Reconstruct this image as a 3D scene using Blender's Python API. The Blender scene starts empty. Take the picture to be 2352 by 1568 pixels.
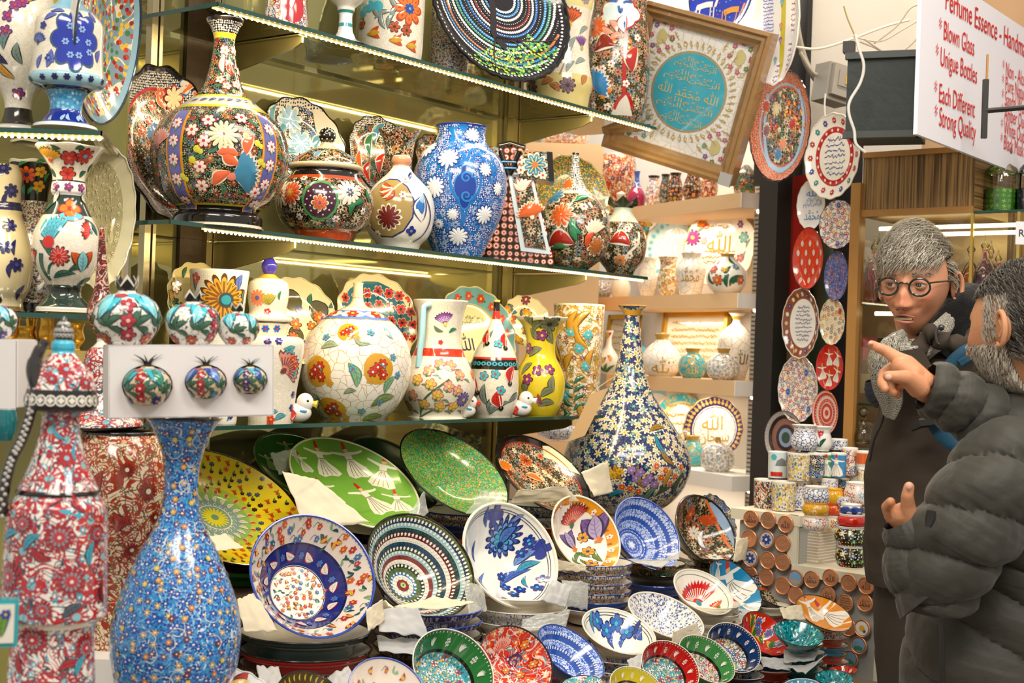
import bpy,math,random
from math import sin,cos,pi,sqrt,atan2,tan,ceil,radians as R_
from mathutils import Vector,Matrix,noise
rnd=random.Random(7)
SC=bpy.context.scene
COL=SC.collection
# ------------------------------------------------------------------ camera
F=3267.0
RO,PI_=R_(2.0),R_(0.37)
CR=Vector((cos(RO),0,sin(RO)));CU=Vector((-sin(RO),0,cos(RO)));CF=Vector((0,1,0))
_px=Matrix.Rotation(PI_,3,'X')
CR,CU,CF=_px@CR,_px@CU,_px@CF
CAM=Vector((0,0,1.5))
cd=bpy.data.cameras.new('camera');cam=bpy.data.objects.new('camera',cd);COL.objects.link(cam)
cam.matrix_world=Matrix.Translation(CAM)@Matrix((CR,CU,-CF)).transposed().to_4x4()
cd.sensor_width=36;cd.lens=F/2352*36;cd.clip_start=.05
cd.dof.use_dof=True;cd.dof.focus_distance=3.25;cd.dof.aperture_fstop=6.5
SC.camera=cam
def P(px,py,D):
 d=CF+CR*((px-1176)/F)-CU*((py-784)/F)
 return CAM+d*(D/d.y)
def proj(p):
 q=p-CAM;w=q.dot(CF)
 return 1176+F*q.dot(CR)/w,784-F*q.dot(CU)/w
# ------------------------------------------------------------------ world, added fill lights, exposure
def lin(h):
 if isinstance(h,(tuple,list)):return tuple(h[:3])
 h=h.lstrip('#');o=[]
 for i in(0,2,4):
  c=int(h[i:i+2],16)/255;o.append(c/12.92 if c<=.04045 else((c+.055)/1.055)**2.4)
 return tuple(o)
wd=bpy.data.worlds.new('world');SC.world=wd;wd.use_nodes=True
wn=wd.node_tree.nodes['Background'];wn.inputs[0].default_value=(1.0,.93,.84,1);wn.inputs[1].default_value=.66
SC.view_settings.view_transform='Standard';SC.view_settings.look='None'
SC.view_settings.exposure=-0.04;SC.view_settings.gamma=1;SC.view_settings.use_curve_mapping=False
SC.cycles.max_bounces=8;SC.cycles.caustics_reflective=False;SC.cycles.caustics_refractive=False
SC.cycles.transparent_max_bounces=16;SC.cycles.use_denoising=True
SC.cycles.sample_clamp_indirect=4.0
def area(name,loc,to,sx,sy,power,col=(1,.93,.82)):
 l=bpy.data.lights.new(name,'AREA');l.shape='RECTANGLE';l.size=sx;l.size_y=sy;l.energy=power;l.color=col
 o=bpy.data.objects.new(name,l);COL.objects.link(o);o.location=loc
 o.rotation_euler=(Vector(to)-Vector(loc)).to_track_quat('-Z','Y').to_euler();return o
area('overhead_fill_light',(-.6,.2,3.6),(.3,3.3,1.4),1.7,.6,60)  # big soft fill from above, added to brighten the shelves and bowls
area('overhead_fill_light',(1.6,.6,3.7),(1.2,3.6,1.3),1.5,.6,48,(1,.95,.88))  # second added overhead fill, aimed at the bench and the men
area('front_fill_light',(.9,2.2,3.4),(.5,3.6,1.0),1.6,.4,30,(1,.9,.75))  # added fill over the counter front, not an actual fixture
area('inner_fill_light',(.3,5.2,3.2),(.6,5.4,1.5),1.2,.5,30,(1,.9,.78))  # added fill that lifts the interior of the second shop
# ------------------------------------------------------------------ mesh builder
class MB:
 def __init__(s):s.V=[];s.Fc=[];s.C=[];s.M=[];s.U=[]
 def v(s,p):s.V.append(tuple(p));return len(s.V)-1
 def f(s,idx,col=(1,1,1),m=0,uv=None):
  s.Fc.append(tuple(idx));s.C.append(lin(col));s.M.append(m);s.U.append(uv)
 def grid(s,fn,nu,nv,col=(1,1,1),m=0,cu=False,uv=None,cf=None):
  b=len(s.V)
  for j in range(nv+1):
   for i in range(nu+(0 if cu else 1)):s.V.append(tuple(fn(i/nu,j/nv)))
  w=nu if cu else nu+1
  for j in range(nv):
   for i in range(nu):
    i2=(i+1)%w if cu else i+1
    q=(b+j*w+i,b+j*w+i2,b+(j+1)*w+i2,b+(j+1)*w+i)
    u=None
    if uv:u=[uv(i/nu,j/nv),uv((i+1)/nu,j/nv),uv((i+1)/nu,(j+1)/nv),uv(i/nu,(j+1)/nv)]
    s.f(q,cf(i/nu,j/nv)if cf else col,m,u)
 def box(s,c,sz,col=(1,1,1),m=0,ax=None):
  c=Vector(c);X,Y,Z=ax or(Vector((1,0,0)),Vector((0,1,0)),Vector((0,0,1)))
  b=len(s.V)
  for k in(-1,1):
   for j in(-1,1):
    for i in(-1,1):s.V.append(tuple(c+X*(i*sz[0]/2)+Y*(j*sz[1]/2)+Z*(k*sz[2]/2)))
  for q in((0,2,3,1),(4,5,7,6),(0,1,5,4),(2,6,7,3),(0,4,6,2),(1,3,7,5)):
   P4=[Vector(s.V[b+i])for i in q]
   w=(P4[1]-P4[0]).length;h=(P4[2]-P4[1]).length
   s.f([b+i for i in q],col,m,[(0,0),(w,0),(w,h),(0,h)])
 def tube(s,pts,r,col=(1,1,1),m=0,n=10,cap=True):
  pts=[Vector(p)for p in pts];rr=r if isinstance(r,(list,tuple))else[r]*len(pts)
  b=len(s.V);t0=(pts[1]-pts[0]).normalized()
  a=t0.orthogonal().normalized()
  for i,p in enumerate(pts):
   t=(pts[min(i+1,len(pts)-1)]-pts[max(i-1,0)]).normalized()
   a=(a-t*a.dot(t));a=a.normalized()if a.length>1e-6 else t.orthogonal().normalized()
   bb=t.cross(a)
   for k in range(n):s.V.append(tuple(p+(a*cos(2*pi*k/n)+bb*sin(2*pi*k/n))*rr[i]))
  for i in range(len(pts)-1):
   for k in range(n):
    k2=(k+1)%n;s.f((b+i*n+k,b+i*n+k2,b+(i+1)*n+k2,b+(i+1)*n+k),col,m)
  if cap:
   s.f([b+k for k in range(n)][::-1],col,m);e=b+(len(pts)-1)*n;s.f([e+k for k in range(n)],col,m)
 def ball(s,c,r,col=(1,1,1),m=0,n=16,ax=None,q=10):
  c=Vector(c);r=r if isinstance(r,(tuple,list))else(r,r,r);X,Y,Z=ax or(Vector((1,0,0)),Vector((0,1,0)),Vector((0,0,1)))
  s.grid(lambda u,v:c+X*(r[0]*cos(2*pi*u)*sin(pi*min(.999,max(.001,v))))+Y*(r[1]*sin(2*pi*u)*sin(pi*min(.999,max(.001,v))))-Z*(r[2]*cos(pi*v)),n,q,col,m,cu=True)
 def build(s,name,mats,parent=None,smooth=True,M=None):
  me=bpy.data.meshes.new(name);me.from_pydata(s.V,[],s.Fc);n=len(s.Fc)
  if smooth:me.polygons.foreach_set('use_smooth',[True]*n)
  me.polygons.foreach_set('material_index',s.M)
  ca=me.color_attributes.new('Col','FLOAT_COLOR','CORNER');cb=[];ub=[]
  for fc,c,u in zip(s.Fc,s.C,s.U):
   k=len(fc);cb+=list((c[0],c[1],c[2],1.0))*k
   if u:
    for q in u:ub+=q
   else:ub+=[0.0,0.0]*k
  ca.data.foreach_set('color',cb);ul=me.uv_layers.new(name='UV');ul.data.foreach_set('uv',ub)
  for m in(mats if isinstance(mats,(list,tuple))else[mats]):me.materials.append(m)
  if smooth:
   try:me.set_sharp_from_angle(angle=R_(38))
   except Exception:pass
  o=bpy.data.objects.new(name,me);COL.objects.link(o)
  if parent:o.parent=parent
  if M is not None:o.matrix_world=M if not parent else M
  me.update();return o
def thing(name,label,cat,M=None,group=None):
 o=bpy.data.objects.new(name,None);COL.objects.link(o);o.empty_display_size=.05
 if M is not None:o.matrix_world=M
 return tag(o,label,cat,group)
def tag(o,label,cat,group=None):
 o['label']=label;o['category']=cat
 if group:o['group']=group
 return o
def struct(o):o['kind']='structure';return o
def frameM(loc,X,Y,Z):
 m=Matrix((X,Y,Z)).transposed().to_4x4();m.translation=loc;return m
def faceM(loc,yaw=0):return Matrix.Translation(loc)@Matrix.Rotation(-atan2(loc[0],loc[1])+yaw,4,'Z')
# ------------------------------------------------------------------ materials
def pmat(name,col=None,rough=.5,spec=.5,metal=0,coat=0,emit=None,es=0,bump=None,alpha=None,sheen=0,var=0,vs=8):
 m=bpy.data.materials.new(name);m.use_nodes=True;nt=m.node_tree;b=nt.nodes['Principled BSDF']
 b.inputs['Roughness'].default_value=rough;b.inputs['Specular IOR Level'].default_value=spec;b.inputs['Metallic'].default_value=metal
 b.inputs['Coat Weight'].default_value=coat;b.inputs['Coat Roughness'].default_value=.05;b.inputs['Sheen Weight'].default_value=sheen
 if col is None:
  a=nt.nodes.new('ShaderNodeAttribute');a.attribute_name='Col';src=a.outputs['Color']
 else:
  a=nt.nodes.new('ShaderNodeRGB');a.outputs[0].default_value=(*lin(col),1);src=a.outputs[0]
 tc=nt.nodes.new('ShaderNodeTexCoord')
 if var:
  n=nt.nodes.new('ShaderNodeTexNoise');n.inputs['Scale'].default_value=vs;n.inputs['Detail'].default_value=5
  nt.links.new(tc.outputs['Object'],n.inputs['Vector'])
  mr=nt.nodes.new('ShaderNodeMapRange');mr.inputs[3].default_value=1-var;mr.inputs[4].default_value=1+var
  nt.links.new(n.outputs[0],mr.inputs[0])
  mx=nt.nodes.new('ShaderNodeVectorMath');mx.operation='SCALE';nt.links.new(src,mx.inputs[0]);nt.links.new(mr.outputs[0],mx.inputs['Scale']);src=mx.outputs[0]
 nt.links.new(src,b.inputs['Base Color'])
 if emit is not None:b.inputs['Emission Color'].default_value=(*lin(emit),1);b.inputs['Emission Strength'].default_value=es
 if bump:
  n=nt.nodes.new('ShaderNodeTexNoise');n.inputs['Scale'].default_value=bump[0];n.inputs['Detail'].default_value=4
  nt.links.new(tc.outputs['Object'],n.inputs['Vector'])
  bp=nt.nodes.new('ShaderNodeBump');bp.inputs['Strength'].default_value=bump[1];bp.inputs['Distance'].default_value=.004
  nt.links.new(n.outputs[0],bp.inputs['Height']);nt.links.new(bp.outputs[0],b.inputs['Normal'])
 if alpha is not None:b.inputs['Alpha'].default_value=alpha
 return m
def fill(name,base,layers,rough=.14,bump=.35,metal=0):
 """glazed ceramic whose painted pattern comes from layered 2-D Voronoi flowers, dots, cracks and noise swirls (UVs are in metres)"""
 m=bpy.data.materials.new(name);m.use_nodes=True;nt=m.node_tree;L=nt.links;N=nt.nodes
 b=N['Principled BSDF'];b.inputs['Roughness'].default_value=rough;b.inputs['Coat Weight'].default_value=.4;b.inputs['Coat Roughness'].default_value=.06
 b.inputs['Metallic'].default_value=metal
 uv=N.new('ShaderNodeUVMap');uv.uv_map='UV';U=uv.outputs[0]
 c=N.new('ShaderNodeRGB');c.outputs[0].default_value=(*lin(base),1);cur=c.outputs[0];hgt=None
 def mth(op,a,bb=None,c3=None):
  n=N.new('ShaderNodeMath');n.operation=op
  for i,x in enumerate((a,bb,c3)):
   if x is None:continue
   if isinstance(x,(int,float)):n.inputs[i].default_value=x
   else:L.new(x,n.inputs[i])
  return n.outputs[0]
 def mix(fac,a,colr):
  n=N.new('ShaderNodeMix');n.data_type='RGBA';L.new(fac,n.inputs[0]);L.new(a,n.inputs[6])
  if isinstance(colr,(str,tuple,list)):n.inputs[7].default_value=(*lin(colr),1)
  else:L.new(colr,n.inputs[7])
  return n.outputs[2]
 for k,ly in enumerate(layers):
  t=ly[0];S=ly[1]
  off=N.new('ShaderNodeVectorMath');off.operation='ADD';off.inputs[1].default_value=(k*3.17+.5,k*1.73+.3,0);L.new(U,off.inputs[0]);uo=off.outputs[0]
  if t in 'fd':
   _,S,n_,Rr,pal,cc,oc=ly[:7];rn=ly[7]if len(ly)>7 else.75
   vo=N.new('ShaderNodeTexVoronoi');vo.voronoi_dimensions='2D';vo.inputs['Scale'].default_value=S;vo.inputs['Randomness'].default_value=rn;L.new(uo,vo.inputs['Vector'])
   sub=N.new('ShaderNodeVectorMath');sub.operation='SUBTRACT';L.new(uo,sub.inputs[0]);L.new(vo.outputs['Position'],sub.inputs[1])
   sp=N.new('ShaderNodeSeparateXYZ');L.new(sub.outputs[0],sp.inputs[0])
   sc_=N.new('ShaderNodeSeparateColor');L.new(vo.outputs['Color'],sc_.inputs[0])
   d=vo.outputs['Distance']
   if t=='f':
    an=mth('ARCTAN2',sp.outputs[1],sp.outputs[0]);ph=mth('MULTIPLY_ADD',sc_.outputs[1],6.28,an)
    w=mth('COSINE',mth('MULTIPLY',ph,n_));rad=mth('MULTIPLY_ADD',w,Rr*.32,Rr*.68)
   else:rad=mth('MULTIPLY_ADD',sc_.outputs[1],Rr*.3,Rr*.7)
   cr=N.new('ShaderNodeValToRGB');cr.color_ramp.interpolation='CONSTANT';e=cr.color_ramp.elements
   while len(e)<len(pal):e.new(.5)
   for i,pc in enumerate(pal):e[i].position=i/len(pal);e[i].color=(*lin(pc),1)
   if len(pal)==1:e[1].color=(*lin(pal[0]),1)
   L.new(sc_.outputs[0],cr.inputs[0])
   mk=mth('LESS_THAN',d,rad)
   if oc:cur=mix(mth('LESS_THAN',mth('SUBTRACT',d,Rr*.16),rad),cur,oc)
   cur=mix(mk,cur,cr.outputs[0])
   if cc:cur=mix(mth('LESS_THAN',d,Rr*.3),cur,cc)
   h=mth('MULTIPLY',mk,mth('SUBTRACT',1.0,mth('MULTIPLY',d,.8)))
   hgt=h if hgt is None else mth('MAXIMUM',hgt,h)
  elif t=='e':
   _,S,w,colr=ly[:4]
   ns=N.new('ShaderNodeTexNoise');ns.noise_dimensions='2D';ns.inputs['Scale'].default_value=S*.8;L.new(uo,ns.inputs['Vector'])
   dd=N.new('ShaderNodeVectorMath');dd.operation='MULTIPLY_ADD';dd.inputs[1].default_value=(.6/S,)*3;L.new(ns.outputs['Color'],dd.inputs[0]);L.new(uo,dd.inputs[2])
   vo=N.new('ShaderNodeTexVoronoi');vo.voronoi_dimensions='2D';vo.feature='DISTANCE_TO_EDGE';vo.inputs['Scale'].default_value=S;L.new(dd.outputs[0],vo.inputs['Vector'])
   cur=mix(mth('LESS_THAN',vo.outputs['Distance'],w),cur,colr)
  elif t=='s':
   _,S,w,colr=ly[:4];thr=ly[4]if len(ly)>4 else.5;dist=ly[5]if len(ly)>5 else 1.2
   ns=N.new('ShaderNodeTexNoise');ns.noise_dimensions='2D';ns.inputs['Scale'].default_value=S;ns.inputs['Detail'].default_value=1;ns.inputs['Distortion'].default_value=dist;L.new(uo,ns.inputs['Vector'])
   mk=mth('LESS_THAN',mth('ABSOLUTE',mth('SUBTRACT',ns.outputs[0],thr)),w);cur=mix(mk,cur,colr)
   hgt=mk if hgt is None else mth('MAXIMUM',hgt,mk)
  elif t=='w': # concentric / straight rows
   _,S,w,colr=ly[:4]
   sp=N.new('ShaderNodeSeparateXYZ');L.new(uo,sp.inputs[0]);q=sp.outputs[ly[4]if len(ly)>4 else 1]
   fr=mth('FRACT',mth('MULTIPLY',q,S));cur=mix(mth('LESS_THAN',fr,w),cur,colr)
 L.new(cur,b.inputs['Base Color'])
 if hgt is not None and bump:
  bp=N.new('ShaderNodeBump');bp.inputs['Strength'].default_value=bump;bp.inputs['Distance'].default_value=.0012
  L.new(hgt,bp.inputs['Height']);L.new(bp.outputs[0],b.inputs['Normal'])
 return m
GL=pmat('painted_glaze',None,.13,.5,coat=.5,var=.08,vs=30)
GLR=pmat('painted_glaze_uneven',None,.2,.5,coat=.4,bump=(90,.25))
GOLD=pmat('gold_leaf','d8a640',.28,metal=.85,bump=(120,.15))
MATT=pmat('matt_paint',None,.75,.25)
def thin_glass(name,tint,rough=.02,fr=1.0,refl=(1,1,1)):
 m=bpy.data.materials.new(name);m.use_nodes=True;nt=m.node_tree;nt.nodes.clear();N=nt.nodes.new
 o=N('ShaderNodeOutputMaterial');t=N('ShaderNodeBsdfTransparent');t.inputs[0].default_value=(*lin(tint),1)
 g=N('ShaderNodeBsdfGlossy');g.inputs['Roughness'].default_value=rough;g.inputs[0].default_value=(*refl,1)
 f=N('ShaderNodeFresnel');f.inputs[0].default_value=1.5;mp=N('ShaderNodeMath');mp.operation='MULTIPLY';mp.inputs[1].default_value=fr;mp.use_clamp=True
 mx=N('ShaderNodeMixShader');l=nt.links.new;l(f.outputs[0],mp.inputs[0]);l(mp.outputs[0],mx.inputs[0]);l(t.outputs[0],mx.inputs[1]);l(g.outputs[0],mx.inputs[2]);l(mx.outputs[0],o.inputs[0]);return m
# ------------------------------------------------------------------ surfaces that motifs are painted on
def catmull(pts,n):
 out=[]
 for i in range(len(pts)-1):
  p0,p1,p2,p3=pts[max(i-1,0)],pts[i],pts[i+1],pts[min(i+2,len(pts)-1)]
  for k in range(n):
   t=k/n
   out.append(tuple(.5*(2*b+(c-a)*t+(2*a-5*b+4*c-d)*t*t+(3*b-a-3*c+d)*t**3)for a,b,c,d in zip(p0,p1,p2,p3)))
 out.append(tuple(pts[-1]));return out
class Lathe:
 """surface of revolution; front is local -Y. prof: [(r, z)] bottom to top"""
 def __init__(s,prof,sub=5,sx=1.0,sy=1.0,scal=None):
  s.p=[(max(a,1e-4),b)for a,b in(catmull(prof,sub)if sub>1 else prof)];s.sx,s.sy,s.scal=sx,sy,scal
  s.s=[0]
  for a,b in zip(s.p,s.p[1:]):s.s.append(s.s[-1]+sqrt((a[0]-b[0])**2+(a[1]-b[1])**2))
 def rz(s,q):
  S=s.s;q=max(0,min(S[-1]-1e-6,q));lo,hi=0,len(S)-1
  while hi-lo>1:
   m=(lo+hi)//2
   if S[m]<=q:lo=m
   else:hi=m
  t=(q-S[lo])/max(1e-9,S[lo+1]-S[lo]);a,b=s.p[lo],s.p[lo+1]
  dr,dz=b[0]-a[0],b[1]-a[1];l=sqrt(dr*dr+dz*dz)or 1
  return a[0]+dr*t,a[1]+dz*t,dz/l,-dr/l
 def pos(s,th,q,off=0):
  r,z,nr,nz=s.rz(q);r+=nr*off;z+=nz*off
  if s.scal:
   n,a,e=s.scal;w=max(0,min(1,(q/s.s[-1]-e)/(1-e)))
   z+=a*cos(n*th)*w;r*=1+.6*a/max(r,.01)*cos(n*th)*w
  return(r*sin(th)*s.sx,-r*cos(th)*s.sy,z)
 def m(s,c,dx,dy,off):
  r0=max(s.rz(c[1])[0],.004);return s.pos(c[0]+dx/r0,c[1]+dy,off)
 def sz(s,z): # arc length at height z (first crossing)
  for i in range(len(s.p)-1):
   a,b=s.p[i][1],s.p[i+1][1]
   if(a<=z<=b)or(b<=z<=a):return s.s[i]+(s.s[i+1]-s.s[i])*((z-a)/(b-a)if b!=a else 0)
  return s.s[-1]if z>s.p[-1][1]else 0
 def at(s,px,py):
  k=s.k;dx,dy=px-s.ax,s.by-py
  x=dx*cos(RO)-dy*sin(RO);y=dx*sin(RO)+dy*cos(RO)
  q=s.sz(y*k);r=max(s.rz(q)[0],.003);return(math.asin(max(-.98,min(.98,x*k/r))),q)
 def mesh(s,b,seg,N=56):
  """seg: [(z_top, colour or (material index, colour))] from the bottom"""
  pk=max(range(len(s.p)),key=lambda i:s.p[i][1]);cnt=len(s.p);bi=len(b.V)
  for q in s.s:
   for i in range(N):b.V.append(s.pos(2*pi*i/N,q))
  for k in range(cnt-1):
   zm=(s.p[k][1]+s.p[k+1][1])/2
   if k>=pk:zm=s.p[pk][1]
   col=seg[-1][1]
   for zt,cc in seg:
    if zm<=zt:col=cc;break
   mi=0
   if isinstance(col,tuple)and isinstance(col[0],int)and isinstance(col[1],str):mi,col=col
   rm=(s.p[k][0]+s.p[k+1][0])/2;rq=1.5**round(math.log(max(rm,.004))/math.log(1.5))
   for i in range(N):
    i2=(i+1)%N;a0,a1=(2*pi*i/N+pi)%(2*pi),(2*pi*i/N+pi)%(2*pi)+2*pi/N
    b.f((bi+k*N+i,bi+k*N+i2,bi+(k+1)*N+i2,bi+(k+1)*N+i),col,mi,[(a0*rq,s.s[k]),(a1*rq,s.s[k]),(a1*rq,s.s[k+1]),(a0*rq,s.s[k+1])])
class Disk:
 """inside of a dish: motifs in plane coordinates"""
 def __init__(s,zf,R,oval=1,scal=None):s.zf,s.R,s.oval,s.scal=zf,R,oval,scal
 def warp(s,x,y,z):
  r=sqrt(x*x+y*y)
  if s.scal and r>1e-6:k=1+s.scal[1]*cos(s.scal[0]*atan2(y,x))*min(1,r/s.R)**6;x,y=x*k,y*k
  return(x*s.oval,y,z)
 def m(s,c,dx,dy,off):
  x,y=c[0]+dx,c[1]+dy;r=sqrt(x*x+y*y)
  if r>s.R*.985:x*=s.R*.985/r;y*=s.R*.985/r;r=s.R*.985
  e=.002;sl=(s.zf(min(r+e,s.R))-s.zf(max(r-e,0)))/(2*e);l=sqrt(1+sl*sl);rr=max(r,1e-6)
  return s.warp(x-x/rr*sl/l*off,y-y/rr*sl/l*off,s.zf(r)+off/l)
 def at(s,px,py):
  dx,dy=(px-s.cx)*s.k,(s.cy-py)*s.k;a,b,c,d=s.J;det=a*d-b*c
  return((dx*d-b*dy)/det,(a*dy-c*dx)/det)
class Plane:
 def __init__(s):pass
 def m(s,c,dx,dy,off):return(c[0]+dx,-off,c[1]+dy)
# ------------------------------------------------------------------ motifs
LAY=.00035
def resamp(pts,step):
 o=[]
 for a,b in zip(pts,pts[1:]+pts[:1]):
  d=sqrt((a[0]-b[0])**2+(a[1]-b[1])**2);n=max(1,ceil(d/step))
  for k in range(n):o.append((a[0]+(b[0]-a[0])*k/n,a[1]+(b[1]-a[1])*k/n))
 return o
def dark(c,k=.5):return tuple(x*k for x in lin(c))
class Paint:
 def __init__(s,b,S,relief=0.0):s.b,s.S,s.rel,s.h=b,S,relief*.6,1
 def B(s,c):return s.b(c)if callable(s.b)else s.b
 def poly(s,c,pts,col,h=1,rel=None,mi=0):
  rel=s.rel if rel is None else rel;S,b=s.S,s.B(c);pts=resamp(pts,.009)
  cx=sum(p[0]for p in pts)/len(pts);cy=sum(p[1]for p in pts)/len(pts)
  mr=max(sqrt((p[0]-cx)**2+(p[1]-cy)**2)for p in pts);K=max(1 if rel==0 else 2,ceil(mr/.009));n=len(pts);o=h*LAY
  ci=b.v(S.m(c,cx,cy,o+rel*mr));prev=None
  for k in range(1,K+1):
   t=k/K;hh=o+rel*mr*(1-t*t)
   cur=[b.v(S.m(c,cx+(p[0]-cx)*t,cy+(p[1]-cy)*t,hh))for p in pts]
   for i in range(n):
    i2=(i+1)%n
    if prev is None:b.f((ci,cur[i],cur[i2]),col,mi)
    else:b.f((prev[i],cur[i],cur[i2],prev[i2]),col,mi)
   prev=cur
 def stroke(s,c,pts,w,col,h=1,taper=0,mi=0,sm=True):
  if sm and len(pts)>2:pts=catmull(pts,5)
  q=[pts[0]]
  for a,b_ in zip(pts,pts[1:]):
   d=sqrt((a[0]-b_[0])**2+(a[1]-b_[1])**2);n=max(1,ceil(d/.008))
   for k in range(1,n+1):q.append((a[0]+(b_[0]-a[0])*k/n,a[1]+(b_[1]-a[1])*k/n))
  o=h*LAY;pr=None;n=len(q);B_=s.B(c)
  for i,p in enumerate(q):
   a,b_=q[max(i-1,0)],q[min(i+1,n-1)];dx,dy=b_[0]-a[0],b_[1]-a[1];l=sqrt(dx*dx+dy*dy)or 1
   ww=w/2*((1-taper*i/(n-1))if taper<=1 else max(.12,sin(pi*(i+.3)/(n-.4))))if n>1 else w/2
   v=(B_.v(s.S.m(c,p[0]-dy/l*ww,p[1]+dx/l*ww,o)),B_.v(s.S.m(c,p[0]+dy/l*ww,p[1]-dx/l*ww,o)))
   if pr:B_.f((pr[0],pr[1],v[1],v[0]),col,mi)
   pr=v
 def disc(s,c,r,col,h=2,n=10,dx=0,dy=0):s.poly(c,[(dx+r*cos(2*pi*i/n),dy+r*sin(2*pi*i/n))for i in range(n)],col,h)
 def flower(s,c,R,n=6,col='c8372d',cc='f0c030',oc=None,rot=0,vein=None,h=1):
  def ol(k):return[((R*k)*(.6+.4*abs(cos(n*t/2))**.7)*cos(t+rot),(R*k)*(.6+.4*abs(cos(n*t/2))**.7)*sin(t+rot))for t in(2*pi*i/(n*6)for i in range(n*6))]
  if oc:s.poly(c,ol(1.18),oc,h,0)
  s.poly(c,ol(1),col,h+1)
  if n<=9 and R>.006:
   for i in range(n):
    a=2*pi*(i+.5)/n+rot;s.stroke(c,[(R*.2*cos(a),R*.2*sin(a)),(R*.62*cos(a),R*.62*sin(a))],R*.05,dark(col),h+3,sm=False)
  if vein:
   for i in range(n):
    a=2*pi*i/n+rot;s.stroke(c,[(R*.25*cos(a),R*.25*sin(a)),(R*.8*cos(a),R*.8*sin(a))],R*.09,vein,h+3,sm=False)
  if cc:s.disc(c,R*.27,cc,h+4)
 def leaf(s,c,ang,L,W,col='3f7d55',oc=None,dx=0,dy=0,h=1,bend=.15):
  def ol(k):
   o=[]
   for i in range(9):
    t=i/8;y=W*k*sin(pi*t)**.8;o.append((t*L,y/2+bend*L*sin(pi*t)))
   for i in range(7,0,-1):
    t=i/8;y=W*k*sin(pi*t)**.8;o.append((t*L,-y/2+bend*L*sin(pi*t)))
   return[(dx+a*cos(ang)-b*sin(ang),dy+a*sin(ang)+b*cos(ang))for a,b in o]
  if oc:s.poly(c,ol(1.35),oc,h,0)
  s.poly(c,ol(1),col,h+1)
  if L>.012:
   m=[(t*L,bend*L*sin(pi*t))for t in(.06,.3,.55,.85)]
   s.stroke(c,[(dx+a*cos(ang)-b*sin(ang),dy+a*sin(ang)+b*cos(ang))for a,b in m],W*.1,dark(col),h+2,.6)
   if W>.008:
    for t in(.25,.42,.6):
     for sg in(-1,1):
      q=[(t*L,bend*L*sin(pi*t)),((t+.14)*L,bend*L*sin(pi*(t+.14))+sg*W*.32)];s.stroke(c,[(dx+a*cos(ang)-b*sin(ang),dy+a*sin(ang)+b*cos(ang))for a,b in q],W*.06,dark(col,.62),h+2,sm=False)
 def tulip(s,c,ang,L,col='c8372d',c2='e8b23a',oc=None,h=1,dx=0,dy=0):
  for a,l,cc,b_ in((-.42,1,col,.1),(.42,1,col,-.1),(0,.92,c2,0)):s.leaf(c,ang+a,L*l,L*.38,cc,oc,dx,dy,h+(2 if a==0 else 0),b_)
 def fan(s,c,ang,R,col='c8372d',c2='f4efe4',base='3f7d55',n=9,h=1,spread=1.15,oc=None):
  pts=[(0,0)]
  for i in range(n*2+1):
   a=ang-spread+2*spread*i/(n*2);r=R*(1 if i%2 else.84);pts.append((r*cos(a),r*sin(a)))
  if oc:s.poly(c,[(x*1.12,y*1.12)for x,y in pts],oc,h,0)
  s.poly(c,pts,col,h+1)
  for i in range(n):
   a=ang-spread+2*spread*(i+.5)/n;s.stroke(c,[(R*.3*cos(a),R*.3*sin(a)),(R*.72*cos(a),R*.72*sin(a))],R*.05,c2,h+2,sm=False)
  s.leaf(c,ang,R*.4,R*.3,base,None,-.2*R*cos(ang),-.2*R*sin(ang),h+2,0)
 def spiral(s,c,R,w,col,turns=1.4,rot=0,h=1,flip=1):
  s.stroke(c,[(R*(1-.85*t)*cos(rot+flip*turns*6.283*t),R*(1-.85*t)*sin(rot+flip*turns*6.283*t))for t in(i/18 for i in range(19))],w,col,h,.5,sm=False)
 def cloud(s,c,R,n,col,amp=.14,h=1,asp=1,rot=0,oc=None,mi=0):
  def ol(k):return[(R*k*(1+amp*abs(cos(n*t/2))*2-amp)*cos(t+rot),R*k*asp*(1+amp*abs(cos(n*t/2))*2-amp)*sin(t+rot))for t in(2*pi*i/(n*6)for i in range(n*6))]
  if oc:s.poly(c,ol(1.1),oc,h,0)
  s.poly(c,ol(1),col,h+1,0,mi)
 def sprig(s,c,ang,L,stem='4a5d3a',leafc='4c7f52',fc='c8372d',kind='f',n=3,h=1,curve=.25,fr=.16,cc='f0c030',oc=None):
  pts=[(t*L,curve*L*sin(pi*t*.9))for t in(0,.25,.5,.75,1)]
  pts=[(x*cos(ang)-y*sin(ang),x*sin(ang)+y*cos(ang))for x,y in pts];s.stroke(c,pts,L*.03,stem,h)
  cp=catmull(pts,4)
  for i in range(n):
   q=cp[int((i+.6)/(n+.3)*(len(cp)-1))];sg=1 if i%2 else-1;s.leaf(c,ang+sg*.8,L*.3,L*.1,leafc,oc,q[0],q[1],h+1,.2*sg)
  e=pts[-1]
  if kind=='f':
   s2=Off(s.S,e);Paint(s.b,s2,s.rel).flower(c,L*fr,6,fc,cc,oc,h=h+2)
  elif kind=='t':s.tulip(c,ang+.3,L*fr*2.4,fc,cc,oc,h+2,e[0],e[1])
  elif kind=='c':s2=Off(s.S,e);Paint(s.b,s2,s.rel).fan(c,ang+.2,L*fr*1.8,fc,'f4efe4',leafc,h=h+2,oc=oc)
 def text(s,c,body,H,col,h=3,ang=0,mi=0,sx=1,W=None):
  vs,fs,w,hh=glyphs(body);k=H/hh;B_=s.B(c)
  if W:sx=W/(w*k)
  ii=[B_.v(s.S.m(c,(x-w/2)*k*sx*cos(ang)-(y-hh/2)*k*sin(ang),(x-w/2)*k*sx*sin(ang)+(y-hh/2)*k*cos(ang),h*LAY))for x,y in vs]
  for f in fs:B_.f([ii[i]for i in f],col,mi)
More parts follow.
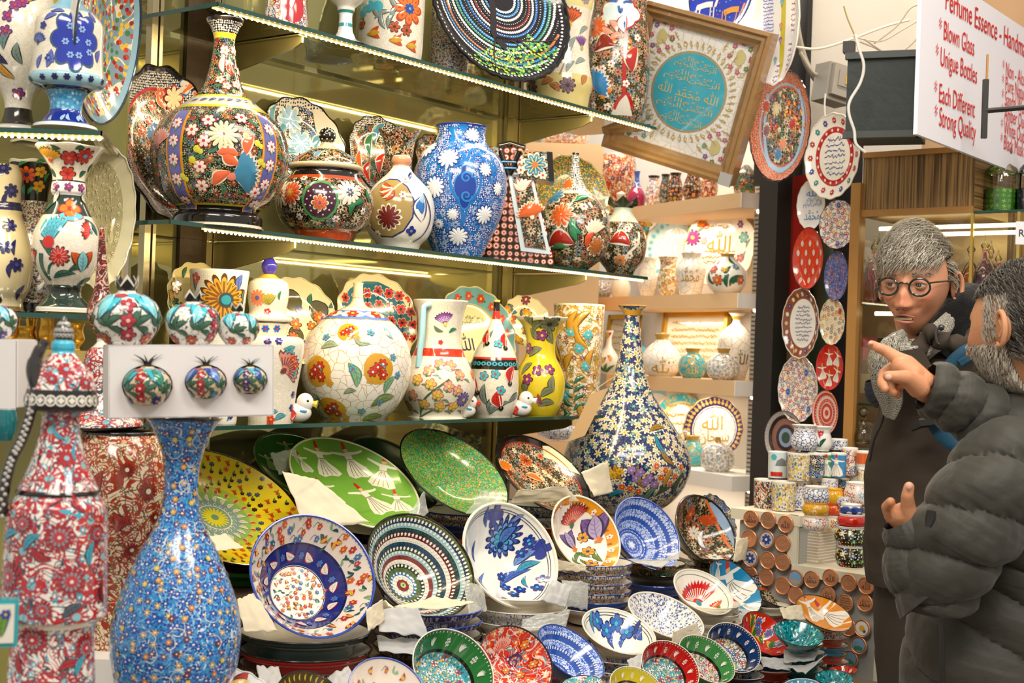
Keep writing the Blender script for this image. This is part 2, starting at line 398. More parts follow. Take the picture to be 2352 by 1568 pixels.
 def scribble(s,c,W,H,n,col,seed=1,h=2,w=None):
  """rows of small cursive script, illegible at this size in the photo"""
  g=random.Random(seed);w=w or H*.1/n*2
  for j in range(n):
   y=H/2-H*(j+.5)/n;half=W/2*sqrt(max(.1,1-(1.6*y/max(H,1e-6))**2));x=-half
   while x<half:
    l=g.uniform(.5,1.4)*H/n;pts=[(x,y+g.uniform(-.1,.1)*H/n),(x+l*.35,y+g.uniform(-.3,.42)*H/n),(x+l*.7,y+g.uniform(-.3,.1)*H/n),(x+l,y+g.uniform(-.1,.3)*H/n)]
    s.stroke(c,pts,w,col,h);x+=l*1.12
    if g.random()<.4:s.stroke(c,[(x-l*.3,y+.38*H/n),(x-l*.2,y+.42*H/n)],w,col,h,sm=False)
 def dervish(s,c,ang,H,sk='f3efe3',hat='c8241f',ln='6b5a45',h=1):
  Cc,Ss=cos(ang),sin(ang)
  def T(p):return[(x*H*Cc-y*H*Ss,x*H*Ss+y*H*Cc)for x,y in p]
  s.poly(c,T([(-.07,.08),(.07,.08),(.28,-.22),(.33,-.42),(.18,-.5),(0,-.46),(-.2,-.5),(-.32,-.4),(-.25,-.2)]),sk,h)
  s.poly(c,T([(-.08,.05),(-.1,.26),(.1,.26),(.08,.05)]),sk,h)
  for sg,q in((-1,1),(1,.6)):s.stroke(c,T([(sg*.08,.22),(sg*.26,.2*q+.08),(sg*.4,.26*q+.06)]),H*.08,sk,h,.4)
  s.disc(c,H*.06,'e0b08c',h+1,8,*T([(0,.31)])[0]);s.poly(c,T([(-.05,.35),(.05,.35),(.03,.52),(-.03,.52)]),hat,h+2)
  for x in(-.2,-.08,.05,.18):s.stroke(c,T([(x*.2,.04),(x,-.44)]),H*.012,ln,h+1,sm=False)
  s.stroke(c,T([(-.08,.07),(.08,.07)]),H*.015,ln,h+1,sm=False)
class Off:
 def __init__(s,S,e):s.S,s.e=S,e
 def m(s,c,dx,dy,o):return s.S.m(c,dx+s.e[0],dy+s.e[1],o)
_gl={}
def glyphs(body):
 if body in _gl:return _gl[body]
 f=bpy.data.curves.new('t','FONT');f.body=body;f.size=1;f.resolution_u=3
 o=bpy.data.objects.new('t',f);COL.objects.link(o);dg=bpy.context.evaluated_depsgraph_get();m=o.evaluated_get(dg).to_mesh()
 vs=[(v.co.x,v.co.y)for v in m.vertices];fs=[tuple(p.vertices)for p in m.polygons];o.evaluated_get(dg).to_mesh_clear()
 bpy.data.objects.remove(o);bpy.data.curves.remove(f)
 x0=min(v[0]for v in vs);y0=min(v[1]for v in vs);vs=[(x-x0,y-y0)for x,y in vs]
 _gl[body]=(vs,fs,max(v[0]for v in vs),max(v[1]for v in vs));return _gl[body]
ALLAH,MUH,BISM='\ufdf2','\ufdf4','\ufdfd'
SUBHAN='\ufefa' and '\ufdf2 \ufee5\ufe8e\ufea4\ufe92\ufeb3'
# ------------------------------------------------------------------ shelf frame
def ray(px,py):return(P(px,py,1)-CAM)
dS=ray(3600,890);dS.z=0;dS.normalize();nS=Vector((-dS.y,dS.x,0))
A0=P(500,4,3.0);ZT=A0.z;A0.z=0
def on_shelf(px,z,v):
 lo,hi=-2.5,4.5
 for _ in range(50):
  s=(lo+hi)/2;p=A0+dS*s+nS*v;p.z=z
  if p.y<.3 or proj(p)[0]<px:lo=s
  else:hi=s
 return p
def zfit(px,py):
 p=on_shelf(px,1.5,0);return P(px,py,p.y).z
ZM=zfit(462,513);ZB=zfit(490,979)
def shelfD(px,v=0):return on_shelf(px,1.5,v).y
# ------------------------------------------------------------------ vase and dish builders
def place(ax,by,D=None,sh=None):
 if sh:p=on_shelf(ax,sh[0],sh[1]);return p,proj(p)
 p=P(ax,by,D);return p,(ax,by)
def vase(name,label,cat,ax,by,prof,segs,mats=GL,D=None,sh=None,deco=None,group=None,relief=0.,cuts=None,sub=4,N=56,scal=None,sy=1.0,top='open',yaw=0,bottom=True,lean=None):
 p,(qx,qy)=place(ax,by,D,sh);D=p.y;k=D/F
 if sh:prof=[(qy,prof[0][1])]+[q for q in prof[1:]if q[0]<qy-1.5];by=qy
 pr=[(hw*k,(by-py)*k)for py,hw in prof]
 if bottom:pr=[(.002,pr[0][1]+.0005)]+[(pr[0][0]*.97,pr[0][1])]+pr
 ztop=pr[-1][1]
 if top=='open':
  r=pr[-1][0];zi=ztop-.03;ro=min([a for a,z in pr if z>zi-.004 and z<ztop]+[r])
  pr+=[(r*.93,ztop+.001),(min(r*.86,ro*.95+(r-ro)*.6),ztop-.003),(min(r*.8,ro*.86),zi)]
 elif top=='close':pr+=[(pr[-1][0]*.6,ztop+.001),(.001,ztop+.001)]
 S=Lathe(pr,sub,1,sy,scal);S.k,S.ax,S.by=k,ax,by
 sg=[((by-py)*k,c)for py,c in segs];M=faceM(p,yaw)
 if lean:M=M@Matrix.Rotation(lean,4,'Y')
 if cuts:
  root=thing(name,label,cat,M,group);mbs=[]
  lim=[((by-py)*k,n)for n,py in cuts]
  full=MB();S.mesh(full,sg,N)
  cnt=len(S.p);bl=[MB()for _ in lim]
# split rings between parts
  zz=[q[1]for q in S.p]
  def which(i):
   zm=(zz[i]+zz[i+1])/2
   for j,(zt,_)in enumerate(lim):
    if zm<=zt:return j
   return len(lim)-1
  peak=max(range(cnt),key=lambda i:zz[i])
  for j in range(len(lim)):
   b=bl[j];mp={}
   for i in range(cnt-1):
    jj=which(i)
    if jj!=j:continue
    for fi in range(i*N,i*N+N):
     q=[]
     for vi in full.Fc[fi]:
      if vi not in mp:mp[vi]=b.v(full.V[vi])
      q.append(mp[vi])
     b.Fc.append(tuple(q));b.C.append(full.C[fi]);b.M.append(full.M[fi]);b.U.append(full.U[fi])
  def pick(c):
   z=S.rz(c[1])[1]
   for j,(zt,_)in enumerate(lim):
    if z<=zt:return bl[j]
   return bl[-1]
  if deco:deco(Paint(pick,S,relief),S)
  for(zt,n),b in zip(lim,bl):
   if b.Fc:o=b.build(n,mats);o.parent=root
  root['k']=k;return root,S,k
 b=MB();S.mesh(b,sg,N)
 if deco:deco(Paint(b,S,relief),S)
 o=b.build(name,mats,M=M);tag(o,label,cat,group);return o,S,k
def kid(root,name,b,mats):
 o=b.build(name,mats);o.parent=root;return o
def dish(name,label,cat,cx,cy,dia,asp,phi,D,dep=.3,segs=((1,'f4efe4'),),outer='f0ebe0',rim='f0ebe0',rw=.03,flat=.45,pw=1.5,deco=None,scal=None,oval=1,group=None,relief=0.,mats=GL,foot=.5,n=None,N=56,upv=None,K=16,omat=0,th=.03,ospin=0):
 w=ray(cx,cy).normalized();rr=(CR-w*CR.dot(w)).normalized();uu=rr.cross(w).normalized()
 if n is None:
  q=sqrt(max(0,1-asp*asp));n=-w*asp+(rr*sin(R_(phi))+uu*cos(R_(phi)))*q
 n=Vector(n).normalized();y=(upv or uu);y=(y-n*y.dot(n)).normalized();x=y.cross(n)
 k=D/F;R=dia/2*k;H=dep*R
 def zf(r):t=r/R;return 0 if t<=flat else H*((t-flat)/(1-flat))**pw
 S=Disk(zf,R,oval,(scal[0],scal[1])if scal else None);S.cx,S.cy,S.k=cx,cy,k
 S.J=(x.dot(rr)*oval,y.dot(rr),x.dot(uu)*oval,y.dot(uu));nz=(n.dot(rr),n.dot(uu))
 at0=S.at
 def at(px,py):
  q=at0(px,py)
  for _ in range(16):
   dz=zf(min(R,sqrt(q[0]**2+q[1]**2)))-H;q2=at0(px-nz[0]*dz/k,py+nz[1]*dz/k);q=(q[0]*.6+q2[0]*.4,q[1]*.6+q2[1]*.4)
  return q
 S.at=at
 b=MB();t=th*R;rings=[]
 for i in range(K+1):
  r=R*.985*max(i/K,.002);rings.append((r,zf(r),'i',r/R))
 for i in range(8):
  u=1-i/7;r=R*(foot+(1-foot)*u);z=zf(max(r-t*.3,0))-t*(1.0 if i else.25)if u>.01 else-t
  rings.append((r+(t*.25 if i else 0),z,'o',1))
 rings+=[(R*foot,-t-R*.05,'o',1),(R*foot*.9,-t-R*.05,'o',1),(R*foot*.85,-t,'o',1),(R*.01,-t,'o',1)]
 sc=(scal[0],scal[1])if scal else None
 for r,z,_,f in rings:
  for i in range(N):
   a=2*pi*i/N;X,Y,Z=S.warp(r*cos(a),r*sin(a),z);b.V.append((X,Y,Z))
 for j in range(len(rings)-1):
  inner=rings[j+1][2]=='i';fm=(rings[j][3]+rings[j+1][3])/2
  col=outer;mi=omat
  if inner:
   for ft,cc in segs:
    if fm<=ft+.012:col=cc;break
   mi=0
  if isinstance(col,tuple)and isinstance(col[0],int)and isinstance(col[1],str):mi,col=col
  for i in range(N):
   i2=(i+1)%N;q=(j*N+i,j*N+i2,(j+1)*N+i2,(j+1)*N+i)
   if inner:uv=[(b.V[v][0],b.V[v][1])for v in q]
   else:a0,a1=2*pi*i/N*R,2*pi*(i+1)/N*R;uv=[(a0,rings[j][0]),(a1,rings[j][0]),(a1,rings[j+1][0]),(a0,rings[j+1][0])]
   b.f(q,col,mi,uv)
 if deco:deco(Paint(b,S,relief),S)
 loc=P(cx,cy,D)-n*H;M=frameM(loc,x,y,n)
 o=b.build(name,mats,M=M);tag(o,label,cat,group)
 if rim:
  rb=MB();rr_=R*rw
  rb.grid(lambda u,v:(lambda X,Y,Z:(X,Y,Z))(*S.warp((R+rr_*.5*cos(2*pi*v))*cos(2*pi*u),(R+rr_*.5*cos(2*pi*v))*sin(2*pi*u),H+rr_*.45*sin(2*pi*v))),N*2 if scal else N,6,rim,0,cu=False)
  kid(o,'rim',rb,GL)
 return o,S,R
def ring(pt,R,rho,n,fn,rot=0):
 for i in range(n):
  a=2*pi*i/n+rot;fn((rho*R*cos(a),rho*R*sin(a)),a,i)
def circ(pt,R,rho,w,col,h=1):
 r=rho*R;S=pt.S;n=72;pr=None
 b=pt.B((0,0))
 for i in range(n+1):
  a=2*pi*i/n;v=[b.v(S.m((0,0),(r+dr)*cos(a),(r+dr)*sin(a),h*LAY))for dr in(-w*R/2,w*R/2)]
  if pr:b.f((pr[0],pr[1],v[1],v[0]),col)
  pr=v
def beads(pt,R,rho,n,r,col,h=2):ring(pt,R,rho,n,lambda c,a,i:pt.disc(c,r*R,col,h,6))
def scatter(pt,R,n,r0,r1,fn,seed=1,gap=.1):
 g=random.Random(seed);got=[]
 for _ in range(n*12):
  a=g.uniform(0,6.283);r=R*sqrt(g.uniform(r0*r0,r1*r1));c=(r*cos(a),r*sin(a))
  if all((c[0]-q[0])**2+(c[1]-q[1])**2>(gap*R)**2 for q in got):
   got.append(c);fn(c,g,len(got))
   if len(got)>=n:break
def scat_l(pt,S,n,py0,py1,fn,seed=1,gap=12,half=1.9):
 """scatter motifs over the seen side of a vase between two photo rows"""
 g=random.Random(seed);got=[];s0,s1=S.sz((S.by-py1)*S.k),S.sz((S.by-py0)*S.k);gp=gap*S.k
 for _ in range(n*12):
  q=g.uniform(s0,s1);th=g.uniform(-half,half);r=S.rz(q)[0]
  if all((th*r-t2*r)**2+(q-q2)**2>gp*gp for t2,q2 in got):
   got.append((th,q));fn((th,q),g,len(got))
   if len(got)>=n:break
def band(pt,S,py,n,fn,half=None):
 q=S.sz((S.by-py)*S.k)
 for i in range(n):fn((-pi+2*pi*(i+.5)/n,q),i)
# ------------------------------------------------------------------ painted patterns
WH='f1ece0';CREAM='efe2bd'
F_daisy=fill('daisy_field_glaze','2a2a5a',[('d',150,0,.3,['3f7d6b','2f56a8','5a5f98'],None,None),('f',34,6,.5,['f4efdc','f4efdc','e9dfb0'],'e2b13a','141433',.8),('f',44,6,.34,['f4efdc','e9e4cc','2f9ab0'],'e2b13a','141433',.9)])
F_blue=fill('blue_floral_glaze','2a86c8',[('s',45,.018,'dfe6ea',.5,1.5),('d',170,0,.38,['1f4fae','1b3f96','3f9fdc','2454b4','5fb6e4'],None,None),('f',62,6,.36,['1d3fa0','2450b8','7b3550','e0b45a','1d3fa0','2450b8'],'f1e7c8','15307c')],bump=.6)
F_red=fill('red_vine_glaze','efe6dc',[('s',30,.035,'2d4a56',.56,1.6),('s',38,.07,'b4262e',.47,1.8),('s',30,.02,'36a6bd',.62,1.4),('f',20,11,.36,['a81f2a','b92c35','c0392b'],'7fb9c0',None),('f',55,6,.32,['b4202c','9c1c2c','36a6bd'],'f0e6dc',None),('e',34,.018,'4b5560')],bump=.5)
F_rust=fill('rust_vine_glaze','e9d9b6',[('s',30,.075,'a8341c',.48,1.8),('s',36,.025,'7d5a2a',.57,1.5),('f',24,11,.36,['a32c1a','b6401f'],'d9b98e',None),('f',58,6,.32,['a32c1a','8c5a24'],'e6d2ae',None),('e',36,.02,'5a4430')],bump=.5)
F_black=fill('black_relief_glaze','1b1714',[('d',210,0,.33,['b79a5a','6d7f4f','c9b78a'],None,None),('s',26,.03,'3f7a58',.5,1.5),('f',48,6,.38,['c8582a','cfc4a4','a83228','c88a3a','4a7898','cfc4a4'],'8a3026',None),('f',30,8,.26,['c0683a','b8ac8c','5a4470','a03028'],'d0b060','0f0c0a')],bump=.8)
F_blackw=fill('black_white_relief_glaze','17140f',[('d',240,0,.34,['e9e2cf','c9b78a','e9e2cf'],None,None),('s',30,.035,'4a7fb4',.48,1.6),('f',44,7,.36,['5f9cc4','efe7d2','efe7d2','2f3f7e'],'c23a2a',None)],bump=.8)
F_bead=fill('white_bead_glaze','1f1c2a',[('d',190,0,.46,['eee8da','eee8da','d9d2c2'],None,None,.35)],bump=1)
F_bluebead=fill('blue_bead_glaze','1f3f9c',[('d',170,0,.4,['e6ebf4','b9cdea','e6ebf4'],None,None,.5),('s',22,.05,'1d78c4',.5,1.4),('f',30,10,.36,['c8d4e4','b8c8e0','5f94cc'],'2a58b8','1f3f9c')],bump=.9)
F_crack=fill('gold_crackle_glaze','f0ebe1',[('e',42,.03,'c9a45a')],bump=.2)
F_ivory=fill('ivory_relief_glaze','f2ead8',[('s',90,.06,'e6dcc4',.5,2)],bump=.9)
F_ivbead=fill('ivory_bead_glaze','ece3cc',[('d',230,0,.45,['f7f2e6'],None,None,.3)],bump=.7)
F_vine=fill('small_vine_glaze','f0e8d8',[('s',60,.03,'4a5a48',.5,1.6),('f',95,5,.38,['b8332c','2d4a8c','e09a2e','3a6a58','7a3f6a'],None,None),('d',190,0,.3,['2f4a7a','3a6a58','b8332c'],None,None)])
F_green=fill('green_speck_glaze','3d8a3e',[('d',260,0,.42,['5fb04e','2e6b3a','79c05a','4b9a56'],None,None),('s',120,.02,'8fd070',.5,1.5),('f',100,4,.3,['e8883a','e8883a','5a4a9a','d94a2a'],None,None,1)],bump=.9)
F_yell=fill('yellow_speck_glaze','5b6b2e',[('d',230,0,.46,['e0a02c','3a6a58','d96a24','e8c64a','2d5a7a'],None,None,.6)],bump=.9)
F_mos=fill('mosaic_glaze','efe8dc',[('e',50,.05,'c03a30'),('f',70,6,.42,['3a5fae','c8342e','5aa4b8','e8b84a','4a3f78'],'f3ecdc','8c3a34')],bump=.4)
F_bw=fill('blue_sprig_glaze','f0ede4',[('s',55,.022,'3b4a8a',.5,1.7),('f',110,5,.34,['3b4fa0','2c3c86','5a78c0'],None,None)])
F_bwdash=fill('blue_dash_glaze','efede8',[('e',95,.09,'49579a'),('d',95,0,.2,['49579a'],None,None)])
F_orflor=fill('orange_relief_glaze','14110f',[('d',260,0,.3,['a88f55','5d6f3f'],None,None),('f',36,8,.42,['c85a2a','c87a3a','983028','d6caa8','44708c'],'2a2018','d6caa8'),('f',90,5,.3,['cfc4a0','c05f2c','3f6a48'],'983028',None)],bump=.9)
F_dark=fill('dark_vase_glaze','241c1a',[('f',70,6,.42,['d9642a','e6ddc6','b8342a','3a4f8a','d9a03a'],'e8c04a',None),('d',160,0,.3,['c9a04a','7a2a24'],None,None)],bump=.5)
F_teal=fill('teal_swirl_glaze','0e7f88',[('s',40,.03,'063f48',.5,2.2),('s',30,.03,'3fc4c4',.57,2.0),('d',90,0,.26,['0a4f58','bfe8e0'],None,None,.9)],bump=.7)
F_mixb=fill('busy_bowl_glaze','e9e6da',[('e',60,.06,'2f5f9a'),('f',60,6,.42,['d8c43a','c8362c','3a78b8','e07a2e'],'f2eee0','24407a'),('d',170,0,.28,['c8362c','2a5a8c','3f8a50'],None,None)],bump=.6)
F_multi=fill('aqua_scroll_glaze','4aa4b4',[('s',34,.035,'e0b84a',.5,1.8),('f',44,6,.36,['f0ece0','c83a2c','e8a03a','f0ece0'],'2a5a8c','1f5a6a'),('d',170,0,.3,['1f6f86','f0ece0'],None,None)],bump=.6)
F_redscr=fill('red_scroll_glaze','d2301c',[('s',34,.04,'f0dcc4',.5,1.9),('s',34,.02,'3fa4b4',.6,1.9),('f',50,6,.34,['e87a2c','f2e6d2','e8a83a','5a2a5a'],'f2e6d2',None)],bump=.6)
F_redlace=fill('red_lace_glaze','e6d9cc',[('s',50,.05,'b83a34',.5,1.8),('f',75,6,.4,['c8302c','4aa86a','f2ece0','4a9ac0'],'f2ece0','b0302c')],bump=.6)
F_blrings=fill('blue_lace_glaze','2e5fc0',[('f',85,6,.42,['dfe8f4','b9cdf0','dfe8f4'],'2e5fc0',None,.45),('s',120,.05,'c9d8f4',.5,1.5)],bump=.4)
F_gold=fill('gold_scroll_glaze','ece4d2',[('s',26,.07,'c08f2c',.48,1.9),('e',60,.03,'b9a684'),('f',34,7,.3,['c9962e','3f7a5a','6a2f5a','c9962e'],'e0c070','7a5a24')],bump=.9)
F_tq=fill('turquoise_gold_glaze','2fa7b8',[('s',26,.045,'d0a850',.5,1.7)],bump=.4)
F_pomp=fill('blue_gold_mosaic_glaze','e9e4da',[('e',60,.05,'b88f44'),('f',70,5,.38,['3f6fa8','4fa4b8','3a4f7a'],'e9e4da',None)],bump=.3)
F_purp=fill('purple_speck_glaze','5560a0',[('d',170,0,.42,['8a7aa8','3f4f9a','d08a5a','6f86c4'],None,None)],bump=.6)
F_yelp=fill('yellow_flower_glaze','efe2c0',[('f',70,6,.42,['e8b030','efe8d8','4a4f8a','d0592e'],'f2ece0','8a6a3a')],bump=.3)
F_cloth=fill('houndstooth_knit','b9b2a2',[('e',210,.15,'2b2a28')],rough=.9,bump=.3)
# ------------------------------------------------------------------ the setting
UP=Vector((0,0,1))
def slab(b,o,a,la,c,lc,z,th,col=(1,1,1),m=0):
 """plate with its top at z: from o, la along a and lc along c"""
 ctr=Vector((o[0],o[1],0))+a*(la/2)+c*(lc/2);ctr.z=z-th/2
 b.box(ctr,(la,lc,th),col,m,(a,c,UP))
def one(name,label,cat,b,mats,smooth=False,group=None,M=None):return tag(b.build(name,mats,smooth=smooth,M=M),label,cat,group)
def setp(name,b,mats):return struct(b.build(name,mats,smooth=False))
M_floor=pmat('stone_floor','8d8478',.5,var=.2,vs=3)
b=MB();b.box((1,3,-.05),(12,12,.1));setp('floor',b,M_floor)
M_wallc=pmat('cream_plaster','d8c8ac',.8,var=.06,vs=3)
b=MB();b.box((0,7.6,2.2),(12,.1,4.4));setp('wall_back',b,M_wallc)
M_olive=pmat('olive_paint','97904a',.35,coat=.3,var=.1,vs=4)
C0=P(235,300,2.526);Z1=C0.z;C0.z=0
aL=Vector((-1,0,0));cL=Vector((-.17,.985,0))
b=MB();o=C0+cL*.44;b.box(o+aL*.6+UP*1.9,(1.2,.012,2.9),ax=(aL,Vector((0,1,0)),UP));setp('wall_left',b,M_olive)
def SP(s,v,z):q=A0+dS*s+nS*v;q.z=z;return q
s_of=lambda px,v=0:(on_shelf(px,1.5,v)-A0).dot(dS)
sR=s_of(1165,.31);sL=s_of(292,.335)
M_mir=pmat('olive_mirror','a8a26c',.035,metal=.7)
b=MB();b.box(SP((sL+sR)/2,.335,1.95),(sR-sL,.01,2.1),ax=(dS,nS,UP));one('wall_mirror','tall olive tinted mirror behind the glass shelves','mirror',b,M_mir)
M_alu=pmat('brushed_aluminium','b9ad86',.3,metal=.9,bump=(60,.1));M_aluw=pmat('pale_upright','c9c4ba',.4,metal=.4)
M_dkbr=pmat('speckled_brown_panel','4a3a22',.6,var=.4,vs=60)
def post(px,v,w,z0,z1,label,strip=None,D=None):
 p=on_shelf(px,1.5,v);b=MB();p.z=(z0+z1)/2
 r=thing('shelf_upright',label,'post',Matrix.Translation((p.x,p.y,z0)));h=z1-z0
 for dx in(-.38,0,.38):b.box(dS*(w*dx)+UP*(h/2),(w*.3,.02 if dx else.012,h),ax=(dS,nS,UP))
 kid(r,'channel',b,M_alu)
 if strip:
  b=MB();b.box(dS*strip[0]+UP*(h/2)+nS*.012,(strip[1],.01,h),ax=(dS,nS,UP));kid(r,'back_strip',b,M_dkbr)
 return r
post(1165,.30,.045,.95,3.0,'brushed metal upright at the open end of the mirror')
post(472,.31,.03,.95,3.0,'metal upright beside the speckled brown strip behind the tall-necked vase',(-.045,.075))
post(330,.27,.03,.95,3.0,'thin metal upright at the corner between the two shelf units')
# glass shelves
M_gl=thin_glass('clear_glass','d9e2d2',.01,1.6,(1,.97,.88));M_edge=pmat('glass_edge','1f4a40',.12,coat=.5)
M_led=pmat('led_diode','fff2d0',.4,emit='fff0cc',es=14);M_strip=pmat('led_tape','f2dc9a',.5,emit='ffd67a',es=.9)
def glass_shelf(name,label,o,a,la,c,lc,z,led=None,dots=True):
 r=thing(name,label,'shelf',Matrix.Translation((o.x,o.y,z)));q=Vector((0,0,0));th=.009
 b=MB();slab(b,q+a*.003+c*.003,a,la-.006,c,lc-.006,0,th);kid(r,'pane',b,M_gl)
 for e,n_ in((0,'front_edge'),(lc-.003,'back_edge')):b=MB();slab(b,q+c*e,a,la,c,.003,0,th);kid(r,n_,b,M_edge)
 for e in(0,la-.003):b=MB();slab(b,q+a*e,a,.003,c,lc,0,th);kid(r,'end_edge',b,M_edge)
 return r
def led(label,o,a,la,z,c,pitch=.0165,es=1,w=.01):
 r=thing('led_strip',label,'light strip',Matrix.Translation((o.x,o.y,z)))
 b=MB();slab(b,Vector((0,0,0)),a,la,c,w,0,.003);kid(r,'tape',b,M_strip)
 b=MB();n=int(la/pitch)
 for i in range(n):b.ball(a*((i+.5)*pitch)+c*(w*.4)-UP*.004-c*.003,(.0032,.0032,.0032),n=8,q=5)
 o2=kid(r,'diodes',b,M_led);o2['kind']='stuff'
 l=bpy.data.lights.new('led_strip_light','AREA');l.shape='RECTANGLE';l.size=la;l.size_y=w*.6;l.energy=3.2*la*es;l.color=(1,.8,.48)
 lo=bpy.data.objects.new('led_strip_light',l);COL.objects.link(lo)
 m=frameM(Vector(o)+a*(la/2)+c*(w/2)+UP*(z-.0045),a,(c*.9+UP*.45).normalized(),a.cross((c*.9+UP*.45).normalized()));
 zc=a.cross((c*.9+UP*.45).normalized())
 if zc.z<0:m=frameM(m.translation,-a,(c*.9+UP*.45).normalized(),-zc)
 lo.matrix_world=m
 return r
sE=s_of(1490);
glass_shelf('glass_shelf','glass shelf at the top with a bright row of diodes',SP(-.0,0,0),dS,sE,nS,.29,ZT)
led('row of bright diodes under the top glass shelf',SP(.0,.008,0),dS,sE-.01,ZT-.0095,nS)
sEm=s_of(1482);sSm=s_of(380)
glass_shelf('glass_shelf','middle glass shelf holding the tall-necked vase and the blue jar',SP(sSm,0,0),dS,sEm-sSm,nS,.29,ZM)
led('thin yellow light strip under the middle glass shelf',SP(s_of(462),.006,0),dS,sEm-s_of(462)-.01,ZM-.0095,nS,.012,.9,.006)
sEb=s_of(1392);sSb=s_of(440)
glass_shelf('glass_shelf','lowest glass shelf holding the round bottle and the white jug',SP(sSb,0,0),dS,sEb-sSb,nS,.29,ZB)
glass_shelf('glass_shelf','glass shelf in the corner under the blue footed vase',C0,aL,.75,cL,.42,Z1)
led('light strip under the corner shelf with the blue footed vase',C0+cL*.012,aL,.7,Z1-.0095,cL,.012,.5,.008)
Z2=P(150,722,2.62).z
glass_shelf('glass_shelf','glass shelf in the corner under the tulip painted vase',C0,aL,.75,cL,.42,Z2)
M_brk=pmat('khaki_bracket','8a8050',.35,metal=.5)
def bracket(px,z,label,v0=.3,L=.27,h=.075):
 p=on_shelf(px,1.5,v0);b=MB();t=.006
 pts=[(0,0),(L,0),(L,-.018),(L*.9,-.03),(0,-h)]
 ii=[[b.v(-nS*x+UP*y+dS*sg*t/2)for x,y in pts]for sg in(-1,1)]
 b.f(ii[0],m=0);b.f(ii[1][::-1])
 for i in range(5):j=(i+1)%5;b.f((ii[0][i],ii[1][i],ii[1][j],ii[0][j]))
 b.box(-nS*(L/2)-UP*.002,(.028,L,.003),ax=(dS,nS,UP))
 return one('shelf_bracket',label,'bracket',b,M_brk,M=Matrix.Translation((p.x,p.y,z)))
for z,nm in((ZT,'top'),(ZM,'middle')):
 bracket(1172,z-.0105,'olive metal bracket under the %s glass shelf at the mirror end'%nm);bracket(486,z-.0105,'olive metal bracket under the %s glass shelf by the tall-necked vase'%nm)
bracket(1150,ZB-.0105,'olive metal bracket under the lowest glass shelf');
# stepped counter carrying the bowls
M_cnt=pmat('counter_board','6b5a48',.6,var=.15)
TA,TB,TC=.95,.80,.70
for v0,v1,z,s0,s1,nm in((-.06,.32,TA,-.1,1.40,'upper'),(-.40,-.062,TB,-.12,1.66,'middle'),(-.98,-.402,TC,-.34,1.42,'lower')):
 b=MB();b.box(SP((s0+s1)/2,(v0+v1)/2,z/2),(s1-s0,v1-v0,z),ax=(dS,nS,UP));one('display_counter','plain brown %s step of the counter under the bowls'%nm,'counter',b,M_cnt,group='steps of the bowl counter')
# ------------------------------------------------------------------ second shop: wooden shelves
AR=P(1690,800,4.9);AR.z=0
dR=ray(-542,748);dR.z=0;dR.normalize();bR=Vector((dR.y,-dR.x,0)) # bR: into the wall, away to the right
def on_line(O,d,px,z=1.5,off=Vector((0,0,0)),lo=-3,hi=3):
 f=lambda s:proj((O+d*s+off)*1.0+UP*z)[0]
 inc=f(.1)>f(0)
 for _ in range(50):
  m=(lo+hi)/2
  if(f(m)<px)==inc:lo=m
  else:hi=m
 q=O+d*lo+off;q.z=z;return q
def RL(px,z=1.5,off=0):return on_line(AR,dR,px,z,bR*off,-1.4,1.8)
M_wood=pmat('pale_birch_board','dcb88a',.5,var=.06,vs=5);M_white=pmat('white_board','efeae2',.6)
ZR=[P(1690,y,4.9).z for y in(441,672,875,1094)]
for z,pxl,nm,mt in((ZR[0],1405,'under the dark vases',M_wood),(ZR[1],1335,'under the white crackle vases',M_wood),(ZR[2],1365,'under the white and turquoise bottles',M_wood),(ZR[3],1400,'under the patterned pomegranate',M_white)):
 a=RL(pxl,0);L=(a-AR).length;r=thing('wall_shelf','thick pale wood shelf '+nm,'shelf',Matrix.Translation((AR.x,AR.y,z)))
 b=MB();slab(b,Vector((0,0,0)),dR,L,bR,.3,0,.052);kid(r,'board',b,mt)
 b=MB();slab(b,-dR*.004,dR,.004,bR,.3,0,.052);kid(r,'end_panel',b,M_white)
 b=MB()
 for i in range(3):b.ball(dR*.03+bR*(.1+.04*i)-UP*.056,.007,n=8,q=5)
 kid(r,'spotlight',b,M_led)
 area('shelf_spotlight',(AR+dR*.5+bR*.12+UP*(z-.06)),(AR+dR*.5+bR*.1+UP*(z-1)),L*.8,.03,2.2,(1,.88,.7))
b=MB();b.box(AR+dR*.95+bR*.31+UP*1.9,(2.1,.02,2.4),ax=(dR,bR,UP));setp('wall_right',b,pmat('shop_back_panel','e9e3da',.6))
b=MB();q=RL(1735,1.6,.12);q.z=1.7
r=thing('perforated_upright','pale perforated metal upright beside the wooden shelves','post',Matrix.Translation((q.x,q.y,.75)))
b.box(UP*.85,(.03,.02,1.75),ax=(dR,bR,UP));kid(r,'channel',b,M_aluw)
b=MB()
for i in range(110):b.box(UP*(.03+.0155*i)-bR*.011-dR*.0,(.018,.002,.006),ax=(dR,bR,UP))
o=kid(r,'slot_row',b,pmat('slot_shadowed_hole','6a6258',.8));o['kind']='stuff'
M_blk=pmat('black_metal','16130f',.45,var=.2);M_red=pmat('red_board','b81e14',.5);M_brown=pmat('worn_plywood','a8804a',.7,var=.25,vs=10)
def upright(name,label,cat,px0,px1,y0,y1,mat,off=0,th=.02,lean=0):
 a,c=RL(px0,1.5,off),RL(px1,1.5,off);D=(a.y+c.y)/2;pm=(px0+px1)/2
 z0,z1=P(pm,y1,D).z,P(pm,y0,D).z;b=MB();w=(a-c).length;m=(a+c)/2
 b.box(UP*((z1-z0)/2),(w,th,z1-z0),ax=(dR,bR,UP));M=Matrix.Translation((m.x,m.y,z0))
 if lean:M=M@Matrix.Rotation(lean,4,bR)
 return one(name,label,cat,b,mat,M=M)
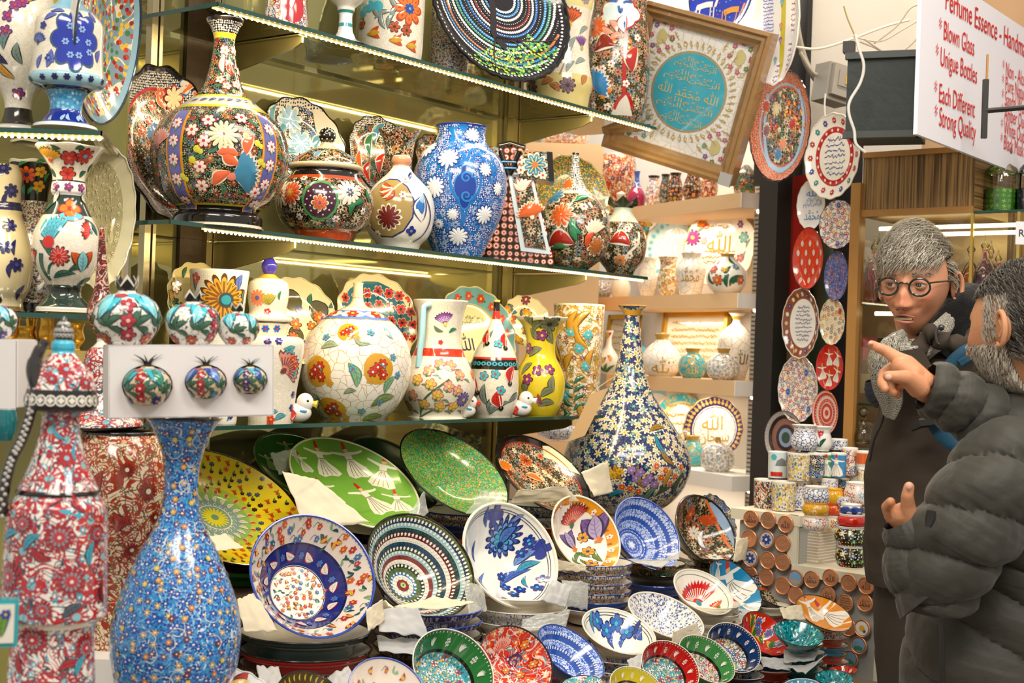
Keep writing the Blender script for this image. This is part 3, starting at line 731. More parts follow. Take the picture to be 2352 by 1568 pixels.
upright('door_post','tall black metal post between the two shops','post',1748,1790,-100,1180,M_blk,0,.06)
upright('backing_board','red painted board behind the hanging oval plates','board',1782,1850,405,720,M_red,.065)
upright('backing_board','worn brown plywood board behind the hanging oval plates','board',1765,1838,640,1180,M_brown,.075)
upright('mirror_strip','grey green mirror behind the hanging oval plates','mirror',1800,1925,440,1180,pmat('dull_green_mirror','5d6a56',.2,metal=.6),.10)
upright('curtain','black cloth hanging behind the oval plates','curtain',1920,1953,300,1180,pmat('black_cloth','14121a',.9,bump=(14,1)),.11,.05)
upright('backing_board','black board above the hanging oval plates','board',1722,1834,-150,420,M_blk,.08)
# right hand concrete, showcase
M_conc=pmat('grey_concrete','b3ada6',.85,var=.12,vs=6,bump=(9,.6));M_brn=pmat('brown_plaster','a58566',.85,var=.2,vs=4)
b=MB();q0,q1=P(1822,400,4.75),P(2120,400,4.75);b.box(((q0.x+q1.x)/2,4.8,3.0),(q1.x-q0.x,.05,2.4));setp('wall_front',b,M_conc)
b=MB();b.box((3.2,5.05,2.4),(4.2,.05,4.6));setp('wall_side',b,M_brn)
# bench with copper coasters
AB=P(1765,1175,4.05);ZB1=AB.z;AB.z=0
dB=Vector((-.74,.673,0)).normalized();bB=Vector((dB.y,-dB.x,0))
def BL(px,z=1.2,off=0):return on_line(AB,dB,px,z,bB*off,-1.5,1.5)
M_bench=pmat('cream_bench','e3dcc6',.6,var=.05);M_gcl=pmat('grey_cloth','b0b0ac',.9,bump=(300,.2))
a,c=BL(1700),BL(1838);L=(a-c).length;e2=BL(2045);L2=(c-e2).length
ZB2=P(1900,1305,BL(1900).y).z
r=thing('display_bench','cream stepped bench with grey cloth front and copper coasters','bench',Matrix.Translation((c.x,c.y,0)))
b=MB();slab(b,-dB*.012-bB*.012,dB,L+.03,bB,.4,ZB1,.03);kid(r,'top_board',b,M_bench)
b=MB();slab(b,-dB*(L2+.01)-bB*.012,dB,L2+.02,bB,.4,ZB2,.03);kid(r,'lower_board',b,M_bench)
b=MB();b.box(dB*(L/2)+bB*.15+UP*(ZB1/2-.02),(L,.28,ZB1-.03),ax=(dB,bB,UP));b.box(-dB*(L2/2)+bB*.15+UP*(ZB2/2-.02),(L2,.28,ZB2-.03),ax=(dB,bB,UP));kid(r,'cloth_front',b,M_gcl)
b=MB();b.box(UP*(ZB1+ZB2)/2-bB*.004+dB*.012,(.03,.012,ZB1-ZB2),ax=(dB,bB,UP));b.box(-dB*(L2-.01)-bB*.004+UP*ZB2/2,(.03,.012,ZB2),ax=(dB,bB,UP));kid(r,'trim_strip',b,M_bench)
# showcase
AC=P(2225,490,4.0);AC.z=0;dC=ray(-2774,667);dC.z=0;dC.normalize();bC=Vector((dC.y,-dC.x,0))
def CL(px,z=1.5,off=0):return on_line(AC,dC,px,z,bC*off,-1.5,1.5)
m_=bpy.data.materials.new('zebrano_veneer');m_.use_nodes=True;nt=m_.node_tree;bs=nt.nodes['Principled BSDF'];bs.inputs['Roughness'].default_value=.4
tc=nt.nodes.new('ShaderNodeUVMap');mp=nt.nodes.new('ShaderNodeMapping');mp.inputs['Scale'].default_value=(130,2.5,1);nz_=nt.nodes.new('ShaderNodeTexNoise');nz_.inputs['Scale'].default_value=1;nz_.inputs['Detail'].default_value=3;cr=nt.nodes.new('ShaderNodeValToRGB')
cr.color_ramp.elements[0].position=.38;cr.color_ramp.elements[0].color=(*lin('4d3519'),1);cr.color_ramp.elements[1].position=.58;cr.color_ramp.elements[1].color=(*lin('a8834e'),1)
for x,y in((tc.outputs[0],mp.inputs[0]),(mp.outputs[0],nz_.inputs['Vector']),(nz_.outputs[0],cr.inputs[0]),(cr.outputs[0],bs.inputs['Base Color'])):nt.links.new(x,y)
M_ven=m_
a,c=CL(1968),CL(2225);L=(a-c).length;zt,zb=P(2225,335,4.0).z,P(2225,490,4.0).z
r=thing('wood_cabinet','striped wood veneer box above the glass showcase','cabinet',Matrix.Translation((c.x,c.y,zb)))
b=MB();b.box(dC*(L/2)+bC*.2+UP*(zt-zb)/2,(L,.4,zt-zb),ax=(dC,bC,UP));kid(r,'body',b,M_ven)
M_oak=pmat('honey_oak_trim','a8783c',.45,var=.12,vs=20)
b=MB();b.box(dC*(L/2)-bC*.004+UP*(zt-zb-.008),(L,.01,.016),ax=(dC,bC,UP));b.box(dC*(L/2)-bC*.004+UP*.01,(L,.01,.02),ax=(dC,bC,UP));kid(r,'edge_band',b,M_oak)
g2=CL(2330);L3=(g2-a).length;zc0=.9
r=thing('glass_showcase','lit glass showcase full of perfume bottles with oak frame','showcase',Matrix.Translation((a.x,a.y,zc0)))
hC=zb-zc0
b=MB();b.box(-dC*(L3/2)+UP*(hC/2),(L3,.006,hC),ax=(dC,bC,UP));kid(r,'front_pane',b,thin_glass('showcase_glass','f0efe6',.01,1.0))
b=MB();b.box(dC*.012+UP*(hC/2+.05),(.03,.04,hC+.1),ax=(dC,bC,UP));kid(r,'side_frame',b,M_oak)
M_brass=pmat('brass_bar','d8c070',.2,metal=.9)
b=MB();b.box(-dC*(L-.0)+UP*(hC/2)-bC*.006,(.008,.008,hC),ax=(dC,bC,UP));b.box(-dC*(L3-.0)+UP*(hC/2),(.008,.008,hC),ax=(dC,bC,UP));kid(r,'metal_bar',b,M_brass)
b=MB();b.box(-dC*(L3/2)+bC*.42+UP*(hC/2),(L3+.1,.01,hC),ax=(dC,bC,UP));kid(r,'back_panel',b,pmat('showcase_mirror','d8c098',.3,metal=.5))
b=MB();b.box(-dC*(L+(L3-L)/2)+bC*.40+UP*(hC*.8),(L3-L+.1,.01,hC*.4),ax=(dC,bC,UP));kid(r,'veneer_panel',b,M_ven)
M_tube=pmat('light_tube','fff4d8',.4,emit='ffedc0',es=9)
zsh=[P(2000,y,4.25).z-zc0 for y in(697,925)]
for zz in zsh:
 b=MB();slab(b,-dC*L3+bC*.02,dC,L3,bC,.36,zz,.008);o=kid(r,'glass_shelf',b,M_gl)
 b=MB();slab(b,-dC*L3+bC*.015,dC,L3,bC,.004,zz,.008);o.name='glass_shelf';e=b.build('front_edge',M_edge);e.parent=o
for z_,o_ in((hC-.03,.06),(hC-.045,.12),(zsh[0]-.03,.05)):
 b=MB();b.tube([-dC*(L3*.95)+bC*o_+UP*z_,-dC*.03+bC*o_+UP*z_],.006,n=8);kid(r,'light_tube',b,M_tube)
b=MB();b.tube([-dC*L3+bC*.36+UP*(zsh[0]+.09),-dC*(L+.0)+bC*.36+UP*(zsh[0]+.09)],.007,n=8);kid(r,'light_tube',b,M_tube)
area('showcase_lamp',(a+dC*(-L3/2)+bC*.2+UP*(zb-.05)),(a+dC*(-L3/2)+bC*.2+UP*.5),L3*.8,.1,20,(1,.84,.6))
SHC=(a,zc0,zsh,L,L3,hC)
# metal cabinet, sign
q=P(2115,215,3.75)
r=thing('metal_cabinet','dusty dark green metal box mounted beside the sign','cabinet',Matrix.Translation(q))
dX=Vector((-.93,.36,0)).normalized();bX=Vector((dX.y,-dX.x,0));kx=3.75/F
M_dkg=pmat('dusty_dark_steel','28302f',.6,var=.35,vs=14,bump=(40,.4))
b=MB();b.box(dX*.098+bX*.1,(.19,.2,.21),ax=(dX,bX,UP));kid(r,'box',b,M_dkg)
b=MB();[b.box(dX*.098+UP*s*.106-bX*.004,(.2,.02,.018),ax=(dX,bX,UP))for s in(-1,1)];b.box(dX*.0-bX*.004,(.018,.02,.23),ax=(dX,bX,UP));kid(r,'frame_bar',b,pmat('frame_steel','3a4140',.5,var=.2))
b=MB();b.box(dX*.0-bX*.01+UP*.135,(.022,.022,.03),ax=(dX,bX,UP));b.box(dX*.19+UP*.13,(.03,.03,.03),ax=(dX,bX,UP));kid(r,'tube_end',b,M_blk)
# sign board
SG=P(2112,170,3.45);w3=.95
wS=dS;sz_=[P(2112,y,3.45).z for y in(-90,308)]
r=thing('sign_board','white sign with red lettering listing perfume essence and blown glass','sign',frameM(Vector((SG.x,SG.y,sz_[1])),wS,nS,UP))
b=MB();hS=sz_[0]-sz_[1];b.box((w3/2,.006,hS/2),(w3,.01,hS));kid(r,'board',b,pmat('white_sign_board','e9e7ee',.5))
b=MB();pl=Plane();pt=Paint(b,pl)
def sline(txt,px,py,hpx,sxx=.62,col='d22a20'):
 D=on_line(SG*1.0-UP*SG.z,wS,px,1.5).y;q=P(px,py,D);u=(Vector((q.x,q.y,0))-Vector((SG.x,SG.y,0))).dot(wS);z=q.z-sz_[1]
 vs,fs,w_,h_=glyphs(txt);H=hpx*D/F;k=H/.95
 ii=[b.v(pl.m((u,z),x*k*sxx,y*k,.0012))for x,y in vs]
 for f_ in fs:b.f([ii[i]for i in f_],col)
sline('Perfume Essence - Handmade',2150,24,68,.76)
for t_,x_,y_ in(('* Blown Glass',2136,86,),('* Unigue Bottles',2130,160),('* Each Different',2129,230),('* Strong Quality',2131,299)):sline(t_,x_,y_,60,.68)
for i,t_ in enumerate(('* Non - Alcoholic','* Pure Naturel Oil','* Sandal Wood','* Amber Oud','* White Oud','* Black Musk')):sline(t_,2284,172+i*33.5,46,.68,'d8403a')
kid(r,'lettering',b,MATT)
q=P(2262,250,3.62)
r=thing('support_arm','dark metal post with sideways arm holding the sign','bracket',Matrix.Translation(q))
b=MB();b.box((0,0,-.0),(.013,.012,.15));kid(r,'post',b,M_blk)
b=MB();b.tube([(0,0,-.005),(.14,.0,.012)],.007,n=8);kid(r,'arm',b,M_blk)
b=MB();b.box((.004,.004,.105),(.005,.005,.07));kid(r,'flat_bar',b,M_oak)
# junction box and cables
q=P(1912,195,4.55)
r=thing('junction_box','grey electrical junction box on the concrete wall','junction box',Matrix.Translation(q)@Matrix.Rotation(R_(28),4,'Z')@Matrix.Rotation(R_(8),4,'Y'))
M_gry=pmat('dusty_grey_plastic','8c877e',.6,var=.2)
b=MB();b.box((0,0,0),(.1,.07,.12));kid(r,'case',b,M_gry)
b=MB();b.box((.0,-.045,.004),(.085,.02,.1));b.box((.0,-.057,.01),(.05,.004,.05),'a8a296');kid(r,'cover',b,M_gry)
b=MB();b.box((.012,-.0605,.012),(.02,.002,.035),'d9a62c');b.box((.012,-.0618,.012),(.007,.001,.025),'c23a20');kid(r,'warning_sticker',b,MATT)
def cable(label,pts,w,col,D=4.5,name='electric_cable',grp='loose cables on the wall'):
 b=MB();q=[P(x,y,(d[0]if d else D))for x,y,*d in pts];b.tube(catmull([tuple(v)for v in q],6),w*D/F/2,col,n=7);one(name,label,'cable',b,MATT,True,grp)
cable('thick white cable hanging down over the dark metal box',[(1964,78),(1972,110),(1984,150),(1976,190),(1952,232),(1950,262),(1962,300),(1966,330),(1988,350)],7,'d9d5cf',3.7)
cable('pair of cables sagging between the plates and the wires',[(1830,108),(1880,112),(1950,92),(2030,62),(2088,46)],6,'c9c2b4',4.4)
cable('thin cable crossing behind the sign edge',[(1960,84),(2020,95),(2070,70),(2120,40)],4,'b5ad9a',4.3)
cable('grey cable looping above the dark metal box',[(1975,96),(2010,110),(2050,130),(2100,95),(2118,60)],4,'a59c88',4.3)
cable('yellowish wire sticking up beside the concrete corner',[(1964,82),(1955,62),(1946,40),(1938,14)],4,'9c9062',4.4)
cable('thin wire over the metal box top rail',[(1985,90),(2040,125),(2075,128),(2110,125)],4,'a59c88',4.1)
cable('thin grey wire rising into the dark corner',[(2008,100),(2060,60),(2090,20),(2115,10)],3.5,'a59c88',4.3)
cable('bundle of dusty pipes running down beside the long plate',[(1828,40),(1836,90),(1850,140),(1872,180),(1892,205)],15,'8d867a',4.6)
cable('dusty pipe curving into the junction box',[(1838,120),(1862,160),(1878,172),(1900,168)],9,'9d968a',4.55)
cable('short cord holding the floral round plate',[(1896,215),(1894,240),(1895,268)],4,'d9d5cf',4.3)
# ------------------------------------------------------------------ objects on the glass shelves
X1=(1,'ffffff')
def knob(root,S,name,py,r,col,mats=GL,sq=1):
 b=MB();b.ball((0,0,(S.by-py)*S.k),(r*S.k,r*S.k,r*S.k*sq),col,n=24,q=16);return kid(root,name,b,mats)
def handle(root,S,pts,r,col,name='handle',mats=GL,yd=0):
 """handle from photo pixels, lying in the plane through the vase axis"""
 b=MB();k=S.k;q=[]
 for px,py in pts:
  dx,dy=px-S.ax,S.by-py;q.append(((dx*cos(RO)-dy*sin(RO))*k,yd,(dx*sin(RO)+dy*cos(RO))*k))
 b.tube(catmull(q,5),r*k,col,n=10);return kid(root,name,b,mats)
def jagged(S,root,py,hw,h,n,col,name='crown',mats=GL,out=.25,thick=.12,inner=None):
 b=MB();k=S.k;z0=(S.by-py)*k;r=hw*k;H=h*k;m=n*8
 def f(u,v):
  w=abs(((u*n)%1)*2-1);rr=r*(1+out*v);return(rr*sin(2*pi*u),-rr*cos(2*pi*u),z0+H*v*(.35+.65*w))
 b.grid(f,m,4,col,cu=True,cf=(lambda u,v:'efe9dc' if v>.7 else col)if inner is None else None)
 b.grid(lambda u,v:tuple(c*(.9 if i<2 else 1)for i,c in enumerate(f(u,v))),m,4,inner or col,cu=True);return kid(root,name,b,mats)
def leaf_spikes(root,z,r,H,n,col,name='crown',mats=GL,lean_=.8):
 b=MB()
 for i in range(n):
  a=2*pi*i/n+.3;d=Vector((cos(a),sin(a),0));pts=[d*r*.4+UP*z,d*(r*.8)+UP*(z+H*.5),d*(r*(1+lean_))+UP*(z+H)]
  b.tube(catmull([tuple(p)for p in pts],4),[r*.42*(1-t/8.3)for t in range(9)],col,n=6)
 return kid(root,name,b,mats)
# --- middle shelf
def d_gourd(pt,S):
 for px in(405,614):
  c0=S.at(px,380)
  th=c0[0]
  for w_,cc,h in((46,'e79a1f',1),(34,'6668ae',3)):
   pts=[]
   for py in range(490,262,-12):pts.append((0,S.sz((S.by-py)*S.k)))
   s0=pts[0][1]
   for a,b_ in zip(pts,pts[1:]):
    c=(th,(a[1]+b_[1])/2);dd=(b_[1]-a[1])/2;r=S.rz(c[1])[0];wk=w_*S.k*(r/(150*S.k))**.8/2
    r0,r1=S.rz(a[1])[0]/r,S.rz(b_[1])[0]/r
    pt.poly(c,[(-wk*r0,-dd),(wk*r0,-dd),(wk*r1,dd),(-wk*r1,dd)],cc,h,0)
  for py in(470,428,386,345,305):pt.flower((th,S.sz((S.by-py)*S.k)),13*S.k,8,'f3e3dc','c8342c','b8504a',h=6);pt.leaf((th,S.sz((S.by-py-20)*S.k)),1.0,14*S.k,6*S.k,'6d9a70',h=5)
 k=S.k
 pt.flower(S.at(512,330),34*k,14,'f2e6b8','c22f3f','2a2620',vein='b8405a',h=5);pt.flower(S.at(512,330),16*k,8,'8c1f3a','e23a4a',h=9)
 pt.fan(S.at(530,420),.3,62*k,'3f86a8','d9d2b8','e8806a',11,5,1.0,'f0dcc4')
 for x,y,a in((497,372,0),(560,372,1.2),(545,395,2.4),(490,440,.8)):pt.leaf(S.at(x,y),a,48*k,22*k,'ea6a3c','f0dcc4',h=6)
 for x,y in((462,400),(466,440),(470,345),(580,450),(445,320),(550,290),(480,298)):pt.flower(S.at(x,y),14*k,6,'f3dccf','c8342c','b8504a',h=6)
 for x,y in((455,362),(566,400),(585,345),(560,330),(445,385),(425,420),(592,385)):pt.disc(S.at(x,y),8*k,'d6d23a',5);pt.disc(S.at(x+8,y+6),6*k,'d6d23a',5)
 pt.fan(S.at(372,350),1.6,40*k,'e6907f','f2dccc','c05040',9,5,1.1,'f3e3dc')
 for px in range(440,600,20):pt.leaf(S.at(px,246),.5,20*k,8*k,'6668ae',h=4)
 for x,y in((505,190),(520,205),(540,200),(525,150),(516,120),(535,118),(545,165)):pt.flower(S.at(x,y),10*k,5,'f0e6d2','e8a23a','c8604a',h=4)
 pt.leaf(S.at(536,178),1.9,36*k,14*k,'d8442e','e9b84a',h=5);pt.leaf(S.at(512,175),1.5,46*k,14*k,'f0dcc4','b8504a',h=4)
v,S,k=vase('necked_vase','large black gourd vase with long flared neck and lavender floral bands','vase',500,505,[(505,100),(500,100),(488,90),(480,96),(460,122),(430,140),(395,152),(360,157),(325,153),(290,138),(262,110),(240,82),(222,60),(200,46),(175,37),(145,30),(115,25),(90,24),(74,28),(60,34),(52,40),(44,43)],[(519,'e9dfc8'),(480,'12100e'),(474,'d6c42e'),(262,X1),(254,'d9c92e'),(232,'ddd9bb'),(226,'d9c92e'),(92,X1),(78,'e6cf3a'),(52,(2,'ffffff')),(40,'1a1612')],[GL,F_black,F_bead],sh=(ZM,.05),deco=d_gourd,relief=.14,cuts=[('foot',480),('body',262),('neck',52),('rim',30)],N=72)
def d_jar(pt,S):
 k=S.k
 for x,c1,c2 in((670,'d9542a','e9a23a'),(800,'efe6cf','3a4f8a'),(590,'efe6cf','b8342a')):
  c=S.at(max(x,650),452);pt.flower(c,27*k,12,c1,c2,'efe6cf',vein=c2,h=4);pt.flower(c,11*k,6,c2,'e8c04a',h=9)
 c=S.at(735,470);pt.cloud(c,42*k,2,'4e9a5a',.02,2,1.15);pt.cloud(c,36*k,2,'4a2438',.02,4,1.15)
 for i in range(26):a=i*2.4;r=5+30*sqrt(i/26);pt.disc((c[0]+r*cos(a)*k/S.rz(c[1])[0],c[1]+r*sin(a)*k),2.1*k,'e9dcc9',6,6)
 pt.flower((c[0],c[1]-6*k),17*k,8,'e0703a','7a3aa0','efe6d0',h=8)
 for x,y in((690,505),(830,490),(820,440),(700,420),(770,510)):pt.flower(S.at(x,y),9*k,6,'efe6d0','c8342c',h=4)
 for x,y,a in((800,500,1.2),(810,480,.4),(845,470,1.6)):pt.leaf(S.at(x,y),a,34*k,14*k,'2f7a4a','16120e',h=4)
v,S,k=vase('lidded_jar','squat black lidded jar with orange and white blossoms and beaded knob','jar',743,542,[(542,62),(536,70),(528,84),(510,100),(485,110),(460,112),(435,105),(418,92),(408,84),(398,78),(392,80)],[(532,'c8501e'),(418,X1),(410,'c24a22'),(380,'14110f')],[GL,F_orflor],sh=(ZM,.06),deco=d_jar,relief=.14,cuts=[('body',408),('collar',380)],N=64,top='open')
b=MB();L_=Lathe([((r)*k,(S.by-y)*k)for y,r in((394,76),(390,84),(384,86),(378,80),(366,68),(350,46),(340,26),(334,15),(326,12))]);L_.k,L_.ax,L_.by=k,743,S.by
L_.mesh(b,[((S.by-380)*k,'d9c9a0'),((S.by-345)*k,X1),(9,'d8cfa8')],48);p_=Paint(b,L_,.1)
for i in range(9):p_.leaf((-pi+2*pi*i/9,L_.sz((S.by-372)*k)),1.2,30*k,14*k,'dc6a36' if i%2 else '6f93b8','efe6d0',h=3)
o=kid(v,'lid',b,[GL,F_orflor]);b=MB();b.ball((0,0,(S.by-312)*k),20*k,'15110e',n=24,q=14)
for i in range(5):
 for j in range(10):a=j*.628+i*.3;t=-.9+i*.45;b.ball((20.5*k*cos(a)*cos(t),20.5*k*sin(a)*cos(t),(S.by-312)*k+20.5*k*sin(t)),1.8*k,'ece3c6',n=6,q=4)
q=b.build('knob',GL);q.parent=o
# pomegranate bottle, half relief half white
def d_pb(pt,S):
 k=S.k
 c=S.at(888,480);pt.cloud(c,66*k,2,'20307f',.01,1,1.15,.2);pt.cloud(c,62*k,2,'ffffff',.01,3,1.15,.2,mi=1)
 pt.flower(S.at(893,505),27*k,12,'6d2420','e8943a','ece3c8',vein='c98a5a',h=7)
 for i in range(7):pt.leaf(S.at(905,440),2.6+i*.28,34*k,9*k,'e8d9bc' if i%2 else 'd9522a','6a1f1a',h=7)
 for x,y in((925,455),(870,540),(930,420),(850,520)):pt.flower(S.at(x,y),9*k,6,'efe6d0','c8342c',h=7)
 pt.leaf(S.at(966,515),1.5,62*k,30*k,'f1ece0','39407f',h=4);pt.leaf(S.at(966,505),1.5,46*k,24*k,'2f6fb8',h=7);pt.leaf(S.at(968,480),1.4,30*k,12*k,'9cc4dc',h=9)
 pt.stroke(S.at(945,560),[(0,0),(18*k,30*k),(24*k,70*k),(10*k,120*k)],3*k,'33407f',5)
 pt.flower(S.at(943,535),12*k,4,'2c3580','6f8fc0',h=5);pt.leaf(S.at(940,420),.9,40*k,10*k,'33407f',h=5)
v,S,k=vase('bottle_vase','white bottle vase with black floral medallion and peach ring neck','vase',915,566,[(566,46),(560,52),(545,66),(520,76),(490,80),(460,77),(435,66),(415,48),(402,34),(390,24),(380,19),(374,22),(366,23),(359,20)],[(382,'eee8dc'),(360,'dd9a70'),(350,'eee8dc')],[GL,F_orflor],sh=(ZM,.07),deco=d_pb,relief=.12,cuts=[('body',384),('neck_ring',350)])
# big blue vase
def d_bl(pt,S):
 k=S.k;c='1f74c4'
 for sg in(1,-1):
  for pts in([(0,-75),(10,-30),(30,0),(34,40),(14,60),(0,44),(16,30)],[(8,60),(26,85),(46,78),(48,50)],[(4,-80),(24,-96),(44,-90),(48,-74)],[(0,60),(12,95),(34,110),(60,96)]):
   pt.stroke(S.at(1068,450),[(sg*x*k,y*k)for x,y in pts],7*k,c,3,.3)
 pt.cloud(S.at(1068,440),21*k,4,'1b3f9c',.15,4,2.0,0,'2b84d0');pt.spiral(S.at(1070,420),14*k,5*k,'2b84d0',h=7);pt.spiral(S.at(1070,460),14*k,5*k,'2b84d0',h=7,flip=-1)
 for x,y,r in((985,350,26),(1030,375,24),(1085,318,18),(1000,440,24),(1052,548,22),(1040,500,14),(1110,500,22),(1112,400,16),(1010,520,12),(1140,440,16),(985,490,16)):
  pt.flower(S.at(x,y),r*k,12,'eceef0','3f7fc4','2a4fa0',vein='7f9fd0',h=7)
v,S,k=vase('blue_vase','large rounded cobalt and white vase with white beaded neck','vase',1050,580,[(580,56),(572,64),(550,74),(520,88),(485,100),(450,107),(415,108),(385,102),(360,90),(343,73),(332,62),(320,57),(305,55),(295,57),(290,60)],[(294,X1),(284,'1d3f9c')],[GL,F_bluebead],sh=(ZM,.08),deco=d_bl,relief=.16,cuts=[('body',334),('neck',294),('rim',280)],N=72)
# long neck floral bottle
def d_lb(pt,S):
 k=S.k
 pt.flower(S.at(1290,500),28*k,11,'e2692a','e8a23a','efe2c4',vein='4a2a1a',h=4);pt.flower(S.at(1290,500),10*k,8,'2a2018','efe2c4',h=9)
 pt.flower(S.at(1275,455),25*k,9,'3d7fa8','e8a23a','efe2c4',vein='efe2c4',h=4);pt.flower(S.at(1368,570),22*k,9,'b8672a','f0dcc0','efe2c4',vein='5a2a1a',h=4)
 for i in range(7):pt.leaf(S.at(1368,540),.5+i*.36,34*k,11*k,'efe2c4','7a2420',h=5)
 pt.leaf(S.at(1262,570),.1,62*k,30*k,'a8281c','dfe4cf',h=4,bend=.3);pt.leaf(S.at(1270,575),.1,36*k,14*k,'3f7a4a',h=6)
 for x,y,a in((1325,560,1.7),(1335,545,2.2),(1345,575,1.2),(1318,470,.4)):pt.leaf(S.at(x,y),a,48*k,15*k,'2f8a5a' if y!=575 else 'd9522a','16120e',h=4)
 for x,y in((1340,482),(1300,605),(1325,600),(1258,520),(1385,495)):pt.flower(S.at(x,y),10*k,6,'efe6d0','c8342c',h=5)
 pt.flower(S.at(1305,425),16*k,8,'d9642a','3f6fa8','efe2c4',h=4)
v,S,k=vase('necked_vase','round black floral bottle with thin white beaded neck','vase',1313,618,[(618,34),(612,46),(595,66),(570,80),(545,86),(520,85),(495,79),(470,66),(452,50),(438,34),(425,24),(408,16),(390,11),(370,9),(352,8)],[(448,X1),(440,'cfd9c4'),(356,(2,'ffffff')),(340,'14110f')],[GL,F_orflor,F_bead],sh=(ZM,.08),deco=d_lb,relief=.14,cuts=[('body',440),('neck',340)],N=64)
def d_pc(pt,S):
 k=S.k;pt.leaf(S.at(1400,560),-.1,50*k,28*k,'b02a1a','dfe4cf',h=4,bend=.3);pt.flower(S.at(1425,600),13*k,7,'e8873a','3f6fa8','efe2c4',h=5)
 for x,y in((1400,535),(1440,530),(1460,560),(1445,590),(1395,590)):pt.flower(S.at(x,y),9*k,6,'efe6d0','c8342c',h=4)
 pt.stroke(S.at(1430,610),[(0,0),(10*k,30*k),(24*k,50*k),(30*k,80*k)],5*k,'dfe4cf',4)
v,S,k=vase('pomegranate_ornament','black floral pomegranate vase with leaf crown at the shelf end','ornament',1425,624,[(624,28),(618,36),(600,50),(575,57),(550,57),(525,48),(508,36),(495,26),(485,21),(476,22)],[(512,X1),(470,'cfd9c4')],[GL,F_orflor],sh=(ZM,.06),deco=d_pc,relief=.12,cuts=[('body',500),('neck',470)])
jagged(S,v,478,22,26,6,'2c3a28',inner='a9b89a',out=.6)
# robe shaped vase
p=on_shelf(1185,ZM,.09);k=p.y/F;by5=proj(p)[1]
r=thing('robe_vase','kaftan shaped black and orange vase with open sleeves','vase',faceM(p),None)
def RB(x,y):return((x-1185)*k+(by5-y)*k*-.035,max(0,(by5-y)*k))
b=MB()
def prism(b,pts,y0,y1,col,m=0,bul=0):
 n=len(pts);A=[b.v((x,y0,z))for x,z in pts];B=[b.v((x,y1,z))for x,z in pts]
 b.f(A,col,m,[(x,z)for x,z in pts]);b.f(B[::-1],col,m,[(x,z)for x,z in pts][::-1])
 for i in range(n):j=(i+1)%n;b.f((A[i],B[i],B[j],A[j]),col,m,[(pts[i][0],0),(pts[i][0],.03),(pts[j][0],.03),(pts[j][0],0)])
F_scale=fill('orange_scale_glaze','1a1614',[('d',52,0,.50,['e0742c','e0742c','d9602a'],None,None,.12),('d',52,0,.34,['ffffff','e9eef2','9fc4dc'],None,None,.12),('d',52,0,.2,['c8342c','e05a3a'],None,None,.12)],bump=.6)
for l in F_scale.node_tree.nodes:
 if l.type=='VECT_MATH' and l.operation=='ADD':l.inputs[1].default_value=(.5,.3,0)
W5=.035
prism(b,[RB(x,y)for x,y in((1100,680),(1270,680),(1212,345),(1150,340))],-W5,W5,'ffffff',1);kid(r,'body',b,[GL,F_scale,F_orflor])
b=MB();prism(b,[RB(x,y)for x,y in((1196,578),(1264,584),(1222,400),(1166,400))],-W5-.006,-W5+.01,'d8e4ea');prism(b,[RB(x,y)for x,y in((1206,568),(1254,573),(1216,405),(1176,405))],-W5-.009,-W5,'ffffff',2)
P_=Paint(b,Plane(),.15);pl_=lambda x,y:RB(x,y)
class PO:
 def m(s,c,dx,dy,o):return(c[0]+dx,-W5-.009-o,c[1]+dy)
P_.S=PO();P_.fan(pl_(1222,500),1.9,34*k,'e2692a','3a2418','efe2c4',11,3,1.3,'efe2c4')
for i in range(5):P_.leaf(pl_(1205,440),1+i*.4,30*k,10*k,'efe2c4','b83028',h=3)
kid(r,'robe_front',b,[GL,F_scale,F_orflor])
b=MB();prism(b,[RB(x,y)for x,y in((1180,350),(1262,352),(1266,418),(1196,412))],-.05,.05,'ffffff',2);P_=Paint(b,PO());
class PO2:
 def m(s,c,dx,dy,o):return(c[0]+dx,-.05-o,c[1]+dy)
P_.S=PO2();P_.flower(pl_(1228,382),25*k,9,'3d86b0','e0703a','efe2c4',vein='e8c04a',h=3)
for x,y in((1196,395),(1194,372),(1246,405)):P_.flower(pl_(x,y),10*k,6,'efe6d0','c8342c',h=3)
prism(b,[RB(x,y)for x,y in((1255,351),(1268,352),(1272,418),(1260,418))],-.052,.052,'14110f');kid(r,'sleeve',b,[GL,F_scale,F_orflor])
b=MB();prism(b,[RB(x,y)for x,y in((1112,342),(1145,346),(1150,420),(1104,424))],-.05,.05,'ffffff',2);kid(r,'sleeve',b,[GL,F_scale,F_orflor])
b=MB();b.tube([(RB(1150,352)[0],-W5-.01,RB(1150,352)[1]),(RB(1168,405)[0],-W5-.01,RB(1168,405)[1])],6*k,'14110f');b.tube([(RB(1194,352)[0],-.055,RB(1194,352)[1]),(RB(1172,405)[0],-.04,RB(1172,405)[1])],6*k,'14110f')
for y in(378,392):b.tube([(RB(1152,y)[0],-W5-.018,RB(0,y)[1]),(RB(1186,y)[0],-W5-.018,RB(0,y)[1])],2.4*k,'2f84b8')
b.tube([(RB(1145,338)[0],-.01,RB(0,338)[1]),(RB(1172,334)[0],-.0,RB(0,330)[1]),(RB(1205,340)[0],-.01,RB(0,340)[1])],7*k,'14110f');kid(r,'collar',b,GL)
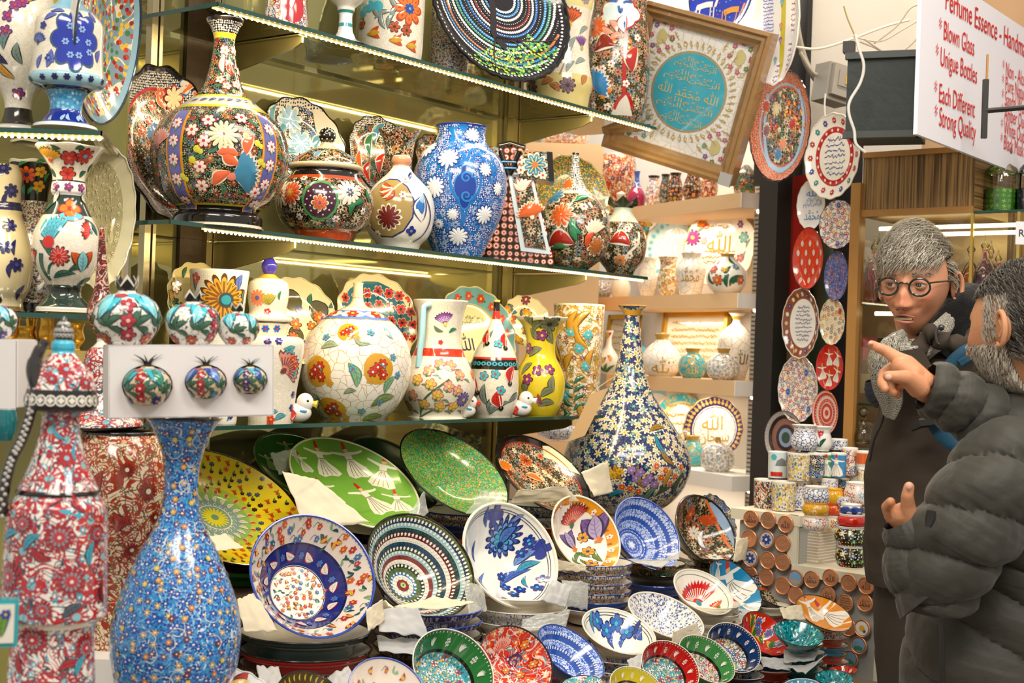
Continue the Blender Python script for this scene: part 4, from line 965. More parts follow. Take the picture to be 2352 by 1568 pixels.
# plates leaning at the mirror, middle shelf
def d_m1(pt,S):
 k=S.k;R=S.R;circ(pt,R,.74,.04,'c8342c',2);circ(pt,R,.97,.05,'0f0d10',2)
 at=S.at
 pt.flower(at(400,225),28*k,8,'ece0a8','3f4f9a','b8302a',vein='3f4f9a',h=4);pt.flower(at(430,195),20*k,5,'e9dcc9','c8342c','3f6fa8',h=4);pt.fan(at(360,315),2,36*k,'6f93b8','e6dcc0','d9642a',9,4,1.2,'e6dcc0')
 for x,y in((352,245),(370,215),(345,280),(420,260),(380,285),(460,210),(330,300)):pt.flower(at(x,y),14*k,6,'e0603a','f0dcc0','ece0c0',h=4)
 for x,y,a in((400,270,-.8),(380,250,2),(420,215,.5)):pt.leaf(at(x,y),a,46*k,16*k,'e2783a','efe2c4',h=5)
def splate(name,label,cx,cy,dia,asp,phi,D,segs,deco=None,mats=GL,**kw):
 a=dict(dep=.16,flat=.6,scal=(14,.022),rw=.03,rim='15120f',outer='e9dfc8');a.update(kw)
 return dish(name,label,'plate',cx,cy,dia,asp,phi,D,segs=segs,deco=deco,mats=mats,**a)
splate('scalloped_plate','black rimmed scalloped relief plate behind the tall-necked vase',400,335,372,.58,76,shelfD(395,.2),[(.74,X1),(1,(2,'ffffff'))],d_m1,[GL,F_orflor,F_bead],relief=.12,outer='15120f')
F_navy=fill('navy_speck_glaze','ded2ba',[('d',130,0,.36,['2c2f66'],None,None,.4)])
def d_m3(pt,S):
 k=S.k;at=S.at
 for x,y in((665,275),(690,330)):pt.flower(at(x,y),32*k,8,'9cc0d8','2f5fb0','e6dcc0',vein='2c3a7f',h=4)
 for x,y,a in((630,300,1.4),(650,330,1.1),(640,360,.2),(720,350,.8)):pt.leaf(at(x,y),a,60*k,17*k,'5f9aa8','d9d2b8',h=4)
 for x,y in((630,250),(645,258),(708,330),(640,380)):pt.flower(at(x,y),9*k,6,'d9e2d0','3f7a5a',h=4)
 pt.poly(at(745,330),[(-20*k,80*k),(40*k,60*k),(50*k,-80*k),(0,-90*k)],'ffffff',3,0,2)
splate('scalloped_plate','dark blue and black scalloped plate behind the lidded jar',700,335,236,.74,60,shelfD(720,.22),[(.86,X1),(1,(2,'ffffff'))],d_m3,[GL,F_blackw,F_navy],relief=.1)
splate('scalloped_plate','black plate with red leaves behind the black ruffled jug',876,355,186,.70,64,shelfD(890,.22),[(.78,X1),(1,(2,'ffffff'))],lambda pt,S:[pt.leaf(S.at(x,y),a,60*S.k,18*S.k,c,'e6dcc0',h=3)for x,y,a,c in((835,400,1.4,'e2692a'),(850,420,1.2,'c8301c'),(870,400,1.0,'c8301c'),(860,330,.9,'3f86a0'),(850,360,1.2,'3f7a58'))],[GL,F_black,F_bead],relief=.12)
splate('scalloped_plate','orange and black plate edge showing beside the blue vase neck',1010,378,150,.6,60,shelfD(1025,.24),[(1,X1)],None,[GL,F_orflor])
splate('scalloped_plate','green and yellow beaded plate behind the beaded neck bottle',1318,448,192,.82,58,shelfD(1325,.2),[(1,X1)],None,[GL,F_yell],rim='b8a04a',rw=.02)
b_=vase('ruffled_jug','black ruffled mouth jug with red and white flowers behind the bottle','jug',908,540,[(540,30),(500,44),(450,44),(410,30),(385,30),(350,33),(325,36),(305,46)],[(300,X1)],[GL,F_orflor],sh=(ZM,.14),relief=.1,scal=(5,.011,.72),cuts=[('body',395),('neck',290)])
# --- bottom glass shelf
def d_sun(pt,S):
 k=S.k;pt.flower(S.at(512,688),50*k,16,'e8a02c',None,'5a3a14',vein='8a5a1c',h=3);pt.disc(S.at(518,690),17*k,'3a4a48',8,20);pt.disc(S.at(518,690),11*k,'2f9aa8',9,16)
 pt.leaf(S.at(545,670),1.4,40*k,14*k,'5f74b8','2c3a6a',h=3);pt.flower(S.at(452,640),14*k,5,'c8452a','e8a23a',h=3)
 for x,y,a in((450,670,1.2),(555,700,1.5),(460,720,.8)):pt.leaf(S.at(x,y),a,36*k,10*k,'6d7a70','2c2a26',h=2)
vase('planter_vase','flared white beaded vase with a large orange sunflower','vase',492,960,[(960,40),(900,44),(820,50),(740,57),(680,62),(640,66),(622,68)],[(632,X1),(610,'f4efe2')],[GL,F_ivbead],sh=(ZB,.14),deco=d_sun,cuts=[('body',630),('rim',600)])
def d_gj(pt,S):
 k=S.k;pt.flower(S.at(592,685),20*k,12,'e0784a','3a4f9a','efe6d0',h=3)
 for i in range(4):pt.leaf(S.at(618,700),1.0+i*.35,26*k,9*k,'b8a83a','4a6a30',h=3)
 pt.flower(S.at(614,716),8*k,5,'c8342c','efe6d0',h=3);pt.leaf(S.at(640,690),1.4,22*k,7*k,'3f7a58',h=3)
 for x in(585,610,635):pt.flower(S.at(x,755),9*k,6,'2f5fb8','c8342c',h=3)
v,S,k=vase('ginger_jar','cream lidded jar with tall violet blue finial','jar',612,790,[(790,42),(770,44),(742,50),(736,56),(728,56),(724,46),(715,42),(690,46),(665,47),(650,44),(642,34),(636,22),(630,14)],[(744,'e9ddc0'),(738,'1c1a18'),(640,X1),(628,'d9a83a')],[GL,F_ivory],sh=None,D=shelfD(612,.12),deco=d_gj,top='close',cuts=[('body',740),('lid',600)])
b=MB();L_=Lathe([(x*k,(790-y)*k)for y,x in((644,9),(632,10),(622,15),(610,18),(600,14),(590,7),(580,3.5),(574,.1))]);L_.mesh(b,[(9,'4038a8')],24);kid(v,'finial',b,GL)
# support under it: footed vase
def d_fl(pt,S):
 k=S.k
 pt.fan(S.at(650,850),.6,44*k,'dd8a7a','7a4a40','8a4a44',11,3,1.3,'6a4a44')
 for x,y in((615,785),(640,783),(672,905),(668,935)):pt.flower(S.at(x,y),9*k,6,'2b2f86','d23a3a',h=3)
 for x,y,a in((650,800,-.4),(655,812,.6),(672,870,1.3),(630,962,.4),(610,950,.3)):pt.leaf(S.at(x,y),a,30*k,10*k,'5fb0b8','3a6a6a',h=3)
 for x,y in((675,840),(670,825),(622,960)):pt.flower(S.at(x,y),10*k,5,'d8401c','e8a23a',h=3)
vase('tapered_vase','ivory tapered vase with pink and red flowers behind the white box','vase',622,972,[(972,50),(965,52),(900,56),(850,64),(800,70),(780,68),(772,56)],[(966,'efe6d0'),(775,X1),(760,'efe6d0')],[GL,F_ivory],sh=(ZB,.09),deco=d_fl,cuts=[('foot',966),('body',700)],top='close')
def d_big(pt,S):
 k=S.k
 for x,y,r in((732,850,36),(868,845,36),(800,762,24),(765,935,32)):
  c=S.at(x,y);pt.cloud(c,r*k,3,'d09a2c',.04,2,.95)
  for dx,dy in((-.4,-.2),(.25,.3),(.3,-.35),(-.1,.1)):pt.flower((c[0]+dx*r*k/S.rz(c[1])[0],c[1]+dy*r*k),r*.3*k,6,'c8342c','efe2c4','8a3a20',h=5)
  pt.leaf((c[0],c[1]+.3*r*k),-.6,r*.5*k,5*k,'4aa8b8',h=6);pt.flower((c[0]-(.5 if x>800 else-.9)*r*k/S.rz(c[1])[0],c[1]-.7*r*k),r*.28*k,5,'d09a2c',None,h=3)
 for x,y,a,l,c_ in((800,830,-1.2,60,'7fb08a'),(740,800,.2,44,'9aa88a'),(850,790,2.7,44,'9aa88a'),(850,930,.5,60,'7a9a5a'),(880,900,1.1,46,'7fb08a'),(720,900,-1,36,'6a9a8a'),(830,960,.2,50,'a8b85a'),(790,900,.3,30,'8fa07a'),(900,780,1.8,40,'8fb8c0'),(702,760,.8,30,'9ab85a')):pt.leaf(S.at(x,y),a,l*k,l*.3*k,c_,'6a7a5a',h=3)
 for x,y in((752,775),(850,765),(910,860),(900,820),(830,940),(810,845),(730,925),(870,920)):pt.flower(S.at(x,y),8*k,5,'4aa4c0','c8342c','3a5a8a',h=4)
 for i in range(7):
  th=-pi+2*pi*(i+.32)/7;pt.cloud((th,S.sz((S.by-724)*k)),44*k,6,'5f7ac8',.08,2,.42,0,'a8a878');pt.cloud((th,S.sz((S.by-723)*k)),30*k,6,'f0e9cf',.1,4,.4);pt.flower((th,S.sz((S.by-723)*k)),14*k,6,'c83a2c','e8c04a',h=7)
v,S,k=vase('round_bottle','huge round ivory crackle bottle with gold pomegranates','vase',812,975,[(975,74),(968,70),(955,78),(935,96),(905,114),(870,125),(835,128),(800,123),(770,110),(745,90),(725,64),(710,38),(702,22),(694,15),(680,12),(655,11),(650,12)],[(960,'efe4c8'),(708,X1),(640,'eadfb8')],[GL,F_crack],sh=(ZB,.13),deco=d_big,cuts=[('foot',960),('body',704),('neck',630)],N=72)
b=MB();b.tube([(12*k*cos(a),12*k*sin(a),(S.by-684)*k)for a in[i*.7 for i in range(20)]],1.6*k,'b89a6a',n=5);kid(v,'string',b,MATT)
def d_jug(pt,S):
 k=S.k;pt.fan(S.at(1022,745),1.8,26*k,'8a4f9a','e0c0e0','d8c84a',8,3,.9,'4a2a5a')
 pt.leaf(S.at(1018,762),2.6,26*k,9*k,'6d7a5a',h=2);pt.leaf(S.at(1030,765),.4,24*k,9*k,'3f8a68',h=2);pt.tulip(S.at(950,750),1.9,40*k,'e0602a','e8a23a',h=3);pt.flower(S.at(1012,786),6*k,5,'c8342c',None,h=3)
 g=random.Random(3)
 pt.stroke(S.at(965,955),[(0,0),(20*k,50*k),(60*k,95*k)],4*k,'4a6a40',2);pt.stroke(S.at(965,955),[(0,0),(50*k,30*k),(90*k,44*k)],4*k,'4a6a40',2)
 for x,y in((960,870),(985,850),(1010,835),(1035,838),(1055,860),(950,905),(1030,885),(1005,905),(975,925),(1050,895),(940,930),(1010,930),(1040,930),(990,880)):
  pt.flower(S.at(x,y),12*k,5,'e0a08c' if(x+y)%2 else 'e8b85a','e6d23a','b86a50',h=4);pt.leaf(S.at(x-6,y+14),.9,16*k,8*k,'3f9a58','2a5a38',h=3);pt.leaf(S.at(x+8,y+10),-.4,22*k,6*k,'7d8a70',h=2)
 pt.flower(S.at(1062,915),16*k,12,'6a5fa8','e8b83a','4a3f78',h=5);pt.flower(S.at(1085,860),14*k,9,'e8823a','e8c04a',h=5)
v,S,k=vase('water_jug','tall white jug with red collar and pale blue handle','jug',1003,974,[(974,68),(966,66),(955,60),(945,64),(920,78),(895,86),(870,85),(845,76),(822,64),(808,57),(790,52),(760,50),(720,54),(700,60),(690,63)],[(952,'f0ead8'),(818,X1),(800,'d8361c'),(692,X1),(680,'f4efe2')],[GL,F_ivory],sh=(ZB,.09),deco=d_jug,cuts=[('foot',952),('body',818),('collar',800),('neck',640)],N=64)
handle(v,S,[(990,700),(975,706),(972,730),(970,770),(965,810),(962,842)],7,'9fd0dc',yd=-57*k)
def d_cone(pt,S):
 k=S.k
 for x,y,a in((1098,900,1.9),(1170,880,1.3),(1150,935,1.8),(1120,790,2.0),(1160,800,1.2)):pt.leaf(S.at(x,y),a,42*k,22*k,'c8241c','efe6d0',h=4);pt.stroke(S.at(x,y),[(0,0),(30*k*cos(a),30*k*sin(a))],2*k,'f0dcc0',7,sm=False);pt.disc(S.at(x,y),6*k,'1a1614',7)
 for x,y in((1112,862),(1150,895),(1138,858),(1105,770),(1145,790)):pt.flower(S.at(x,y),10*k,5,'4ab4c4','d23a2c','2a4a5a',h=4)
 for x,y,a in((1125,950,1.2),(1125,950,.7),(1120,930,1.7),(1150,960,.9),(1095,940,1.4),(1165,925,.4),(1110,800,1.2)):pt.leaf(S.at(x,y),a,52*k,12*k,'7d8a80','2a2a26',h=2)
 n=26
 for i in range(n):th=-pi+2*pi*i/n;c=(th,S.sz((S.by-835)*k));pt.cloud(c,6*k,2,'4ab4c4',0,2,.8);pt.disc(c,2.4*k,'1a1614',4)
vase('conical_bottle','white cone shaped bottle with black band and red tulips','vase',1132,970,[(970,42),(962,43),(930,52),(895,57),(860,56),(838,54),(820,50),(800,42),(775,28),(750,17),(735,11),(728,9),(700,7),(690,8)],[(848,X1),(826,'16130f'),(821,'d2301c'),(734,X1),(716,'d2301c'),(694,'16130f'),(685,'d8b85a')],[GL,F_ivory],sh=(ZB,.08),deco=d_cone,cuts=[('body',850),('band',820),('shoulder',734),('neck',600)])
def d_yel(pt,S):
 k=S.k
 for x,y in((1212,870),(1235,850),(1262,848),(1215,800),(1245,770)):pt.flower(S.at(x,y),12*k,5,'8f3a7a','e8c04a','3a1a3a',h=4)
 for x,y,a in((1200,770,2),(1225,760,.8),(1255,760,1.2),(1215,820,.6),(1205,905,1.2),(1240,910,.5),(1235,930,.2),(1270,900,1.6),(1250,780,2.4),(1222,748,1.4),(1198,860,.9),(1270,790,2.0)):pt.leaf(S.at(x,y),a,40*k,14*k,'7d8460','4a4a30',h=2)
 pt.flower(S.at(1262,745),22*k,9,'6a6f50','2a2a22','3a3a28',h=3);pt.tulip(S.at(1245,925),2.4,26*k,'b0522a','8f3a5a',h=4)
vase('yellow_vase','glossy yellow vase with ruffled cream rim and purple flowers','vase',1237,970,[(970,38),(960,37),(950,40),(925,52),(895,58),(865,57),(840,47),(820,36),(800,33),(775,35),(750,44),(735,56),(728,60)],[(955,'f2ecd8'),(735,'e2c823'),(720,'f2ecd8')],GL,sh=(ZB,.08),deco=d_yel,scal=(9,.0035,.82),cuts=[('foot',955),('body',735),('rim',700)])
def d_cyl(pt,S):
 k=S.k
 for x,y,a,l in((1310,770,1.3,60),(1320,760,.9,60),(1330,780,1.7,50),(1290,830,2.0,50),(1300,850,1.2,44),(1352,850,1.4,50),(1350,800,2.2,50),(1345,950,2.0,36),(1320,955,.8,36)):pt.leaf(S.at(x,y),a,l*k,14*k,'c08f2c','7a5a20',h=4)
 pt.stroke(S.at(1318,960),[(0,0),(-4*k,60*k),(6*k,100*k),(0,150*k),(-12*k,190*k)],3*k,'5a2a5a',3)
 for i in range(8):pt.leaf(S.at(1318,950-i*10),.6 if i%2 else 2.5,30*k,8*k,'3f7a58','1f3a2a',h=5)
 for x,y in((1312,762),(1330,800),(1345,840),(1300,905),(1352,925),(1350,770)):pt.flower(S.at(x,y),12*k,6,'4ab0c0','e0d0a0','c08f2c',h=6)
vase('cylinder_vase','white cylinder vase with raised gold leaves at the end of the lowest shelf','vase',1322,972,[(972,50),(968,51),(900,53),(800,56),(720,58),(700,59)],[(703,X1),(690,'f2e6c4')],[GL,F_gold],sh=(ZB,.12),deco=d_cyl,relief=.15,cuts=[('body',704),('rim',600)],N=60)
# plates on the lowest shelf
def ylw(cols,n=16,seed=1,leafc='3f7a58',r=15,oc='3a2a1a'):
 def f(pt,S):
  def one_(c,g,i):
   if i%3==0:pt.leaf(c,g.uniform(0,6.28),r*1.8*S.k,r*.7*S.k,leafc,oc,h=2)
   else:pt.flower(c,r*g.uniform(.7,1.1)*S.k,g.choice((5,6,8)),g.choice(cols),'e8c04a',oc,g.uniform(0,3),h=3)
  scatter(pt,S.R,n,.05,.9,one_,seed,.22)
 return f
CR_='ecdfae'
splate('scalloped_plate','cream scalloped plate behind the sunflower vase',470,700,206,.72,62,shelfD(480,.2),[(.8,CR_),(1,'e6d490')],ylw(['3a3f8a','5a7a3a','d9a03a'],14,2),rim='ecdfae',rw=.02)
splate('scalloped_plate','cream scalloped plate with dark pomegranates behind the ginger jar',692,735,208,.78,60,shelfD(700,.2),[(1,CR_)],lambda pt,S:[pt.cloud(S.at(x,y),r*S.k,3,'5a5430',.05,2,1.1,0,'2a2418')or pt.flower(S.at(x+16,y+22),12*S.k,6,'3a3a9a','e0602a',h=5)for x,y,r in((672,690,22),(730,715,22),(680,770,18))]+[ylw(['e0702a','4a4aa0','c8342c'],14,5)(pt,S)],rim='ecdfae',rw=.02)
def d_b5(pt,S):
 for i in range(-3,4):
  for j in range(4):
   x,y=868+i*25+j*3,668+j*32+abs(i)*5
   pt.stroke(S.at(x,y),[(0,0),(-4*S.k,-28*S.k)],3*S.k,'1f3a2a',2,sm=False);pt.flower(S.at(x,y),12*S.k,6,'c8342c','1a1a18','e6d9b0',h=3)
splate('scalloped_plate','teal scalloped plate with rows of red carnations',868,730,212,.82,60,shelfD(880,.2),[(.86,'2d6f86'),(1,CR_)],d_b5,rim='ecdfae',rw=.02)
def d_b8(pt,S):
 k=S.k;circ(pt,S.R,.66,.02,'b8a04a',2)
 ring(pt,S.R,.83,16,lambda c,a,i:pt.flower(c,11*k,6,'d0421c','e8b83a',h=3));ring(pt,S.R,.82,16,lambda c,a,i:pt.leaf(c,a+1.3,20*k,6*k,'3f6a48',h=2),.2)
 pt.text(S.at(1085,735),BISM,26*k,'2c2a5a',4,W=66*k);pt.text(S.at(1068,785),ALLAH,42*k,'2c2a5a',4)
splate('scalloped_plate','oval cream plate with dark script and teal flower border',1097,762,224,.80,56,shelfD(1105,.2),[(.68,'e6d9a4'),(.98,'6aa2a4'),(1,CR_)],d_b8,rim='ecdfae',rw=.02,oval=.9)
splate('scalloped_plate','cream scalloped plate with purple flowers behind the yellow vase',1212,738,128,.8,56,shelfD(1222,.2),[(1,CR_)],ylw(['8a2a4a','c8602a','e0a02a'],12,8,'5f8a98'),rim='ecdfae',rw=.02)
# small figures
def bird(label,px,D,sh,k,cols,flip=1):
 p=on_shelf(px,*sh);k=k*p.y/F;r=thing('ceramic_bird',label,'figurine',faceM(p),'small ceramic animals')
 b=MB();b.ball((0,0,.30*k),(.42*k,.32*k,.3*k),'f1ede6');b.ball((flip*.2*k,0,.62*k),(.27*k,.26*k,.3*k),'f1ede6');b.ball((-flip*.42*k,0,.22*k),(.32*k,.2*k,.18*k),'f1ede6');kid(r,'body',b,GL)
 b=MB();b.ball((flip*.28*k,-.22*k,.68*k),.045*k,'1a1a1a',n=10,q=6);kid(r,'eye',b,GL)
 b=MB();b.tube([(flip*.42*k,-.05*k,.6*k),(flip*.58*k,-.08*k,.57*k)],[.07*k,.01],cols[0],n=8);kid(r,'beak',b,GL)
 b=MB()
 for i in range(7):a=2.4+i*.3;b.tube([(-.05*k,-.30*k,.28*k),(-.05*k+.25*k*cos(a),-.31*k,.28*k+.22*k*sin(a))],[.012*k,.05*k],cols[1],n=6)
 b.ball((flip*.15*k,-.29*k,.36*k),(.12*k,.03*k,.05*k),'3f9ac0');kid(r,'painted_wing',b,GL);return r
bird('white duck figurine with red fan flower in front of the round bottle',684,0,(ZB,.045),74,('e8c84a','d2402a'))
bird('white bird figurine with red beak beside the conical bottle',1068,0,(ZB,.04),58,('c8301c','c8301c'))
bird('white cat shaped figurine at the foot of the yellow vase',1194,0,(ZB,.035),64,('f1ede6','c8301c'))
vase('small_cup','small ivory beaded cup under the box of pomegranates','cup',512,976,[(976,28),(970,30),(955,31),(935,32)],[(930,X1)],[GL,F_ivbead],sh=(ZB,.035),deco=lambda pt,S:[pt.flower(S.at(528,955),7*S.k,5,'2b2f86','d23a3a',h=3),pt.leaf(S.at(520,965),.5,18*S.k,7*S.k,'5fb0b8',h=2)])
# --- top shelf
vase('tall_vase','red and blue patterned vase cut off at the top edge','vase',655,52,[(52,52),(40,50),(0,46),(-60,50),(-140,66)],[(-60,X1),(-200,'2f5fa8')],[GL,F_mos],sh=(ZT,.09),deco=lambda pt,S:[pt.cloud(S.at(672,20),30*S.k,2,'c03038',.0,2,1.4),pt.leaf(S.at(668,30),1.2,26*S.k,10*S.k,'f0e8dc',h=5),pt.leaf(S.at(680,0),.9,22*S.k,9*S.k,'3f9a78',h=5)])
vase('footed_vase','small white footed vase with teal ring','vase',792,112,[(112,50),(106,46),(92,28),(80,21),(70,17),(40,15),(30,17),(24,20),(16,22),(0,40),(-30,62),(-80,66)],[(96,'eef0ee'),(62,'e6eaea'),(57,'2f9a9a'),(32,'eef0ee'),(26,'2f8a88'),(-200,X1)],[GL,F_ivory],sh=(ZT,.05),cuts=[('foot',90),('stem',24),('bowl',-100)],deco=lambda pt,S:[pt.leaf(S.at(x,y),a,40*S.k,14*S.k,c,'4a4a40',h=3)for x,y,a,c in((760,-10,1.2,'7d8a80'),(810,-10,.8,'c8502a'),(835,-5,.5,'d0701c'),(790,5,1.4,'b89a7a'))])
def d_t3(pt,S):
 k=S.k;pt.flower(S.at(938,35),34*k,8,'e8742a','2a4fa8','b8401c',vein='b8401c',h=4);pt.flower(S.at(938,35),13*k,8,'2a4fa8','5fb0c0',h=9)
 for i,(x,y)in enumerate(((830,20),(850,30),(862,10),(835,40),(848,0),(868,32))):pt.disc(S.at(x,y),13*k,'4ab4c8' if i%2 else 'a8d8c8',3+i%2,12)
 for x,y in((832,66),(905,78),(932,84)):pt.flower(S.at(x,y),12*k,6,'b8502a','5a2a1a','4a3a2a',h=4)
 for x,y,a in((890,85,1.2),(885,85,1.8),(895,60,.9),(880,60,2.2),(860,60,.4),(920,40,2.2),(900,30,1.4)):pt.leaf(S.at(x,y),a,44*k,9*k,'8a9a90','4a4a44',h=2)
 for x,y in((845,92),(892,108),(930,118)):pt.tulip(S.at(x,y),.1,34*k,'c8522a','d0a02a',h=3)
vase('cylinder_vase','white cylinder vase with orange flower on the top shelf','vase',893,122,[(122,72),(116,76),(90,77),(40,78),(-20,78),(-110,74)],[(-200,X1)],[GL,F_ivory],sh=(ZT,.12),deco=d_t3,relief=.05,N=64)
vase('dark_vase','shaded floral vase behind the tree patterned plate','vase',1030,150,[(150,40),(140,44),(60,46),(-20,44)],[(-200,X1)],[GL,F_vine],sh=(ZT,.2))
def d_tree(pt,S):
 k=S.k;R=S.R;cols=['d8eaf0','3f8fd0','e9e6e0','1a1614','8c3a3a','e9e6e0','2a6fc0','1a1614','3f9ad8','3f9a7a','e9e6e0','1a1614','c87a4a','2f86d0','e9e6e0']
 c0=(.15,.18)
 for j,rr in enumerate([.2+.055*i for i in range(15)]):
  n=int(2*pi*rr/.034)
  for i in range(n):
   a=2*pi*i/n;x,y=c0[0]+rr*cos(a),c0[1]+rr*sin(a)
   if x*x+y*y<.8 and y>-1.3:pt.disc((x*R,y*R),.019*R,cols[j],2,6)
 g=random.Random(4)
 for _ in range(520):
  a=g.uniform(3.5,5.6);rr=g.uniform(.52,.93);x,y=rr*cos(a),rr*sin(a)
  if y<-.42+.3*x:pt.disc((x*R,y*R),.018*R,g.choice(['7fc04a','c8d83a','2f7a6a','5fae5a']),4,6)
 for _ in range(260):
  a=g.uniform(.3,2.6);rr=g.uniform(.45,.92);x,y=rr*cos(a),rr*sin(a)
  if y>.3:pt.disc((x*R,y*R),.018*R,g.choice(['e85a1c','d8301c','e8c83a','7fb03a']),5,6)
 pt.stroke((0,0),[(-.06*R,.95*R),(-.1*R,.5*R),(-.02*R,.1*R),(-.12*R,-.3*R),(0,-.5*R)],.09*R,'2a2024',6)
 for e in((.5,-.72),(-.3,-.8),(.3,-.6),(.75,-.45)):pt.stroke((0,0),[(-.08*R,-.36*R),(e[0]*.5*R,-.42*R),(e[0]*R,e[1]*R)],.035*R,'3a2a28',6,.6)
 beads(pt,R,.93,110,.016,'e9e6e0',4)
splate('beaded_plate','large beaded plate with a tree against blue arcs',1153,12,372,.72,50,shelfD(1165,.02),[(1,'17131a')],d_tree,relief=.3,rim='15120f',rw=.05,scal=(40,.008),outer='e9e6e0')
def d_t6(pt,S):
 k=S.k;pt.fan(S.at(1307,70),1.5,38*k,'d8602a','8a3a1a','e0b83a',7,4,.8,'7a3a20');pt.fan(S.at(1283,150),1.5,36*k,'4ac0d0','2a8a9a','e0c84a',7,4,.8,'2a7a88');pt.fan(S.at(1335,120),1.6,30*k,'8a5a9a','5a3a6a','c8b84a',6,4,.7)
 pt.stroke(S.at(1285,185),[(0,0),(14*k,40*k),(24*k,90*k)],4*k,'a08a78',2)
 for x,y,a in((1290,160,1.9),(1300,180,.9),(1270,180,1.4),(1310,130,1.2),(1330,90,.6),(1320,160,.4),(1300,95,2.4)):pt.leaf(S.at(x,y),a,38*k,9*k,'9aa8a4','5a605a',h=2)
 for x in(1222,1303):pt.flower(S.at(x,208),17*k,9,'8a6a78','3a4a44','4a3a3a',h=4)
 for x,a in((1262,-.6),(1335,.9),(1245,.3)):pt.leaf(S.at(x,205),a,30*k,12*k,'c8824a','8a5a30',h=4)
 for x in(1290,1345):pt.flower(S.at(x,8),14*k,7,'a88aa0','4a4a44',h=4)
vase('waisted_vase','white waisted vase with orange and turquoise lotus and yellow base band','vase',1283,232,[(232,66),(225,70),(200,76),(180,74),(150,68),(100,64),(50,66),(20,72),(0,74),(-40,72)],[(182,'d9c882'),(177,'6a4a68'),(25,X1),(-100,'d9d08a')],[GL,F_ivory],sh=(ZT,.10),deco=d_t6,cuts=[('base_band',180),('body',24),('rim',-200)],N=60)
def d_t7(pt,S):
 k=S.k;pt.cloud(S.at(1425,45),44*k,5,'d9eaee',.1,3,.7,0,'b8241c');pt.stroke(S.at(1425,30),[(-26*k,14*k),(-8*k,10*k),(0,-14*k),(8*k,10*k),(26*k,12*k)],6*k,'2a5aa0',6);pt.leaf(S.at(1432,90),1.5,44*k,20*k,'d9eaee','b8241c',h=5);pt.leaf(S.at(1432,84),1.5,26*k,12*k,'2a5aa0',h=8)
 pt.stroke(S.at(1432,225),[(0,0),(-2*k,60*k),(0,140*k)],9*k,'b0241c',4);pt.stroke(S.at(1410,262),[(0,0),(8*k,20*k),(22*k,38*k)],7*k,'b0241c',4);pt.stroke(S.at(1450,262),[(0,0),(-6*k,20*k),(-18*k,38*k)],7*k,'b0241c',4)
 pt.flower(S.at(1372,72),25*k,12,'e2601c','e8a83a','efe2c4',vein='8a2a14',h=5);pt.flower(S.at(1366,72),9*k,6,'2a2018','e8943a',h=10)
 pt.leaf(S.at(1366,128),.2,56*k,32*k,'8c1c18','efe0d0',h=5,bend=.3);pt.fan(S.at(1362,210),.5,46*k,'3a8ac8','efe0d0','e0742c',9,5,1.1,'efe6d4')
 pt.leaf(S.at(1450,180),1.4,62*k,26*k,'b0281c','d9d2b8',h=5)
 for x,y in((1372,172),(1385,170),(1404,160),(1415,140),(1365,248),(1437,205),(1395,255),(1360,100),(1462,100)):pt.flower(S.at(x,y),9*k,5,'efe6d8','b83030',h=5)
 for x,y,a in((1400,60,-1),(1410,90,2.6),(1400,105,.3)):pt.leaf(S.at(x,y),a,34*k,14*k,'e8a08a','8a4a3a',h=5)
 for x,y in((1410,110),(1380,108),(1400,220),(1385,232),(1445,110),(1447,125)):pt.disc(S.at(x,y),6*k,'e8842a',6)
 pt.poly(S.at(1428,255),[(-26*k,-20*k),(30*k,-20*k),(8*k,26*k),(-6*k,26*k)],'ffffff',3,0,2)
vase('relief_vase','red and orange relief vase with light blue palmette on the top shelf','vase',1414,268,[(268,54),(262,62),(220,70),(160,74),(110,72),(60,66),(20,62),(-30,68)],[(-200,X1)],[GL,F_orflor,F_bead],sh=(ZT,.08),deco=d_t7,relief=.14,N=64)
# --- left corner shelves
def d_l1(pt,S):
 k=S.k;pt.cloud(S.at(172,105),46*k,8,'2436a0',.14,3,1.35,0,'3a5a78')
 g=random.Random(2)
 for x,y in((160,75),(185,80),(172,105),(150,110),(198,108),(178,140),(160,140),(172,50),(200,130)):pt.flower(S.at(x,y),8*k,6,'8fb0e0','2436a0',h=6)
 pt.fan(S.at(92,110),1.5,26*k,'3a4a9a','8fa0d0','2c3a6a',9,3,1.3);pt.flower(S.at(115,148),11*k,6,'2c3a88','6fa0c8',h=3);pt.flower(S.at(103,72),10*k,5,'2c3a88',None,h=3)
 for x,y,a in((105,60,.4),(118,40,0),(90,170,1.3),(110,170,1),(215,60,1.6),(218,150,1.2),(125,160,1.8)):pt.leaf(S.at(x,y),a,34*k,12*k,'6a74c4','3a3f78',h=3)
 for x in range(75,235,26):pt.flower(S.at(x,190),8*k,6,'232a5a',None,h=3)
 for x,a in((118,2),(140,1.2),(160,1.7),(178,1),(190,1.5)):pt.leaf(S.at(x,286),a,26*k,9*k,'a8c8e4',h=3)
v,S,k=vase('footed_jar','white jar with cobalt medallion on a blue waisted foot','jar',150,297,[(297,72),(290,70),(284,56),(270,44),(258,37),(245,36),(230,38),(215,46),(206,56),(200,76),(192,84),(182,86),(172,82),(150,79),(110,77),(70,77),(50,73),(35,60),(22,45),(10,30),(0,25),(-30,22)],[(288,'dfe4ea'),(256,'1d2f8c'),(212,(2,'ffffff')),(205,'16202e'),(176,'9fc8d4'),(30,X1),(0,'8fc4dc'),(-60,'4aa0c8')],[GL,F_ivory,fill('turquoise_cell_glaze','4a9ac4',[('d',120,0,.4,['8fc8e0','2f86b8'],None,None)])],D=2.62,deco=d_l1,cuts=[('foot',212),('body',30),('neck',-100)],N=64)
